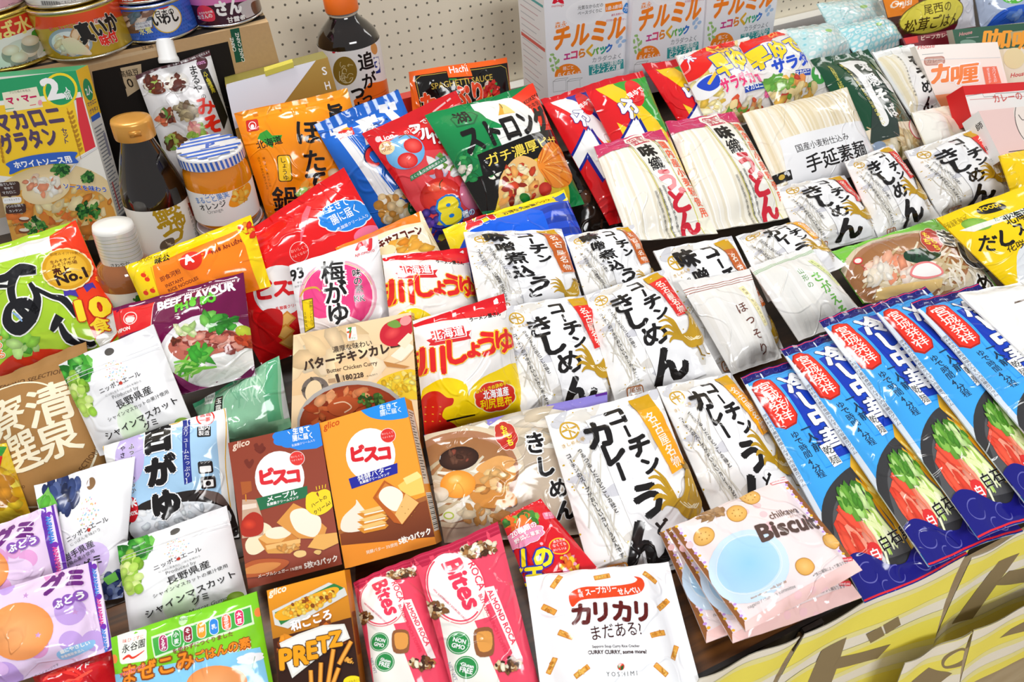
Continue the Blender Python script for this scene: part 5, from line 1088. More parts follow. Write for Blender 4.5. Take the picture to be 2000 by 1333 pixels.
def bisco(a, flavour):
    br = flavour == 'maple'
    a.frame(480,873)
    if br:
        a.cloud(275,-65,118,62,'2f86dc',8,-12,.1); a.poly([(160,-20),(420,-140),(440,-10),(400,10),(300,20)],'2f86dc'); a.frame(480,430); a.T('生きて',(268,1212),(362,1195),'fff',off=.04,h=40); a.T('腸に届く',(266,1252),(378,1232),'fff',off=.04,h=40); a.T('乳酸菌クリーム入り',(262,1284),(392,1252),'fff'); a.line([(238,1198),(250,1212)],4,'fff')
        a.frame(0,430); a.T('glico',(1318,1300),(1412,1272),'f6dcc8',off=.02,slant=.3); a.curve([(1440,1300),(1460,1285),(1475,1295),(1490,1280),(1505,1295),(1475,1325)],'6a2416',n=3)
        a.frame(480,873); 
        for x,y in ((20,95),(75,5)): a.curve([(x-30,y-10),(x-12,y-26),(x,y-10),(x+18,y-26),(x+26,y-6),(x,y+30)],'6f2a1a',n=4)
    else:
        a.frame(480,430); a.curve([(640,1060),(700,1045),(780,1010),(905,985),(935,1100),(850,1130),(760,1130),(690,1110)],'2f92e4',n=5); a.T('glico',(442,1190),(530,1158),'c8501a',off=.02,slant=.3); a.T('生きて',(760,1080),(860,1058),'e8f4fc',off=.03); a.T('腸に届く',(762,1110),(880,1085),'e8f4fc',off=.03)
        a.frame(480,873)
    x0,y0 = (190,165) if br else (705,35)
    a.ell(x0+2,y0+10,140,150,0,'fbfaf9'); a.ell(x0+100,y0-98,44,42,0,'fbe8e4'); a.ell(x0+100,y0-98,41,39,0,'d83a34'); a.T('おいしくて',(x0+66,y0-100),(x0+130,y0-112),'fbe0dc'); a.T('つよくなる!',(x0+68,y0-80),(x0+132,y0-92),'fbe0dc')
    dx = x0-190; dy = y0-165
    for ch,x,y,k in (('ビ',115,170,100),('ス',195,170,100),('コ',270,165,92)): a.V(ch,(x+dx-5,y+dy-k/2),(x+dx+5,y+dy+k/2),'d42a34',off=.1,size=k*.95)
    if br:
        a.poly([(55,295),(348,222),(350,285),(78,362)],'1f6a44'); a.T('メープル',(124,312),(292,270),'fff',off=.03,h=36); a.T('乳酸菌クリームサンド',(122,336),(300,292),'fff',off=.02)
        a.curve([(340,300),(350,270),(400,250),(415,285),(400,262),(450,240),(490,270),(495,330),(450,375),(390,390),(345,360)],'f2d428',n=4); a.T('ハートの',(376,345),(462,290),'4a3208',off=.02); a.T('クリーム!',(392,385),(482,322),'4a3208',off=.02)
        for i in range(4): a.line([(402+i*16,245-i*4),(398+i*18,225-i*4)],4,'f2d428')
        bx,by = 300,470
        a.curve([(10,600),(0,540),(60,470),(90,430),(140,450),(160,500),(130,560),(60,610)],'f0e4c4',n=4); a.poly([(70,525),(110,490),(250,470),(300,510),(240,600),(120,600)],'c8843a')
        a.poly([(70,520),(170,455),(270,480),(200,540),(120,550)],'e4b068'); a.ell(185,488,75,34,-6,'f6ead2'); a.poly([(115,580),(300,535),(310,560),(250,605),(125,605)],'d8a052'); a.poly([(110,560),(310,520),(310,545),(120,585)],'e8bc78')
        a.poly([(175,430),(270,320),(350,360),(460,460),(440,520),(300,520)],'d8984a'); a.curve([(250,400),(270,360),(330,350),(370,380),(420,400),(425,460),(390,510),(330,500),(280,470)],'f8eedc',n=5); a.poly([(350,570),(400,500),(520,485),(525,545),(440,585)],'e4b060'); a.blobs(230,580,70,20,['e8bc78','d09448'],14,12,seed=2)
        a.curve([(270,610),(290,590),(335,590),(340,615),(300,628)],'e8c888',n=3); a.curve([(385,600),(400,585),(428,590),(415,612)],'e0bc78',n=3)
        a.poly([(-20,300),(60,300),(100,420),(100,500),(-20,520)],'c8a890'); a.curve([(-20,420),(40,370),(95,400),(95,480),(40,510),(-20,500)],'a82a14',n=4); a.ell(20,440,40,30,0,'d8482a','b02a14'); a.poly([(-20,330),(60,320),(64,345),(-20,360)],'e8d8c8'); a.poly([(-30,200),(30,195),(35,250),(-20,275)],'a85a2a'); a.line([(0,270),(2,310)],6,'d8902a')
        a.curve([(-20,680),(60,640),(200,635),(245,660),(150,720),(-20,740)],'b0582a',n=4); a.curve([(-20,700),(80,660),(200,660),(120,710),(-20,720)],'d08a4a',n=4)
        a.T('メープルシュガー 1%使用',(72,742),(318,690),'f6e8dc',off=.02); a.T('5枚×3パック',(334,690),(520,645),'f8f0e8',off=.04,h=40)
    else:
        a.poly([(582,182),(858,92),(860,150),(600,240)],'2a2f9a'); a.T('発酵バター',(636,194),(825,134),'fff',off=.02,h=36); a.T('乳酸菌クリームサンド',(648,212),(815,158),'fff',off=.02)
        a.grad([(530,480),(1060,260),(1120,560),(560,700)],'8a4a2a','5a2a1a'); a.poly([(520,475),(1050,265),(1055,290),(525,500)],'a86a3a'); a.poly([(535,560),(1075,510),(1090,600),(560,690)],'e89438')
        a.curve([(540,470),(550,400),(620,330),(625,300),(650,330),(700,400),(690,460),(600,485)],'f6ecdc',n=4); a.poly([(860,220),(960,150),(1020,170),(1010,260),(900,290)],'f0d070'); a.poly([(890,180),(970,140),(1000,170),(910,215)],'f8e498')
        for y in (380,425,465): a.poly([(630,y),(780,y-40),(810,y-20),(790,y),(670,y+26)],'d8923a'); a.poly([(640,y-12),(770,y-48),(800,y-34),(680,y)],'f2c880'); a.poly([(670,y+2),(790,y-26),(790,y-18),(672,y+10)],'fbf2de')
        a.poly([(720,290),(785,190),(985,315),(890,440),(840,430)],'b8622a'); a.poly([(740,285),(790,205),(900,270),(850,390)],'d08440'); a.curve([(755,290),(775,240),(830,225),(890,270),(860,360),(810,350)],'fbf4e4',n=5); a.poly([(845,385),(905,265),(980,318),(885,440)],'eec07a')
        for i in range(5): a.ell(885+i*18,340+((i*37)%60),3,3,0,'a8702f',n=6)
        a.T('発酵バター 3%使用',(684,608),(860,560),'f6ead8',off=.02); a.T('5枚×3パック',(870,552),(1050,490),'fbf6ee',off=.05,h=38)
def art_bisco_maple(a): bisco(a,'maple')
def art_bisco_butter(a): bisco(a,'butter')
def side_bisco(a):
    a.uvf(); a.rect(0,0,100,100,'f0a03a'); a.rect(10,8,90,60,'f4ece0'); a.rect(10,66,90,92,'f8f6f2')
    for i in range(24): a.line([(16,10+i*2),(84-(i*19)%40,10+i*2)],.8,'77736a')
    for i in range(20): a.line([(14,67+i*1.22),(86,67+i*1.22)],.3+.5*((i*7)%3)/2,'222')
def art_anpan(a):
    a.frame(0,873)
    for x,y,r in ((30,780,60),(420,930,80),(250,1120,70),(60,1290,80),(430,1100,60),(300,720,50),(540,1100,60)): a.ell(x,y,r,r,0,'e4a0d0' if r%20 else 'c8a8e4')
    for ch,x,y,k in (('グ',320,780,110),('ミ',435,745,110)): a.V(ch,(x-8,y-k/2),(x+8,y+k/2),'6a2a7a',off=.1,size=k,ol=[('f0d8ee',.1)])
    for ch,x,y in (('ぶ',365,890),('ど',415,868),('う',470,845)): a.ell(x,y,34,32,0,'8a5ab0'); a.V(ch,(x-4,y-26),(x+4,y+26),'fff',off=.05,size=46)
    a.curve([(350,1180),(370,1150),(480,1110),(540,1095),(530,1140),(430,1190),(370,1205)],'9ac8f0',n=4); a.T('歯にやさしい',(372,1168),(520,1118),'fff',off=.04); a.T('栄養機能食品入',(368,1195),(490,1155),'fff',off=.03); a.T('※画像はイメージです',(172,1322),(342,1236),'666'); a.ell(150,1040,190,160,-10,'f4b27a','ee9a5c'); a.ell(20,1250,60,40,0,'dcb8e8')
    for x,y in ((450,935),(260,1060),(180,840)): a.poly([(x,y-16),(x+6,y-4),(x+18,y-4),(x+8,y+4),(x+12,y+16),(x,y+8),(x-12,y+16),(x-8,y+4),(x-18,y-4),(x-6,y-4)],'c89ad0')
    a.poly([(496,640),(590,590),(660,1120),(600,1170)],'6a3aa8'); a.poly([(520,630),(560,610),(625,1130),(600,1160)],'f0e4f8')
    for k in range(3): a.T('ANPANMAN',(526+k*26,690+k*170),(547+k*26,846+k*170),'d84a9a' if k%2 else '4a8ad8',off=.05); a.ell(540+k*26,678+k*170,16,16,0,'7a3ab0')
def art_anpan_b(a):
    a.frame(0,873)
    for x,y,r in ((200,640,50),(60,800,50),(120,600,40),(30,640,60)): a.ell(x,y,r,r,0,'e4a8d8')
    for ch,x,y,k in (('グ',60,520,110),('ミ',175,480,110)): a.V(ch,(x-8,y-k/2),(x+8,y+k/2),'6a2a7a',off=.1,size=k,ol=[('f0d8ee',.1)])
    for ch,x,y in (('ぶ',118,582),('ど',168,562),('う',220,542)): a.ell(x,y,32,30,0,'8a5ab0'); a.V(ch,(x-4,y-25),(x+4,y+25),'fff',off=.05,size=44)
    a.ell(140,700,90,60,-10,'ecd4f2'); a.ell(-20,700,110,120,0,'f4b27a','ee9a5c'); a.poly([(235,340),(300,310),(390,690),(320,730)],'6a3aa8'); a.poly([(262,345),(290,330),(362,690),(340,705)],'f0e4f8')
    for k in range(2): a.T('ANPANMAN',(268+k*38,402+k*170),(296+k*38,550+k*170),'4a8ad8' if k == 0 else 'd84a9a',off=.05); a.ell(285+k*34,385+k*170,16,16,0,'7a3ab0')
def art_redbottom(a): a.frame(0,873); a.T('メイド',(440,1275),(532,1235),'f4f0f0',off=.04); a.strands(420,1290,120,40,['e83a34','b81a1c','f05a4a'],18,18,seed=3,ang=-20)
def art_maze(a):
    a.frame(0,873)
    a.rr(762,1130,170,175,18,'f2f4ea',-8); a.T('味ひとすじ',(702,1110),(820,1082),'c33'); a.T('永谷園',(700,1165),(835,1125),'2a2626',off=.02,h=52,slant=.1); a.line(catmull([(706,1200),(740,1180),(770,1190),(836,1150)],5,False),[8,16,12,4],'d8402f'); 
    P = [(880,1085),(1420,905),(1435,990),(905,1180)]; a.poly([(870,1075),(1425,893),(1448,1000),(900,1195)],'dff0d0'); a.poly(P,'4aa84a')
    for ch,x,y,c in (('くるみ',948,1108,'a83a6a'),('小麦',1020,1080,'3f9a4a'),('そば',1085,1058,'8a2a3a'),('卵',1158,1035,'f0a03a'),('乳',1225,1015,'3f8ad8'),('落花生',1292,990,'e86a3a'),('大豆',1362,965,'d83a6a')):
        a.rr(x,y,52,92,24,'fff',-8); a.rr(x,y,46,86,22,c,-8); a.V(ch,(x-6,y-36),(x+6,y+36),'fff',off=.03,size=30)
    a.T('を使わずにつくりました',(1005,1168),(1332,1062),'8a2a3a',off=.02); a.T('ごはんの素',(1135,1210),(1430,1130),'f08a2a',off=.08,h=64,ol=[('fff',.06)])
    a.poly([(640,1290),(1480,1130),(1500,1200),(1560,1500),(700,1600)],'8fcff0'); a.T('ごはんの素',(1135,1210),(1430,1120),'f5902a',off=.08,h=64,ol=[('8a4a14',.08)]); a.T('まぜこみ',(722,1330),(1120,1232),'f5902a',off=.09,h=112,ol=[('8a4a14',.09)]); a.T('アンパンマン',(698,1300),(850,1240),'d83a3a',off=.06,ol=[('fff',.06)])
    a.cloud(1430,1190,64,26,'f4f8fc',6,-10,.2); a.ell(1245,1330,170,100,-6,'f4b27a','ee9a5c'); a.ell(650,1200,22,26,0,'f08a4a'); a.ell(1465,935,20,26,0,'f08a4a'); a.ell(1045,985,26,26,0,'c8e8b8'); a.T('kiaE',(1022,990),(1070,978),'4a8a4a'); a.line([(1455,1180),(1440,1250)],3,'3f7a2a')
def art_pretz(a):
    a.frame(480,873)
    a.grad([(110,820),(560,690),(660,1400),(180,1400)],'e89a2a','3a1c0c'); a.poly([(150,1090),(620,960),(720,1560),(180,1560)],'43200f'); a.blobs(390,1150,220,150,['7a3c14','c86a1e','5a2a10','e0902a'],40,26,seed=3)
    a.poly([(180,1200),(640,1100),(700,1560),(200,1560)],'2e150b'); a.T('glico',(132,848),(228,818),'fbf0d8',off=.03,slant=.3)
    a.poly([(150,930),(470,770),(560,800),(575,840),(240,1030),(165,1010)],'d8d8d4'); a.poly([(165,940),(500,775),(555,800),(200,1010)],'2f7a3f'); a.curve([(165,950),(260,890),(420,820),(505,795),(525,820),(440,890),(300,960),(200,985)],'e8a82a',n=5); a.blobs(360,890,160,40,['f0c03a','d88a1e','e8b84a','8a4a14','f6d870'],120,12,seed=4,rot=-22,asp=1.1)
    a.T('和ごころ',(262,1042),(488,968),'fff',off=.04,h=62)
    a.poly([(192,1112),(300,1060),(440,1010),(560,1003),(592,1085),(480,1140),(265,1310)],'e8e4dc'); a.poly([(205,1118),(300,1072),(440,1022),(552,1014),(578,1080),(470,1130),(270,1290)],'f6f2ec')
    for ch,x,y,k in (('P',262,1190,150),('R',338,1170,140),('E',408,1140,130),('T',468,1110,120),('Z',530,1080,110)): a.V(ch,(x-5,y-k/2),(x+5,y+k/2),'e8a01e',off=.08,size=k*1.05,ol=[('4a2a10',.06)])
    for p,q in (((600,1100),(530,1230)),((500,1145),(470,1340)),((430,1220),(425,1360)),((370,1265),(375,1380)),((530,1250),(490,1360))): a.line([p,q],26,'b8701e'); a.line([p,q],16,'e8a84a')
    a.ell(610,1330,56,34,0,'f2d828'); a.T('とうもろこし',(572,1340),(650,1322),'3a2a0a'); a.blobs(590,1215,30,20,['e8a84a','c88a3a'],8,8,seed=6)
def side_pretz(a): a.uvf(); a.grad([(0,0),(100,0),(100,100),(0,100)],'d88a22','5a2a10'); a.rect(20,30,90,60,'7a3c14')
def art_roca(a):
    a.frame(480,873)
    a.poly([(940,620),(1440,420),(1480,480),(1000,690)],'b82a4a')
    for i in range(4): a.line([(960,640+i*14),(1440,450+i*14)],3,'a02040' if i%2 else 'd04a68')
    a.poly([(1040,760),(1160,690),(1310,760),(1420,1120),(1500,1500),(1200,1500),(1100,1000)],'f2efe8'); a.poly([(1290,990),(1420,960),(1600,1500),(1500,1500)],'e4526a')
    a.ell(1185,800,160,205,-18,'f6f4f2'); a.ring(1185,800,152,196,9,'e04a62',-18,a0=60,a1=245); a.ring(1185,800,166,212,4,'e04a62',-18)
    a.T('Bites',(1110,670),(1240,930),'e0405c',off=.04,slant=.15); a.T('ROCA',(1255,670),(1318,825),'e0405c',off=.015); a.T('BUTTERCRUNCH TOFFEE',(1312,850),(1462,1180),'e0405c',off=.02)
    a.poly([(1345,810),(1400,800),(1560,1200),(1520,1210)],'f6f0ee'); a.T('ALMOND ROCA',(1362,830),(1500,1130),'e0405c',off=.03); a.T('100% SUSTAINABLY SOURCED CACAO',(1060,820),(1250,1000),'e0607a',off=.01)
    for x,y,t1,t2 in ((1200,1115,'NON','GMO'),(1245,1250,'Gluten','FREE')): a.ell(x,y,66,64,0,'2f8a4a'); a.ring(x,y,58,56,3,'e8f4ea'); a.T(t1,(x-30,y-10),(x+38,y+6),'fff',off=.03); a.T(t2,(x-38,y+22),(x+32,y+38),'fff',off=.03)
    a.curve([(1285,1060),(1320,1030),(1390,1040),(1400,1160),(1370,1190),(1300,1180)],'8a5a3a',n=3); a.curve([(1300,1070),(1330,1050),(1385,1060),(1385,1150),(1320,1160)],'d89a52',n=3)
    for x,y in ((1290,590),(1060,930),(1480,1240),(1350,580)): a.blobs(x,y,70,40,['7a5434','a87a4a','d8c4a0','4a3020','efe4cc'],40,14,seed=x,asp=1.5)
    a.T('NET WT',(1140,1230),(1180,1330),'99a',h=30)
def art_drink(a):
    a.frame(980,873)
    a.blobs(100,430,90,40,['4a8a3a','2f6a2a','7ab84a','e8702a'],40,22,seed=3); a.curve([(95,415),(120,405),(140,440),(110,480)],'e8762a',n=4); a.cloud(120,525,104,48,'f4a0c0',9,-18,.12,'fbe4ee'); a.T('20種類の',(55,528),(190,472),'fff',off=.05,ol=[('d84a7a',.06)]); a.T('野菜と果実!',(75,562),(215,508),'fff',off=.04,ol=[('d84a7a',.06)])
    a.rr(260,400,66,46,10,'f08aa8',-18); a.T('甘口',(240,408),(282,396),'fff'); a.ell(318,582,60,48,0,'f2c83a'); a.ell(318,582,54,42,0,'d83a34'); a.T('あたため',(285,565),(352,548),'fff'); a.T('なくても',(282,588),(356,572),'fff'); a.T('おいしいよ',(284,612),(358,596),'fff')
    for ch,x,y,k in (('カ',20,620,110),('レ',75,700,110),('ー',120,640,110),('の',225,640,120),('王',180,740,110)): a.V(ch,(x-5,y-k/2),(x+5,y+k/2),'f6e02a',off=.09,size=k,ol=[('2a3aa8',.12)])
    for x,y in ((270,465),(215,570),(350,640)): a.ell(x,y,9,9,0,'f6b8c8')
    a.blobs(370,680,60,40,['f2c83a','e8762a','f6a0c0'],18,16,seed=5)
def art_yoshimi(a):
    a.frame(980,873)
    a.curve([(370,880),(400,845),(470,825),(600,820),(720,800),(755,775),(738,755),(780,765),(796,805),(770,850),(700,875),(560,895),(440,905),(390,940)],'d8471e',n=5)
    a.V('札幌',(430,838),(440,890),'fff',size=26,off=.03); a.T('スープカリー',(468,878),(640,848),'fff',off=.03,h=52); a.T('せんべい',(648,872),(772,852),'fff',off=.03,h=44)
    for ch,x,y,k in (('カ',440,985,140),('リ',545,975,135),('カ',665,970,140),('リ',775,960,135)): a.V(ch,(x-3,y-k/2),(x+3,y+k/2),'5a1614',off=.07,size=k*.95)
    a.T('まだある?',(500,1130),(780,1090),'3a1414',off=.015,h=84); a.T('Sapporo Soup Curry Rice Cracker',(498,1176),(762,1166),'3a2a2a',off=.03); a.T('CURRY CURRY, some more?',(474,1212),(802,1198),'3a2020',off=.04)
    a.ell(660,1272,20,20,0,'d8402a'); a.poly([(660,1272),(645,1285),(642,1262)],'2f7a3a'); a.poly([(660,1272),(676,1262),(672,1288),(658,1292)],'2a5a2a'); a.T('Y O S H I M I',(580,1328),(752,1318),'333')
    for x,y,r in ((305,783,-55),(560,760,-12),(832,752,32),(262,935,35),(910,900,-45),(355,1090,28),(870,1080,-18),(975,1170,-72),(278,1248,-65),(885,1282,38),(440,1305,-35)): a.rr(x,y,92,32,4,'c8842a',r); a.rr(x,y,84,24,4,'e0a44a',r); a.blobs(x,y,36,9,['f0bc62','c88430'],10,7,rot=r,seed=int(x))
def art_chi(a):
    a.uvf(); R = random.Random(9)
    for x0, s_ in ((0,1),(100,-1)):
        a.poly([(x0,-1),(x0+s_*3.6,-1),(x0+s_*3.6,101),(x0,101)],'8a5a34'); a.poly([(x0+s_*3.6,-1),(x0+s_*7,-1),(x0+s_*7,101),(x0+s_*3.6,101)],'f0e4ee')
        for i in range(30): a.ell(x0+s_*(3.8+1.2*(i%2)),1+i*3.35,1.5,1.1,0,['eab83a','f2d6e8','c49ade'][i%3],n=6)
    a.frame(980,873)
    a.poly([(1370,1000),(1990,640),(2060,700),(1380,1080)],'f6d0cc'); R = random.Random(4)
    for i in range(18): a.ell(1000+R.random()*900,300+R.random()*650,22,20,0,'f6ccd0')
    a.ell(1380,700,215,200,0,'d0e4f6'); a.ell(1375,690,165,155,0,'9ccdf0','b4d8f4'); a.ring(1380,690,172,162,4,'e4f0fa')
    for x,y in ((1395,300),(1310,410),(1135,525),(1690,200),(1845,345)): a.ell(x,y,56,50,0,'b88a4a'); a.ell(x,y,52,46,0,'ecc67e','dcaa5a'); [a.ell(x+math.cos(k)*26,y+math.sin(k)*20,4,4,0,'b07a3a',n=6) for k in range(6)]
    for x,y in ((1685,705),(1855,545)): a.ell(x,y,58,48,0,'b8863f'); a.ell(x,y,54,44,0,'f0c880','dda858')
    a.blobs(1165,395,70,36,['b8946a','a07a50'],20,20,seed=3); a.T('かじるミルク味ビスケット',(1140,440),(1260,395),'9a7a5a')
    a.T('Biscuit',(1452,570),(1795,464),'5a4640',off=.04,h=122); a.T('chiikawa',(1494,450),(1664,394),'6a5448',off=.01); a.T('お菓子なビスケット',(1590,440),(1710,400),'a88a74')
    a.T('biscuit collection',(1400,880),(1480,850),'b08a6a',off=.03); a.T('milk biscuits',(1500,840),(1580,800),'b08a6a',off=.02); a.T('nagano / chiikawa committee',(1390,930),(1640,820),'999'); a.poly([(1920,635),(1980,625),(1985,650),(1925,660)],'d8404a'); a.T('BANDAI',(1925,655),(1980,646),'fff'); a.T('※味は種類によって異なります',(1740,760),(1960,660),'777')
    a.rr(1570,198,110,30,10,'d8404a',-15); a.rr(1570,198,104,24,8,'fbf0f0',-15); a.T('BANDAI NAMCO',(1522,215),(1618,190),'c8404a')
def side_chi_seal(a): pass
# ------------------------------------------------------------------ the setting
WALL_Y = 1.21; FRONT_Y = 0.184
def struct(name, V, F, c, m, smooth=False):
    o = link_mesh(name, V, F, lin(c), m, smooth=smooth); o['kind'] = 'structure'; return o
def peg_mat():
    m = bpy.data.materials.new('pegboard'); m.use_nodes = True; nt = m.node_tree; b = nt.nodes['Principled BSDF']; b.inputs['Roughness'].default_value = .6
    tc = nt.nodes.new('ShaderNodeTexCoord'); mp = nt.nodes.new('ShaderNodeVectorMath'); mp.operation = 'SCALE'; mp.inputs['Scale'].default_value = 1/0.0185
    nt.links.new(tc.outputs['Object'], mp.inputs[0]); fr = nt.nodes.new('ShaderNodeVectorMath'); fr.operation = 'FRACTION'; nt.links.new(mp.outputs[0], fr.inputs[0])
    sp = nt.nodes.new('ShaderNodeSeparateXYZ'); nt.links.new(fr.outputs[0], sp.inputs[0]); cb = nt.nodes.new('ShaderNodeCombineXYZ'); nt.links.new(sp.outputs['X'], cb.inputs['X']); nt.links.new(sp.outputs['Z'], cb.inputs['Y'])
    ds = nt.nodes.new('ShaderNodeVectorMath'); ds.operation = 'DISTANCE'; ds.inputs[1].default_value = (.5,.5,0); nt.links.new(cb.outputs[0], ds.inputs[0])
    lt = nt.nodes.new('ShaderNodeMath'); lt.operation = 'LESS_THAN'; lt.inputs[1].default_value = .1; nt.links.new(ds.outputs['Value'], lt.inputs[0])
    mx = nt.nodes.new('ShaderNodeMix'); mx.data_type = 'RGBA'; mx.inputs['A'].default_value = (*lin('f8efda'),1); mx.inputs['B'].default_value = (*lin('6a6458'),1)
    nt.links.new(lt.outputs[0], mx.inputs['Factor']); nt.links.new(mx.outputs['Result'], b.inputs['Base Color']); return m
def wood_mat(name, c1, c2, sc, rough):
    m = bpy.data.materials.new(name); m.use_nodes = True; nt = m.node_tree; b = nt.nodes['Principled BSDF']; b.inputs['Roughness'].default_value = rough
    tc = nt.nodes.new('ShaderNodeTexCoord'); mp = nt.nodes.new('ShaderNodeMapping'); mp.inputs['Scale'].default_value = sc; nt.links.new(tc.outputs['Object'], mp.inputs[0])
    n = nt.nodes.new('ShaderNodeTexNoise'); n.inputs['Scale'].default_value = 6; n.inputs['Detail'].default_value = 6; n.inputs['Distortion'].default_value = 1.2; nt.links.new(mp.outputs[0], n.inputs['Vector'])
    r = nt.nodes.new('ShaderNodeValToRGB'); r.color_ramp.elements[0].position = .35; r.color_ramp.elements[0].color = (*lin(c1),1); r.color_ramp.elements[1].position = .68; r.color_ramp.elements[1].color = (*lin(c2),1)
    nt.links.new(n.outputs['Fac'], r.inputs['Fac']); nt.links.new(r.outputs['Color'], b.inputs['Base Color']); return m
def slab(name, lo, hi, c, m):
    b = MB(); b.box(lo, hi, c); o = b.obj(name, m); o['kind'] = 'structure'; return o
slab('wall_back', (-2.5, WALL_Y, 0), (0.995, WALL_Y+.04, 2.6), 'fff', peg_mat()); slab('wall_back', (1.0, WALL_Y, 0), (4.5, WALL_Y+.04, 2.6), 'fff', bpy.data.materials['pegboard'])
slab('floor', (-3,-2.2,-.04), (5, WALL_Y, 0), 'fff', wood_mat('pale_floor_boards','c8ae86','dcc6a0',(1.2,9,1),.4))
lz = at_y((905,196), WALL_Y-.03)[2]
slab('trim_1', (-2.5, WALL_Y-.03, 0.0), (4.5, WALL_Y-.002, lz), 'f2f0ea', PAPER())
# table with a dark top, black edging and legs
tb = bpy.data.objects.new('display_table', None); COL.objects.link(tb); tb.location = (0.8, .8, 0)
tag(tb, 'long display table with dark wood top and black edge carrying all the packages', 'table')
def under(o, p): o.parent = p; o.matrix_parent_inverse = Matrix.Translation(-p.location); return o
b = MB(); b.box((-1.3, FRONT_Y+.004, TABLE_Z-.028), (2.6, 1.178, TABLE_Z), '5a3a1e'); under(b.obj('table_top', wood_mat('dark_oak_top','3a2412','6a431f',(1,12,1),.35)), tb)
b = MB(); b.box((-1.3, FRONT_Y, TABLE_Z-.034), (2.6, FRONT_Y+.0038, TABLE_Z+.001), '141211'); o = under(b.obj('edge_strip', mat('black_plastic_edge', rough=.4)), tb); tag(o, 'black plastic edging')
for x in (-1.2, 2.5):
    for y in (FRONT_Y+.08, 1.12): b = MB(); b.box((x-.02,y-.02,0), (x+.02,y+.02,TABLE_Z-.029), '2a2826'); under(b.obj('leg', mat('black_plastic_edge')), tb)
# low riser under the back rows
ys = np.linspace(.46, 1.03, 20); V = []; F = []
for y in ys: z = support_z(y)-.022 if y > .52 else TABLE_Z+.0005; V += [(-1.0,y,max(z,TABLE_Z+.001)),(1.9,y,max(z,TABLE_Z+.001)),(-1.0,y,TABLE_Z+.0002),(1.9,y,TABLE_Z+.0002)]
for i in range(len(ys)-1): a = i*4; F += [(a,a+1,a+5,a+4),(a+2,a+6,a+7,a+3),(a,a+4,a+6,a+2),(a+1,a+3,a+7,a+5)]
F += [(0,2,3,1),(len(V)-4,len(V)-3,len(V)-1,len(V)-2)]
tag(link_mesh('display_riser', V, F, lin('2a1f18'), wood_mat('dark_board','20160f','3a281a',(1,8,1),.5), smooth=False), 'dark sloping display board on the table lifting the back rows', 'riser')

# ------------------------------------------------------------------ paper posters hung along the table front
def poster_art_a(a):
    a.frame(1480,873); a.ell(760,1000,420,110,-30,'efe04a'); 
def poster(name, corners, label, fn, curl=.012, y0=0.0):
    r = ray(corners); Yp = FRONT_Y-.006-y0; P = [EYE+q*((Yp)/q[1]) for q in r]
    it = Plane(corners, np.array([0.,-1.,0.]), np.array([0,Yp,0.5])); a = Art(it); fn(a)
    U, V_ = np.meshgrid(np.linspace(0,1,15), np.linspace(0,1,15)); uv = np.stack([U.ravel(),V_.ravel()],1)
    X = it.at(uv); X[:,1] -= curl*(uv[:,1]**2)*(.3+abs(2*uv[:,0]-1)**2)+.004*uv[:,1]+.0015*np.sin(uv[:,0]*9+uv[:,1]*4)
    nd = X.reshape(15,15,3); nn = grid_normals(nd); o = build_surface(nd, nn, a, 'f2ede0')[0]; ob = build_surface(nd-np.array([0,-.0006,0]), -nn, None, 'f2ede0')[0]
    m = mat('poster_paper', rough=.55, spec=.35, tint=.03)
    root = link_mesh('paper_poster', np.vstack([o[0],ob[0]]), np.vstack([o[2],ob[2][:,::-1]+len(o[0])]), np.vstack([o[3],ob[3]]), m, N=np.vstack([o[1],ob[1]]))
    tag(root, label, 'poster', 'paper posters along the table front'); return root
def stripes(a):
    a.frame(1480,873)
    for i in range(7):
        y = 560+i*150; a.poly([(-300,y+650),(1700,y-280),(1700,y-205),(-300,y+715)],'f2e76a')
        a.poly([(-300,y+630),(1700,y-300),(1700,y-280),(-300,y+650)],'efe9a4'); a.poly([(-300,y+715),(1700,y-205),(1700,y-185),(-300,y+735)],'efe9a4')
br = '8a7a5c'
def post_left(a): stripes(a); a.frame(1480,873)
def post_mid(a):
    stripes(a); a.frame(1480,873); a.poly([(355,1140),(495,1070),(360,1333),(230,1400),(240,1333)],br); a.poly([(440,1165),(718,1078),(640,1155),(395,1228)],br); a.poly([(595,1040),(676,993),(690,1035),(610,1080)],br); a.poly([(688,985),(772,936),(782,978),(700,1028)],br)
def post_right(a):
    stripes(a); a.frame(1480,873); a.poly([(1365,650),(1475,595),(1190,948),(1078,985)],br); a.poly([(1410,690),(1600,640),(1600,735),(1325,770)],br)
def post_low(a):
    stripes(a); a.frame(1480,873); a.ring(1100,1183,78,32,14,br,-28); a.poly([(845,1333),(960,1240),(1075,1255),(960,1345)],br)
def post_lowright(a):
    stripes(a); a.frame(1480,873); a.poly([(1365,1080),(1430,1030),(1600,930),(1600,990)],br)
poster('a',[(1366,1327),(1562,1243),(1430,1420),(1250,1500)],'pale yellow poster leaving the table front at the lower edge of the picture',post_left,curl=.02)
poster('b',[(1572,1240),(1892,1072),(1765,1284),(1400,1450)],'yellow poster below the biscuit bags with a large brown character',post_mid,curl=.018)
poster('c',[(1898,1090),(2110,985),(1950,1230),(1772,1292)],'yellow poster below the blue noodle packets with a brown character',post_right,curl=.012)
poster('d',[(1768,1296),(1898,1233),(1846,1338),(1690,1408)],'lower yellow poster with a brown ring beneath the big character',post_low,curl=.01,y0=.03)
poster('e',[(1902,1232),(2110,1140),(2060,1246),(1852,1336)],'lower yellow poster at the right above the floor',post_lowright,curl=.008,y0=.03)
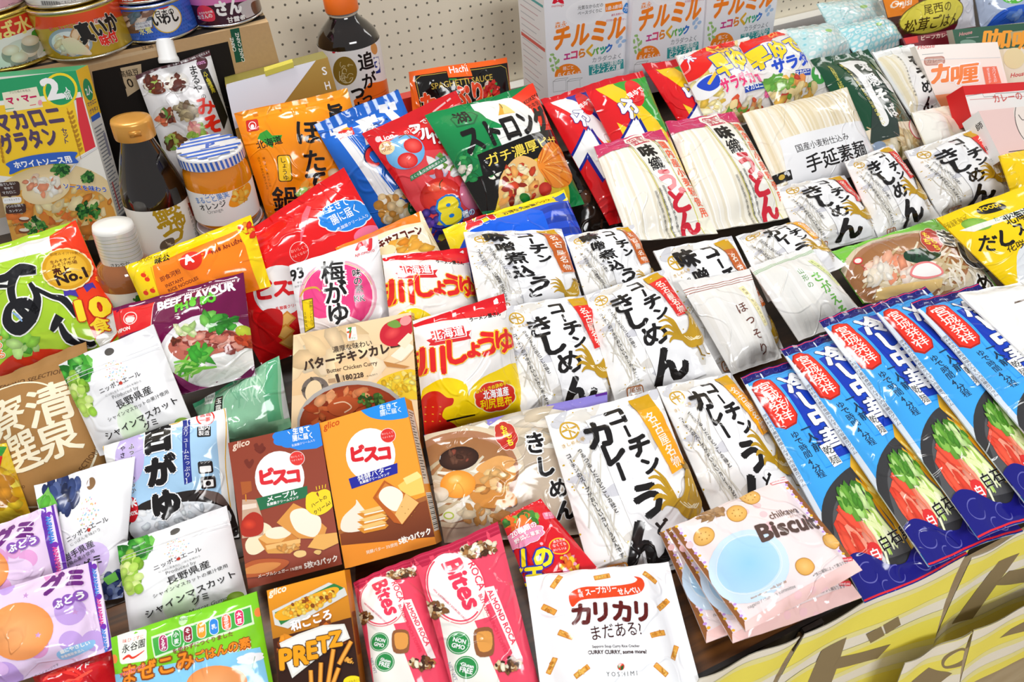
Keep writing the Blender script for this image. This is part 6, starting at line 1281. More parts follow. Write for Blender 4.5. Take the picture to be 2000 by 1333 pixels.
for x in (.262,.318):
    b = MB(); b.box((x-.012,FRONT_Y-.005,TABLE_Z-.036),(x+.012,FRONT_Y-.0005,TABLE_Z-.006),'6a5436'); b.box((x-.01,FRONT_Y-.0045,TABLE_Z-.006),(x+.01,FRONT_Y-.0008,TABLE_Z+.0005),'191614')
    tag(b.obj('poster_clip', PLAST()), 'small brown clip at the black table edge, '+('left one' if x < .3 else 'right one'), 'clip', 'poster clips')

# ------------------------------------------------------------------ cardboard box with tins on top
LATER = []
class Proxy:
    """a round or boxed thing as the packets in front of it see it"""
    def __init__(s, name, corners, P0, n=(0,-1,0)):
        s.name, s.c, s.P0, s.n, s.t = name, np.asarray(corners, float), P0, np.asarray(n, float), 0; (ITEMS if name == 'cardboard_box' else LATER).append(s)
    def zdepth(s, px): r = ray(px); return ((s.P0-EYE)@s.n)/(r@s.n)
    def bulge(s, uv): return np.zeros(len(uv))
BOX_Y = 1.0
e0 = at_y((524,43), BOX_Y); x_r = e0[0]; BOX_TOP = e0[2]; x_l = at_y((-160,176), BOX_Y)[0]; z_b = float(support_z(BOX_Y+.2))+.004
def art_box_front(a):
    a.frame(0,0)
    a.poly([(520,405),(1290,235),(1420,800),(1500,1500),(700,1500)],'1d1815'); a.poly([(330,390),(900,262),(905,280),(340,410)],'d0b692')
    a.poly([(680,385),(798,362),(808,490),(722,548)],'c8b292'); a.T('高級豆',(682,438),(790,420),'2a211a',off=.02,h=44); a.T('10',(708,502),(762,490),'2a211a',off=.01,h=76)
    a.poly([(1300,160),(1352,150),(1385,345),(1335,356)],'1f5440')
    for x,y in ((1368,262),(1388,348),(1338,290)): a.T('CAINZ',(x,y),(x-20,y-78),'f0f0ea',off=.02)
    a.T('豆腐',(805,282),(870,268),'2a211a'); a.V('水',(1240,560),(1280,640),'5a4a3a',size=60)
def art_box_top(a):
    a.frame(0,0); a.poly([(-60,440),(500,330),(1060,215),(1500,105),(1500,85),(1040,185),(480,310),(-60,420)],'2a2420')
    a.line([(340,300),(330,380)],5,'2a2420'); a.curve([(690,230),(760,190),(800,230),(760,270),(700,280)],'c8a86a',n=4); a.poly([(660,270),(860,240),(860,262),(660,300)],'2a2420'); a.line([(690,210),(1010,205)],5,'2a2420'); a.line([(1100,170),(1110,195)],6,'2a2420')
F = {}
A0 = np.array([[x_l,BOX_Y,BOX_TOP],[x_r,BOX_Y,BOX_TOP],[x_r,BOX_Y,z_b],[x_l,BOX_Y,z_b]]); A1 = A0+np.array([0,.17,0])
def face_mesh(q, fn, base, k=6):
    Q = Quad3(q); a = Art(Q)
    if fn: fn(a)
    U, V_ = np.meshgrid(np.linspace(0,1,k+1), np.linspace(0,1,k+1)); P = Q.at(np.stack([U.ravel(),V_.ravel()],1)).reshape(k+1,k+1,3)
    return build_surface(P, np.broadcast_to(Q.n, P.shape), a, base)[0]
def solid(name, faces, m, parent=None):
    acc = [[],[],[],[]]; n = 0
    for q, fn, base in faces:
        o = face_mesh(np.array(q), fn, base); acc[0].append(o[0]); acc[1].append(o[1]); acc[2].append(o[2]+n); acc[3].append(o[3]); n += len(o[0])
    return link_mesh(name, np.vstack(acc[0]), np.vstack(acc[2]), np.vstack(acc[3]), m, N=np.vstack(acc[1]), parent=parent, smooth=False)
kb = 'c2a27a'; m_kraft = mat('corrugated_cardboard', rough=.75, spec=.2, tint=.12)
cb = solid('cardboard_box', [(A0,art_box_front,kb),([A0[1],A1[1],A1[2],A0[2]],None,'b8966c'),([A1[0],A0[0],A0[3],A1[3]],None,kb),([A1[1],A1[0],A1[3],A1[2]],None,kb),([A0[3],A0[2],A1[2],A1[3]],None,kb)], m_kraft)
tag(cb, 'brown cardboard box with black print and green tape, tins stacked on top', 'box')
fl = solid('top_flap', [([A1[0],A1[1],A0[1],A0[0]],art_box_top,'c8aa82')], m_kraft, cb)
Proxy('cardboard_box', [(-160,176),(524,43),(600,300),(-60,480)], np.array([0,BOX_Y,0]))

def frame_at(px, z=None, depth=None, top=None, lean=0.0):
    O = at_z(px, z) if z is not None else at_depth(px, depth)
    az = np.array([0,0,1.0])
    if top is not None:
        r = ray(top)[0]; # point on the ray of 'top' that leans back by 'lean'
        k = (O[1]-EYE[1]+lean*(EYE[2]-O[2]))/(r[1]-lean*r[2]); P = EYE+r*k; az = (P-O)/np.linalg.norm(P-O)
    d = EYE-O; ax = np.cross(az, d); ax /= np.linalg.norm(ax); ay = np.cross(az, ax)
    return (O, ax, ay, az)
def depth_of(P): return ((P-EYE)@RW)[2]
def hgt(F0, px):
    """height along the axis seen at a pixel"""
    O, ax, ay, az = F0; r = ray(px)[0]; n = np.cross(ax, r); return ((EYE-O)@n)/(az@n)
def wrap(F0, r, h0, h1, base, fn, parent, name='label', m=None, a=1.62, n=28, col_label=None):
    S = Cyl(F0[0], F0[3], r, h0, h1, -a, a); A = Art(S)
    if fn: fn(A)
    U, V_ = np.meshgrid(np.linspace(0,1,n+1), np.linspace(0,1,9)); uv = np.stack([U.ravel(),V_.ravel()],1); P = S.at(uv); ang = S.a0+(S.a1-S.a0)*uv[:,0]
    N = np.cos(ang)[:,None]*S.f+np.sin(ang)[:,None]*S.rt
    o = build_surface(P.reshape(9,n+1,3), N.reshape(9,n+1,3), A, base)[0]
    return link_mesh(name, o[0], o[2], o[3], m or METAL(), N=o[1], parent=parent)
def can(name, label, px, rpx, hpx, base, fn, z=None, group='tins on the cardboard box', rim='d8d2c0', a=1.62):
    F0 = frame_at(px, z if z is not None else BOX_TOP+.0012); zz = depth_of(F0[0]); r = rpx*zz/FPX; h = hpx*zz/FPX/.93
    b = MB(); b.lathe([(0,0),(r*.94,0),(r*.985,.0015),(r,.004),(r,h-.004),(r*.985,h-.0015),(r*.99,h),(r*.95,h),(r*.93,h-.003),(r*.6,h-.003),(r*.58,h-.0022),(0,h-.0022)], base, F0, 56)
    root = b.obj(name, METAL(), smooth=True); tag(root, label, 'tin', group)
    for hh, nm in ((.0022,'rim'),(h-.0018,'rim')):
        b = MB(); rr_ = [(r+.0002+.0011*math.cos(t), hh+.0016*math.sin(t)) for t in np.linspace(-math.pi/2,math.pi/2,7)]; b.lathe(rr_, rim, F0, 56); b.obj(nm, STEEL(), root, smooth=True)
    wrap(F0, r+.0003, .005, h-.005, base, fn, root, a=a)
    return F0, r, h, F0[0][2]+h
def lab_saba(a):
    a.frame(0,0); a.grad([(-300,60),(400,-60),(420,140),(-300,260)],'d8402a','c8321f'); a.poly([(-300,225),(400,60),(400,500),(-300,560)],'f2efe8'); a.T('さば水煮',(-110,235),(238,125),'f4e08a',off=.05,h=88,slant=.1); a.curve([(180,180),(260,150),(300,260),(240,290),(200,240)],'4a9a3a',n=4)
    a.ell(130,290,120,70,-14,'f0ece2','d8d4cc')
    for x,y in ((60,290),(160,300),(170,235),(110,330)): a.ell(x,y+20,52,46,0,'7a8a82','a8a498'); a.ell(x,y-6,50,30,-8,'f6eee0','e0cdb4')
    a.T('国内で水揚げされたサバを使用しています',(-120,408),(310,300),K_,off=.03)
def lab_ika(a):
    a.frame(0,0); a.grad([(200,60),(760,-60),(760,110),(200,200)],'e2582a','d84a24'); a.poly([(200,165),(400,135),(760,60),(760,400),(200,460)],'b89a30'); a.ell(400,240,125,80,8,'c8d4dc','9aa8b4'); a.ell(400,245,108,66,8,'e8ecee')
    a.blobs(400,240,90,52,['d8a070','f0d0b0','c88858','f6e4d0'],30,22,seed=3,asp=1.8); a.curve([(350,230),(420,215),(520,300),(470,310),(390,290)],'f2dcc0',n=4); a.T('だし・ちょっとした',(285,172),(448,140),'d8304a',off=.04,ol=[('fff',.05)])
    a.poly([(530,108),(640,78),(644,118),(534,140)],'e8e0d8'); a.T('国内原料',(540,130),(640,104),'a33',off=.02); a.T('真いか',(468,240),(672,150),K_,off=.07,h=120,ol=[('f4ead8',.05)]); a.T('味付',(580,258),(665,222),'d8301f',off=.06,ol=[('fff',.06)],h=62)
def lab_iwashi(a):
    a.frame(0,0); a.uvf(); a.rect(0,0,100,100,'3f6fd0')
    for i in range(40):
        for j in range(7): a.ell(i*2.6+(j%2)*1.3,12+j*13,.9,3.4,0,'3560bc',n=6)
    a.frame(0,0); a.poly([(690,60),(850,30),(870,170),(720,190)],'7a5a4a'); a.blobs(780,95,80,60,['c8b0a4','8a6a5a','e0d0c8','6a7a8a','5a3a30'],40,22,seed=2,asp=1.8,ang=-30)
    a.ell(945,105,82,82,0,'d8b84a'); a.ell(945,105,76,76,0,'f6f4ee'); a.ell(918,38,36,14,-8,'c83a3a'); a.T('HOKO',(892,44),(946,32),'fff',off=.04); a.T('日本の',(885,98),(985,75),K_,off=.02,h=40); a.T('いわし',(878,145),(1012,108),K_,off=.05,h=62)
    a.poly([(764,130),(858,112),(860,152),(768,170)],'e8ecf4'); a.T('国内の山地で',(770,142),(852,126),'446'); a.T('ていねい製造',(770,160),(852,146),'446'); a.poly([(788,170),(872,158),(876,186),(792,200)],'2f62c8'); a.T('水煮',(798,196),(866,180),'f2f0a0',off=.04)
def lab_sanma(a):
    a.frame(0,0); a.grad([(1060,-60),(1520,-120),(1520,0),(1060,30)],'e08ac0','d878b4'); a.poly([(1060,20),(1300,15),(1520,-30),(1520,120),(1060,180)],'3a1228'); a.curve([(1345,40),(1400,0),(1520,-40),(1520,110),(1420,120)],'c8c4c8',n=4); a.curve([(1420,20),(1470,0),(1480,60),(1440,80)],'6a5040',n=4)
    a.curve([(1118,45),(1150,30),(1205,55),(1215,115),(1150,118),(1122,90)],'e0405a',n=4); a.T('おさかなの味',(1130,82),(1205,70),'fff',off=.03); a.T('おさんの',(1126,108),(1205,96),'fff',off=.03); a.T('さん',(1232,85),(1370,62),'fff',off=.06,h=88); a.T('甘露煮',(1290,130),(1392,112),'fff',off=.04)
def lab_pinkcan(a):
    a.frame(0,0); a.uvf(); a.rect(0,0,100,100,'e8b4c4'); a.frame(0,0); a.T('203kcal',(55,42),(112,22),'446',off=.02); a.blobs(10,70,40,14,['6aa84a','4a8a3a'],10,10,seed=2); a.rr(85,66,90,22,10,'d8303a',-14); a.T('油漬',(60,72),(110,58),'fff',off=.02)
def lab_whitecan(a):
    a.frame(0,0); a.uvf(); a.rect(0,0,100,100,'f4f2ee'); a.frame(0,0)
    for i in range(22): a.line([(230+i*4.5,5),(248+i*4.5,66)],1+(i*7%3),'222')
    a.T('塩ごまに入り',(330,22),(430,6),'444'); a.T('ナチュラルミネラル使用',(328,48),(470,22),'333'); a.poly([(340,54),(498,24),(500,44),(344,72)],'d83a2a'); a.T('かつお油漬',(362,66),(480,42),'fff',off=.03); a.blobs(570,10,50,20,['d8b08a','c89a6a'],14,14,seed=4)
def lab_redcan(a): a.frame(0,0); a.uvf(); a.rect(0,0,100,100,'c8452a'); a.frame(0,0); a.blobs(880,8,120,16,['d8683a','6a2a1a','e89a5a'],30,16,seed=3); a.T('国産',(700,15),(760,8),'fff',off=.03)
_,r1,h1,z1 = can('fish_tin','large mackerel tin with red band at the left end of the box','(26,112)' and (26,112),82,88,'c8a83a',lab_saba,rim='c8b060')
_,r2,h2,z2 = can('fish_tin','gold and red squid tin on the box, black brush lettering on its label',(180,90),82,84,'b89a30',lab_ika)
_,r3,h3,z3 = can('fish_tin','blue sardine tin with round white badge on the cardboard box',(317,60),70,62,'3f6fd0',lab_iwashi)
_,r4,h4,z4 = can('fish_tin','dark maroon tin with pink top band at the right end of the box',(444,32),67,70,'3a1228',lab_sanma,rim='e0e0e0')
def top_px(px, zt): P = at_z(px, BOX_TOP+.0012); return tuple(project(np.array([P[0],P[1],zt]))[0])
can('fish_tin','pink tin stacked on top of the mackerel tin',top_px((22,112),z1+.001),78,44,'e8b4c4',lab_pinkcan,z=z1+.001)
can('fish_tin','white tin with barcode stacked on the gold squid tin',top_px((178,90),z2+.001),76,44,'f4f2ee',lab_whitecan,z=z2+.001)
can('fish_tin','red brown tin stacked on the blue sardine tin',top_px((316,60),z3+.001),68,44,'c8452a',lab_redcan,z=z3+.001)

# ------------------------------------------------------------------ bottles and jar
def glassy(name, c, rough=.05):
    if name in MATS: return MATS[name]
    m = mat(name, rough=rough, spec=.6, coat=.6, color=c); return m
# large soup-stock bottle with an orange cap
F0 = frame_at((722,285), depth=1.13); z = depth_of(F0[0]); R_ = 54.5*z/FPX; H_ = lambda y: hgt(F0, (722-(285-y)*.2, y))
b = MB(); b.lathe([(0,0),(R_*.9,0),(R_,.006),(R_,H_(92)),(R_*.99,H_(72)),(R_*.9,H_(60)),(R_*.7,H_(46)),(R_*.47,H_(32)),(R_*.44,H_(26))], '1c120d', F0, 48)
bt = b.obj('sauce_bottle', glassy('dark_sauce','18100c'), smooth=True); tag(bt, 'tall soy soup bottle with orange cap standing before the pegboard', 'bottle')
b = MB(); b.lathe([(R_*.44,H_(27)),(R_*.5,H_(22)),(R_*.5,H_(18))], 'e8e4e0', F0, 40); b.obj('neck', mat('clear_neck_plastic', rough=.1, trans=.7), bt, smooth=True)
b = MB(); b.lathe([(R_*.52,H_(19)),(R_*.53,H_(17)),(R_*.52,H_(-22)),(R_*.48,H_(-26)),(0,H_(-26))], 'f47a2e', F0, 40); b.obj('cap', PLAST(), bt, smooth=True)
def lab_miz(a):
    a.frame(480,0); a.poly([(700,470),(800,440),(860,800),(640,700),(610,570)],'e8762a')
    for i in range(9): a.line([(640+i*4,560+i*16),(800,500+i*18)],3,'c8561a')
    a.T('mizkan',(520,295),(632,272),'c8283a',off=.035); a.poly([(478,275),(508,268),(508,274),(480,281)],'c8283a'); a.poly([(478,284),(508,277),(508,283),(480,290)],'c8283a'); a.ell(498,296,9,6,0,'c8283a')
    a.ell(562,402,68,82,-8,'8a6f2c'); R = random.Random(2)
    for i in range(16): a.ring(562+R.uniform(-40,40),402+R.uniform(-52,52),R.uniform(8,20),R.uniform(8,18),3,'d8c89a',a0=R.random()*200,a1=200+R.random()*160)
    for i in range(3): a.ring(570+i*6,420+i*8,40-i*8,50-i*9,3,'e0d2a8',a0=20,a1=200)
    for ch,x,y,k in (('追',682,345,105),('が',700,455,95),('つ',635,525,80),('お',655,610,80),('つ',690,560,60)): a.V(ch,(x-8,y-k/2),(x+8,y+k/2),K_,off=.06,size=k)
    a.poly([(722,325),(752,318),(764,410),(738,418)],'2a3a8a'); a.T('3',(730,400),(756,392),'fff',off=.05,h=60); a.ell(726,275,18,34,-10,'d89a5a'); a.T('濃縮',(725,345),(752,338),'fff')
wrap(F0, R_+.0004, H_(230), H_(78), 'f4f2f0', lab_miz, bt, m=CARD(), a=1.7)
Proxy('bottle', [(622,20),(730,0),(775,250),(665,270)], F0[0]-np.array([0,R_,0]))
# slim stock bottle with a gold cap
F0 = frame_at((341,502), depth=.92, top=(257,240), lean=.05); z = depth_of(F0[0]); R_ = 56*z/FPX; sl = (341-257)/(502-240); H_ = lambda y: hgt(F0, (341-(502-y)*sl, y))
b = MB(); b.lathe([(0,0),(R_*.92,0),(R_,.006),(R_,H_(384)),(R_*.97,H_(362)),(R_*.86,H_(338)),(R_*.7,H_(308)),(R_*.55,H_(285)),(R_*.47,H_(270)),(R_*.45,H_(262))], '140c08', F0, 48)
bt = b.obj('sauce_bottle', glassy('dark_sauce','18100c'), smooth=True); tag(bt, 'dark sauce bottle with gold cap beside the gratin box', 'bottle')
b = MB(); b.lathe([(R_*.6,H_(266)),(R_*.61,H_(262)),(R_*.6,H_(236)),(R_*.57,H_(231)),(R_*.4,H_(230)),(0,H_(230))], 'd8a050', F0, 40); b.box((-.006,-.004,0),(.006,.004,.005),'c88e40',lambda v: F0[0]+F0[1]*(v[0])+F0[2]*(-R_*.6+v[1])*-1*-1+F0[3]*(H_(252)+v[2])); b.obj('cap', mat('gold_cap', rough=.3, metal=.35, coat=.2), bt, smooth=True)
def lab_tsuyu(a):
    a.frame(0,0); a.T('鰹',(905,1290),(1040,1215),'b8962a',off=.05,h=150); a.T('つ',(950,1390),(1050,1350),'b8962a',off=.04); a.V('厳選素材かつお節使用',(1065,1170),(1130,1400),'4a3a2a',size=20); a.poly([(1062,1150),(1085,1143),(1110,1215),(1090,1225)],'a8402a'); a.V('本造り',(1074,1150),(1098,1215),'f0e0d0',size=18)
    a.frame(0,430); a.T('つゆ',(920,95),(1060,20),'b8962a',off=.04,h=120); a.curve([(905,160),(920,120),(980,100),(985,150),(940,185)],'6a5a4a',n=4); a.strands(945,150,36,30,['8a7a68','c8b8a0'],8,4,seed=2)
wrap(F0, R_+.0004, .01, H_(386), 'f2efe8', lab_tsuyu, bt, m=CARD(), a=1.75)
Proxy('bottle', [(222,215),(285,215),(395,470),(290,500)], F0[0]-np.array([0,R_,0]))
# tuna tin under the marmalade jar
F0 = frame_at((462,462), depth=.92); z = depth_of(F0[0]); r = 62*z/FPX
def lab_flake(a): a.frame(0,0); a.uvf(); a.rect(0,0,100,100,'ece4ea'); a.frame(0,0); a.T('フレーク',(1205,1305),(1345,1280),'d8407a',off=.05,h=38); a.poly([(1165,1300),(1190,1280),(1200,1333),(1180,1350)],'e8a0c0'); a.ring(1470,1230,16,40,4,'5a4a9a',8); a.line([(1470,1190),(1476,1280)],4,'5a4a9a'); a.blobs(1440,1170,40,20,['c88a7a','e0b0a0'],10,12,seed=1)
fF,fr,fh,fz = can('fish_tin','white and pink flake tin under the marmalade jar',(462,462),62,40,'ece4ea',lab_flake,z=F0[0][2],group=None)
# marmalade jar on the tin
jc = project(fF[0]+np.array([0,0,fh+.0005]))[0]; F0 = frame_at(tuple(jc), z=fz+.0005, top=(409,288), lean=.04); z = depth_of(F0[0]); R_ = 60*z/FPX; sl = (jc[0]-409)/(jc[1]-288); H_ = lambda y: hgt(F0, (409+(y-288)*sl, y))
ht = H_(288)
b = MB(); b.lathe([(0,.001),(R_*.9,.001),(R_*.99,.006),(R_,.012),(R_,ht*.62),(R_*.97,ht*.74),(R_*.9,ht*.82),(R_*.88,ht*.86)], 'd88a1c', F0, 48); jar = b.obj('jam_jar', glassy('orange_jam','d8861a',.06), smooth=True); tag(jar, 'marmalade jar with blue and white striped lid', 'jar')
lr = 58.5*z/FPX; b = MB(); b.lathe([(lr*.97,ht*.84),(lr,ht*.85),(lr,ht*.975),(lr*.97,ht),(lr*.3,ht+.0012),(0,ht+.0012)], 'f4f4f4', F0, 56); lid = b.obj('lid', METAL(), jar, smooth=True)
class Disc:
    def __init__(s, F0, r, h): s.O = F0[0]+F0[3]*h; s.n = F0[3]; s.e1 = np.array([1,0,0])-F0[3]*F0[3][0]; s.e1 /= np.linalg.norm(s.e1); s.e2 = np.cross(s.n, s.e1); s.r = r
    def at(s, uv): q = (uv-.5)*2*s.r; return s.O+q[:,:1]*s.e1-q[:,1:]*s.e2
    def metric(s, px): rr = ray(px); t = ((s.O-EYE)@s.n)/(rr@s.n); d = EYE+rr*t[:,None]-s.O; return np.stack([d@s.e1, d@s.e2],1)
    def metric_to_uv(s, q): return np.stack([q[:,0]/(2*s.r)+.5, .5-q[:,1]/(2*s.r)],1)
    def uv(s, px): return s.metric_to_uv(s.metric(px))
D = Disc(F0, lr*.97, ht+.0016); A = Art(D); A.uvf()
for i in range(-1,8):
    y = 4+i*14; hw = math.sqrt(max(0,50**2-(y+3.5-50)**2)); 
    if hw > 3 and not 40 < y+3 < 58: A.poly([(50-hw,y+4),(50+hw,y-4),(50+hw,y+3),(50-hw,y+11)],'3f6fd0')
A.poly([(26,44),(74,40),(74,60),(26,62)],'f6f6f6'); A.T('P',(45,58),(57,57),'3a62c0',off=.05,slant=.2); A.line([(36,59),(66,57)],2,'3a62c0')
k = 14; U, V_ = np.meshgrid(np.linspace(0,1,k+1), np.linspace(0,1,k+1)); uv = np.stack([U.ravel(),V_.ravel()],1); P = D.at(uv).reshape(k+1,k+1,3)
o = build_surface(P, np.broadcast_to(D.n, P.shape), A, 'f4f4f4')[0]
ins = np.linalg.norm((o[0]-D.O), axis=1) <= lr*.985; keep = ins[o[2]].all(1); link_mesh('lid_print', o[0], o[2][keep], o[3], METAL(), N=o[1], parent=lid)
def lid_side(a):
    a.uvf()
    for i in range(22): a.poly([(i*4.6,0),(i*4.6+2.4,0),(i*4.6+3.4,100),(i*4.6+1,100)],'3f6fd0')
wrap(F0, lr+.0003, ht*.855, ht*.97, 'f4f4f4', lid_side, lid, name='lid_edge')
def lab_jar(a):
    a.frame(0,0); a.T('アヲハタ',(1160,1110),(1240,1095),'3a6ac0',off=.04); a.poly([(1135,1095),(1158,1088),(1155,1104)],'3a6ac0'); a.T('まるごと果実',(1118,1150),(1300,1110),'5a8ac8',off=.02,h=40); a.T('オレンジ',(1140,1190),(1285,1160),'4a4a4a',off=.02,h=40); a.T('Orange',(1180,1212),(1265,1192),'999'); a.T('果物だけの甘さ',(1300,1080),(1400,1010),'8ab')
    a.curve([(1295,1160),(1330,1080),(1390,1030),(1420,1060),(1400,1120),(1340,1170)],'f0a030',n=4); a.blobs(1360,1100,40,50,['f6b848','e88a1a','f8cc6a'],24,14,seed=2)
wrap(F0, R_+.0004, ht*.1, ht*.56, 'f6f5f2', lab_jar, jar, m=CARD(), a=1.5)
Proxy('jar', [(350,260),(468,260),(525,450),(395,470)], F0[0]-np.array([0,R_,0]))
# dressing bottle with a tall white cap
F0 = frame_at((272,612), depth=.885, top=(219,437), lean=.1); z = depth_of(F0[0]); R_ = 53*z/FPX; sl = (272-219)/(612-437); H_ = lambda y: hgt(F0, (219+(y-437)*sl, y)); rc = 34.5*z/FPX
b = MB(); b.lathe([(0,0),(R_*.95,0),(R_,.005),(R_,H_(545)),(R_*.98,H_(528)),(R_*.85,H_(512)),(R_*.6,H_(500))], 'a06a4a', F0, 48); bt = b.obj('dressing_bottle', glassy('sesame_dressing','9a6038'), smooth=True); tag(bt, 'small dressing bottle with white line-patterned cap in front of the gratin box', 'bottle')
b = MB(); b.lathe([(rc*1.02,H_(508)),(rc*1.03,H_(500)),(rc*1.02,H_(445)),(rc*.96,H_(437)),(rc*.5,H_(436)),(0,H_(436))], 'f4f2ec', F0, 44); cp = b.obj('cap', PLAST(), bt, smooth=True)
def cap_lines(a):
    a.uvf()
    for i in range(7): a.line(catmull([(0,8+i*11),(25,14+i*10),(50,10+i*12),(75,16+i*11),(100,10+i*11)],5,False),1.2,'c8c07a' if i%2 else 'b8c4b0')
    a.T('さわやか',(30,98),(58,95),'4a4a3a',off=.02)
wrap(F0, rc*1.03+.0003, H_(506), H_(446), 'f4f2ec', cap_lines, cp, name='cap_print')
def lab_dress(a): a.frame(0,430); a.T('にんじん',(660,360),(790,330),'2a1a10',off=.03,h=60); a.T('ドレッシング',(700,420),(800,390),'2a1a10'); a.blobs(790,460,40,20,['5a9a3a','3f7a2a'],8,14,seed=1)
wrap(F0, R_+.0004, .01, H_(548), 'ece6da', lab_dress, bt, m=CARD())
Proxy('bottle', [(188,430),(255,425),(310,590),(220,600)], F0[0]-np.array([0,R_,0]))
# ------------------------------------------------------------------ back rows
g_milk = 'white milk powder cartons'
m1 = pk('milk_carton','white carton with orange lettering at the left of the three, its side panel showing','box',[(1061,-25),(1238,-60),(1222,190),(1072,215)],90,.09,'f4f4f7',art_milk,g_milk,box=True,item_kw=dict(fix=(90,0)),sides={'left':'f0f0f2'},side_art={'left':side_milk})
pk('milk_carton','white carton with orange lettering, middle of the three against the pegboard','box',[(1240,-60),(1386,-92),(1366,165),(1226,190)],90,.09,'f2f2f6',m1,g_milk,box=True,item_kw=dict(fix=(90,0)))
pk('milk_carton','white carton with orange lettering at the right of the three','box',[(1388,-92),(1534,-115),(1500,130),(1369,162)],90,.09,'f2f2f6',m1,g_milk,box=True,item_kw=dict(fix=(90,0)))
pk('red_carton','small red carton peeking out beside the black sauce pouch','box',[(772,197),(818,186),(832,262),(786,272)],80,.03,'d04038',box=True)
pk('sauce_pouch','black spaghetti sauce pouch with orange border and orange tab','pouch',[(798,140),(990,112),(1012,300),(815,330)],75,.012,'f06a28',art_hachi,seals=(.03,.04))
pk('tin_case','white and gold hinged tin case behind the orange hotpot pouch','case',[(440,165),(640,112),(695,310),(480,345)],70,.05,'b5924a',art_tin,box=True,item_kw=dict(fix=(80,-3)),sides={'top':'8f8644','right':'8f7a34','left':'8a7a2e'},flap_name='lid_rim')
tin = ITEMS[-1]
def onface(it, px, dz=0): P = it.surf.point(np.array([px], float))[0]; return P+it.n*dz
b = MB(); q = [onface(tin,p,.002) for p in ((516,139),(572,121),(574,131),(519,149))]; q2 = [onface(tin,p,-.004) for p in ((516,133),(571,116),(574,131),(519,149))]
b.add(q+q2,[(0,1,2,3),(4,7,6,5),(0,4,5,1),(1,5,6,2),(2,6,7,3),(3,7,4,0)],'d8cc5a'); b.obj('clasp', METAL(), tin.obj)
pk('gratin_carton','tall macaroni gratin carton in yellow and green with a circled number','box',[(-52,155),(148,138),(241,463),(27,482)],80,.03,'f2efe6',art_gratin,box=True,item_kw=dict(fix=(80,-20)),sides={'right':'e9e6e0','top':'2f8f62'},side_art={'right':side_gratin})
mp = pk('miso_pouch','silver miso pouch with food photos and a white screw spout','pouch',[(264,148),(409,98),(475,330),(345,370)],72,.016,'dedcdc',art_misopouch,seals=(.05,.04),mtl=FOIL())
O = onface(mp,(331,122),-.001); up = onface(mp,(322,85),-.001)-O; up /= np.linalg.norm(up); ax = np.cross(up, mp.n); F0 = (O, ax, mp.n, up); k = depth_of(O)/FPX
b = MB(); b.lathe([(19*k,0),(19.5*k,4*k),(19*k,8*k),(17*k,12*k),(16.5*k,40*k),(14.5*k,44*k),(0,44.5*k)],'f6f6f4',F0,32); b.obj('spout_cap', PLAST(), mp.obj, smooth=True)
ITEMS += LATER
pk('hotpot_pouch','orange hotpot soup pouch with black brush lettering','pouch',[(457,222),(678,173),(760,450),(545,500)],68,.016,'ef8e1c',art_hotate,seals=(.06,.04))
pk('popcorn_bag','blue popcorn bag with white shapes beside the orange pouch','bag',[(612,243),(777,174),(880,420),(745,480)],60,.022,'2a6cc8',art_popcorn,seals=(.11,.05))
pk('candy_bag','red fruit candy bag with cherries and a large yellow 8','bag',[(707,262),(890,178),(1010,420),(855,475)],58,.02,'d2262c',art_candy,seals=(.09,.04))
def art_dark(a):
    a.uvf(); a.V('濃い味',(70,40),(74,92),'e8e4dc',off=.04,size=16); a.blobs(30,70,22,22,['3a2a22','5a3a2a','2a211c'],16,8,seed=2)
pk('snack_bag','black snack bag in the gap between the chips bag and the red pasta packet','bag',[(1085,300),(1160,282),(1240,450),(1135,474)],50,.014,'1b1715',art_dark)
pk('chips_bag','green and white potato chips bag with a scallop picture','bag',[(830,226),(1040,165),(1140,400),(955,440)],55,.024,'1a7d46',art_chips,seals=(.06,.04))
pb = pk('pasta_packet','red and blue dry pasta packet behind the udon bundles','packet',[(1056,195),(1150,168),(1290,420),(1190,440)],50,.018,'d8242a',art_pasta_blue)
pg = pk('pasta_packet','yellow and green dry pasta packet leaning on the white cartons','packet',[(1139,168),(1253,138),(1360,390),(1265,420)],52,.018,'d8242a',art_pasta_green,'green pasta packets')
pk('pasta_packet','second yellow and green pasta packet, half hidden by the macaroni bag','packet',[(1254,126),(1370,108),(1450,320),(1385,335)],55,.018,'d8242a',pg,'green pasta packets')
pk('rice_pouch','brown rice pouch with a large yellow oval label','pouch',[(1715,-30),(1895,-60),(1905,60),(1745,80)],75,.02,'5a2a20',art_onisi)
pk('food_pouch','blue and silver pouch at the top right corner','pouch',[(1900,-20),(2060,-50),(2080,45),(1915,58)],75,.02,'b8c4dc',art_cookeddish)
def bubble(seed):
    def f(a):
        a.uvf(); R = random.Random(seed)
        for j in range(9):
            for i in range(12): a.ell(i*9+(j%2)*4.5,4+j*11.5,3.6,4.6,0,R.choice(['8fd4d8','b8e4e4','e8f0ea','d8ece8','74c8d4'] if i < 3 or i > 8 else ['eef0e8','f4f4ee','e0ecdc','d8e8e0']),R.choice(['f4f8f8','d8f0f0']),n=10)
        a.ell(50,40,6,5,0,'a8d07a')
    return f
pk('bubble_wrap_pack','pack in bubble wrap furthest back, against the pegboard','pack',[(1595,8),(1710,-10),(1745,60),(1630,75)],60,.02,'c8e6e6',bubble(2),'bubble wrapped packs')
pk('bubble_wrap_pack','bubble wrapped pack in front of the yellow oval pouch','pack',[(1632,55),(1725,30),(1768,85),(1675,115)],50,.02,'a8dce2',bubble(3),'bubble wrapped packs')
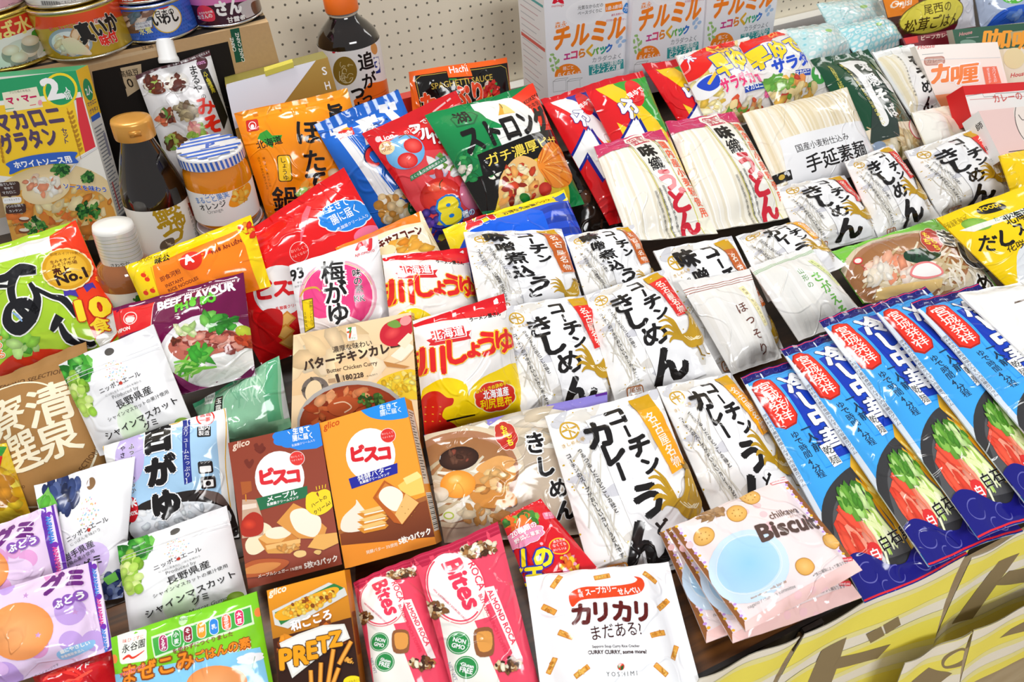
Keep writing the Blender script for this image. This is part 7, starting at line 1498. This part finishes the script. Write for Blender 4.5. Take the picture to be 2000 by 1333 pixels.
pk('bubble_wrap_pack','pale pack in bubble wrap above the salad macaroni bag','pack',[(1515,60),(1618,45),(1665,105),(1585,135)],50,.02,'c8e6e6',bubble(1),'bubble wrapped packs')
pk('macaroni_bag','macaroni bag with yellow and pink lettering above the udon bundles','bag',[(1318,110),(1462,72),(1548,225),(1388,258)],55,.02,'ece6e2',art_mac)
pk('macaroni_bag','macaroni bag with a green number 4 beside the bubble wrap','bag',[(1440,86),(1530,58),(1628,180),(1520,218)],55,.02,'ece8e2',art_mac_b)
def art_curryred(a): a.frame(1480,0); a.poly([(820,205),(900,190),(910,240),(840,250)],'d8302a'); a.T('ビーフカレー',(925,228),(1090,205),'f0d8c8',off=.03); a.line([(940,205),(1060,190)],3,'c88')
pk('curry_carton','dark red curry carton below the yellow oval pouch','box',[(1762,75),(1862,58),(1880,110),(1780,125)],70,.02,'7a1a2a',art_curryred,box=True,item_kw=dict(fix=(66,-28)))
pk('curry_carton','green and yellow curry carton at the right edge','box',[(1860,58),(2040,40),(2075,175),(1890,195)],70,.02,'e8dcc0',art_currygreen,box=True,item_kw=dict(fix=(66,-28)),sides={'top':'24563f','left':'d8d0c0'})
pk('curry_carton','pale curry carton with orange characters','box',[(1787,90),(1948,82),(1977,200),(1842,225)],65,.02,'fbf2ea',art_curryorange,box=True,item_kw=dict(fix=(62,-28)),sides={'right':'e05a3a','top':'f0e4da'})
pk('curry_carton','flat red and white carton above the pink box','box',[(1880,168),(2030,158),(2055,230),(1900,238)],50,.03,'d02a2c',art_redbox,box=True)
pk('gift_box','pale pink gift box with a red lid band at the right edge','box',[(1911,217),(2020,206),(2066,300),(1957,312)],35,.03,'e9cbc6',art_pinkbox,box=True,sides={'top':'c01f2a','left':'f2f0f0'},side_art={'left':side_pinkbox},flap_name='lid_band')
pk('noodle_packet','narrow somen packet with a blue tip and black brush lettering','packet',[(1701,103),(1785,86),(1842,212),(1777,225)],45,.014,'eef0ee',art_somen,seals=(.07,.07),nv=14)
pk('noodle_packet','dark green soba packet with white lettering','packet',[(1583,117),(1694,98),(1815,300),(1712,325)],45,.015,'1c4a33',art_soba,seals=(.07,.03))
pk('noodle_packet','small pale noodle packet with a round blue stamp','packet',[(1778,221),(1877,202),(1932,300),(1822,322)],35,.013,'f0ead6',art_somen2,nv=14)
pk('noodle_packet','wide packet of straight somen noodles with a white paper label','packet',[(1450,222),(1652,172),(1722,330),(1522,382)],42,.018,'efe4cc',art_tenobe,seals=(0,0),folds=4,nv=14)
ud = pk('udon_packet','udon bundle with pink top and red lettering, the left of two','packet',[(1159,287),(1290,253),(1402,458),(1228,472)],38,.017,'f2ede0',udon,'pink topped udon bundles',seals=(.07,.07),folds=14,nv=16)
pk('udon_packet','udon bundle with pink top and red lettering, the right of two','packet',[(1299,239),(1432,220),(1550,424),(1390,453)],38,.017,'f2ede0',ud,'pink topped udon bundles',seals=(.07,.07),folds=14,nv=16)
def art_bluepack(a):
    a.frame(980,0); a.poly([(-400,1460),(-380,1290),(0,1175),(380,1050),(372,1140),(150,1215),(0,1280),(-200,1350),(-260,1460)],'f4dc2a')
    for i in range(6): a.curve([(200+i*5,1230+i*34),(380+i*10,1150+i*36),(420+i*10,1180+i*36),(240,1262+i*34)],'2a52c8' if i%2 else '1a3ca0',n=3)
    a.poly([(-200,1350),(150,1222),(210,1240),(260,1400),(-200,1420)],'1f62d8'); a.T('お得な大容量パック',(0,1262),(272,1150),'3a3a1a',off=.03); a.poly([(290,1125),(350,1092),(362,1125),(330,1160),(296,1158)],'2a62b8'); a.T('24',(-205,1345),(-50,1290),'d8303a',off=.06,ol=[('fff',.06)])
pk('multipack_bag','blue multipack bag with a yellow band and red 24','bag',[(864,448),(1101,371),(1165,520),(905,560)],35,.026,'2450c0',art_bluepack,famp=.003)
# ------------------------------------------------------------------ white packets with brush lettering
PR = 'f5f4f3'; gk = 'red banner kishimen packets'; gm = 'brown banner miso packets'; gc = 'yellow banner curry packets'
def art_of(kind, c):
    s = Item.__new__(Item); s.surf = Plane(np.array(c,float), normal_of(30,0), EYE+ray([c[0]])[0]*.8); a = Art(s.surf); cochin(kind)(a); return a
CU = [(1064,815),(1283,762),(1410,1090),(1160,1148)]
A_kish, A_miso, A_cur = art_of('kish',CU), art_of('miso',CU), art_of('curry',CU)
def white(label, c, th, A, g, **k): return pk('noodle_packet',label,'packet',c,th,.014,PR,A,g,famp=.0034,folds=44,seals=(.05,.05),mtl=FILM(),**k)
white('white packet with red banner below the pink gift box',[(1766,297),(1922,245),(1985,385),(1835,425)],35,A_kish,gk)
white('white packet with red banner, centre one of three under the green soba',[(1649,317),(1742,283),(1838,430),(1720,475)],35,A_kish,gk)
white('white packet with red banner directly below the straight somen noodles',[(1515,366),(1649,342),(1722,462),(1572,500)],35,A_kish,gk)
pk('soup_bag','yellow bag half hidden behind the cabbage soup bag','bag',[(1950,305),(2045,283),(2075,390),(1978,388)],40,.014,'f4cf1e')
pk('noodle_packet','green edged noodle packet with a picture of a noodle bowl','packet',[(1616,495),(1838,425),(1958,572),(1686,594)],32,.016,'7cc24a',art_greenk)
pk('soup_bag','bright yellow soup bag with a cabbage picture at the right edge','bag',[(1828,428),(2040,347),(2125,520),(2000,595)],35,.016,'f6d31c',art_yellow)
white('white packet with brown banner, leftmost of three, right of the red ramen bag',[(905,455),(1097,448),(1142,600),(938,612)],36,A_miso,gm)
white('white packet with brown banner, middle one of three',[(1103,462),(1236,440),(1292,572),(1150,602)],34,A_miso,gm)
white('white packet with brown banner partly under the thin noodle packet',[(1275,491),(1429,461),(1534,690),(1396,738)],32,A_miso,gm)
white('white packet with orange banner behind the pale green lettered packet',[(1437,462),(1562,432),(1650,520),(1500,590)],32,A_cur,gc)
pk('noodle_packet','pale noodle packet with thin brown lines and brown lettering','packet',[(1325,552),(1462,527),(1525,700),(1430,732)],28,.012,'eceae7',art_hossori,seals=(.08,.06),nv=16)
pk('noodle_packet','pale noodle packet with thin green lines and green lettering','packet',[(1463,523),(1580,482),(1690,620),(1560,667)],28,.012,'eceae8',art_yamagata,seals=(.08,.06),nv=16)
# ------------------------------------------------------------------ blue cold-noodle packets
gb = 'blue cold noodle packets'
def blue(label, c, A, seed): return pk('cold_noodle_packet',label,'packet',c,22,.013,'4aa8ec',A,gb,seals=(.05,.06),nu=16,nv=40,seed=seed,folds=30,famp=.002,backcol='dfe6ee')
n1 = blue('blue cold noodle packet nearest the biscuit bags',[(1447,738),(1585,690),(1890,1088),(1690,1182)],chuka,11)
blue('second blue cold noodle packet counting from the biscuit bags',[(1524,684),(1645,643),(1995,1038),(1812,1106)],n1,12)
blue('third blue cold noodle packet, middle of the fan',[(1598,626),(1720,588),(2095,985),(1912,1055)],n1,13)
blue('fourth blue cold noodle packet counting from the biscuit bags',[(1700,598),(1805,560),(2160,930),(2010,995)],n1,14)
blue('blue cold noodle packet on top of the fan, under the plain white bag',[(1780,592),(1908,557),(2220,870),(2080,940)],n1,15)
def art_whitebag(a): a.frame(1480,430); a.line([(1410,510),(1520,490),(1600,470)],10,'5a4638'); a.ring(1510,545,28,22,4,'aaa',-20); a.T('の',(1490,560),(1530,550),'888')
pk('white_bag','plain white glossy bag over the right end of the blue packets','bag',[(1870,575),(2100,535),(2230,640),(2010,707)],30,.014,'f0f0ee',art_whitebag,famp=.003)
# ------------------------------------------------------------------ centre
pk('biscuit_bag','large red cream biscuit bag with a blue cloud','bag',[(395,508),(672,328),(830,600),(512,715)],50,.028,'d81f22',art_redbisco,seals=(.07,.04),famp=.0026)
pk('scone_bag','orange edged cream snack bag behind the rice porridge pouch','bag',[(655,485),(822,413),(875,520),(705,590)],42,.018,'f4e4c4',art_kinako)
ra = pk('ramen_bag','white ramen bag with red top seal, the one further back','bag',[(746,499),(911,485),(950,640),(765,655)],40,.02,'f2eeea',None,'white and red ramen bags') if False else None
RB = [(806,628),(984,575),(1027,812),(830,857)]
def art_ramen_at():
    a = Art(Plane(np.array(RB,float), normal_of(44,-6), EYE+ray([RB[0]])[0]*.8)); art_ramen(a); return a
A_ram = art_ramen_at()
pk('ramen_bag','white and red ramen bag, the one further back','bag',[(746,499),(911,485),(950,700),(770,712)],40,.02,'f2eeea',A_ram,'white and red ramen bags',seals=(.07,.04))
white('white packet with red banner above the lilac noodle packet',[(972,600),(1154,576),(1216,790),(1024,834)],34,A_kish,gk)
white('white packet with red banner at the very centre, fully visible',[(1143,578),(1296,527),(1414,736),(1203,794)],34,A_kish,gk)
pk('noodle_packet','lilac edged noodle packet with an egg and mushroom bowl picture','packet',[(828,850),(1185,765),(1200,1040),(868,1062)],30,.015,'c9bfb2',art_lilac)
pk('ramen_bag','white and yellow ramen bag in front, beside the curry carton','bag',RB,42,.02,'f2eeea',A_ram,'white and red ramen bags',seals=(.07,.04))
white('white packet with yellow banner, the right of the front two',[(1282,758),(1428,729),(1604,1006),(1418,1064)],30,A_cur,gc)
white('white packet with yellow banner, the left of the front two',CU,30,A_cur,gc)
# ------------------------------------------------------------------ left
pk('porridge_pouch','white rice porridge pouch with a big pink circle','pouch',[(565,520),(738,462),(767,640),(592,682)],50,.012,'f4f2f4',art_ume,seals=(.03,.03),mtl=FOIL())
pk('miso_soup_bag','green and red miso soup bag with a gold medal','bag',[(-90,510),(148,430),(262,690),(-30,765)],45,.02,'a8cc3a',art_asage,seals=(.05,.04))
pk('rice_noodle_bag','yellow and orange instant rice noodle bag','bag',[(245,520),(490,420),(530,560),(290,622)],45,.018,'f4d41a',art_phoor,seals=(.08,.04))
pk('rice_noodle_bag','maroon beef rice noodle bag with a bowl picture','bag',[(219,603),(476,533),(500,735),(258,795)],42,.022,'6a1246',art_phobo,seals=(.04,.04),famp=.0026)
pk('tea_bag_pack','pale green tea pack in clear film beside the curry carton','pack',[(378,790),(545,695),(570,835),(420,900)],40,.018,'86bc9a',art_greentea,famp=.003)
pk('curry_carton','large cream curry carton with a bowl of curry','box',[(573,655),(803,610),(822,880),(567,905)],48,.022,'f6dcb4',art_curry,box=True,item_kw=dict(fix=(46,-22)),sides={'right':'e0b070','top':'f0d0a0'},side_art={'right':side_curry})
pk('pickle_bag','brown kraft pouch with cream seal script','pouch',[(-45,755),(168,668),(215,950),(30,1040)],40,.02,'a07848',art_kraft,mtl=PAPER(),seals=(.05,.04))
gg = 'white fruit gummy pouches'
mu = pk('gummy_pouch','white muscat gummy pouch behind the porridge pouch','pouch',[(114,713),(300,634),(387,850),(195,892)],42,.011,'f3f3f5',art_muscat,gg,seals=(.1,.04),mtl=FOIL())
pk('porridge_pouch','blue and white rice porridge pouch with large black characters','pouch',[(200,872),(442,796),(468,1050),(252,1082)],40,.013,'f2f2f0',art_shiro,seals=(.03,.03))
def art_snack(a): a.frame(0,873); a.blobs(80,250,120,120,['e8c83a','d8a82a','c88a2a','f0d860'],50,40,seed=3,asp=1.1); a.poly([(-200,0),(40,0),(40,60),(-200,90)],'2f8a3a'); a.poly([(-200,90),(40,60),(42,140),(-200,170)],'c8302a'); a.T('スコーン',(-90,440),(50,300),'f4e02a',off=.08,ol=[('3a2a9a',.08)],h=110)
pk('snack_bag','yellow and green snack bag at the left edge','bag',[(-60,890),(12,865),(62,1012),(-30,1050)],40,.018,'e0c23a',art_snack)
pk('gummy_pouch','white grape gummy pouch with dark blue grapes','pouch',[(68,948),(264,890),(240,1168),(112,1192)],40,.011,'f3f3f5',art_grape2,gg,seals=(.1,.04),mtl=FOIL())
pk('biscuit_carton','brown maple biscuit carton with a green ribbon','box',[(445,866),(623,826),(668,1103),(485,1151)],40,.034,'8c3f2a',art_bisco_maple,box=True,sides={'bottom':'6a2a1c'})
pk('biscuit_carton','orange butter biscuit carton with a dark blue ribbon','box',[(624,827),(790,776),(852,1063),(674,1112)],40,.034,'f2a23c',art_bisco_butter,box=True,item_kw=dict(fix=(37,-25)),sides={'right':'f0a03a','bottom':'e8902c'},side_art={'right':side_bisco})
pk('gummy_pouch','white muscat gummy pouch above the green rice mix pouch','pouch',[(229,1066),(443,989),(490,1190),(255,1246)],34,.011,'f3f3f5',mu,gg,seals=(.1,.04),mtl=FOIL())
ga = 'pale purple gummy bags'
pk('gummy_bag','pale purple gummy bag tucked under a matching one','bag',[(-70,1050),(110,985),(140,1150),(-40,1230)],35,.013,'ead4f0',art_anpan_b,ga,sides=(0,.1),seals=(.04,.04))
pk('snack_bag','red bag peeking out at the lower left','bag',[(60,1310),(215,1270),(240,1360),(90,1390)],20,.013,'c4202a',art_redbottom)
pk('gummy_bag','pale purple gummy bag lying on top of a matching one','bag',[(-60,1170),(190,1095),(222,1270),(-20,1350)],30,.013,'ecd6f2',art_anpan,ga,sides=(0,.12),seals=(.04,.04))
pk('rice_mix_pouch','bright green rice mix pouch at the bottom edge','pouch',[(216,1246),(502,1155),(547,1400),(242,1455)],30,.01,'82cc2e',art_maze,seals=(.05,.04))
pk('pretzel_carton','orange and brown pretzel stick carton with grilled corn','box',[(521,1154),(673,1114),(713,1400),(550,1387)],30,.02,'c87a22',art_pretz,box=True,item_kw=dict(fix=(32,-18)),sides={'right':'a86018','top':'e89a2a'},side_art={'right':side_pretz})
ro = [(808,1090),(972,1022),(1070,1400),(910,1440)]; A_ro = Art(Plane(np.array(ro,float), normal_of(24,-3), EYE+ray([ro[0]])[0]*.8)); art_roca(A_ro)
pk('candy_bar','pink and white toffee bar, the left one beside the pretzel carton','bar',[(690,1138),(815,1085),(905,1400),(745,1420)],20,.011,'e4526a',A_ro,'pink toffee bars',seals=(.07,.04))
pk('candy_bar','pink and white toffee bar, the right one under the cracker bag','bar',ro,22,.011,'e4526a',A_ro,'pink toffee bars',seals=(.07,.04))
pk('curry_pouch','small red pouch with vegetables behind the cracker bag','pouch',[(978,1015),(1055,975),(1178,1125),(1045,1190)],30,.011,'d0202c',art_drink,seals=(.05,.04))
pk('cracker_bag','white cracker bag with orange stick pictures at the front','bag',[(1026,1127),(1305,1098),(1382,1390),(1064,1415)],14,.016,'f4f5f8',art_yoshimi,sides=(.08,.1),seals=(0,.03),nu=30)
gch = 'pink biscuit bags'
CC = [(1310,1033),(1532,932),(1684,1115),(1456,1236)]; A_ch = Art(Plane(np.array(CC,float), normal_of(14,0), EYE+ray([CC[0]])[0]*.75)); art_chi(A_ch)
def chi(label, c, th):
    it = pk('biscuit_bag',label,'bag',c,th,.012,'f4e4e4',A_ch,gch,sides=(.07,.06),seals=(0,.0),nu=30,famp=.002)
    return it
chi('pink biscuit bag at the bottom of the pile, sticking out to the left',[(1287,1040),(1500,960),(1660,1150),(1380,1258)],14)
chi('pink biscuit bag in the middle of the pile',[(1300,1035),(1525,940),(1682,1170),(1432,1258)],16)
chi('pink biscuit bag on top of the pile, its face in full view',CC,18)
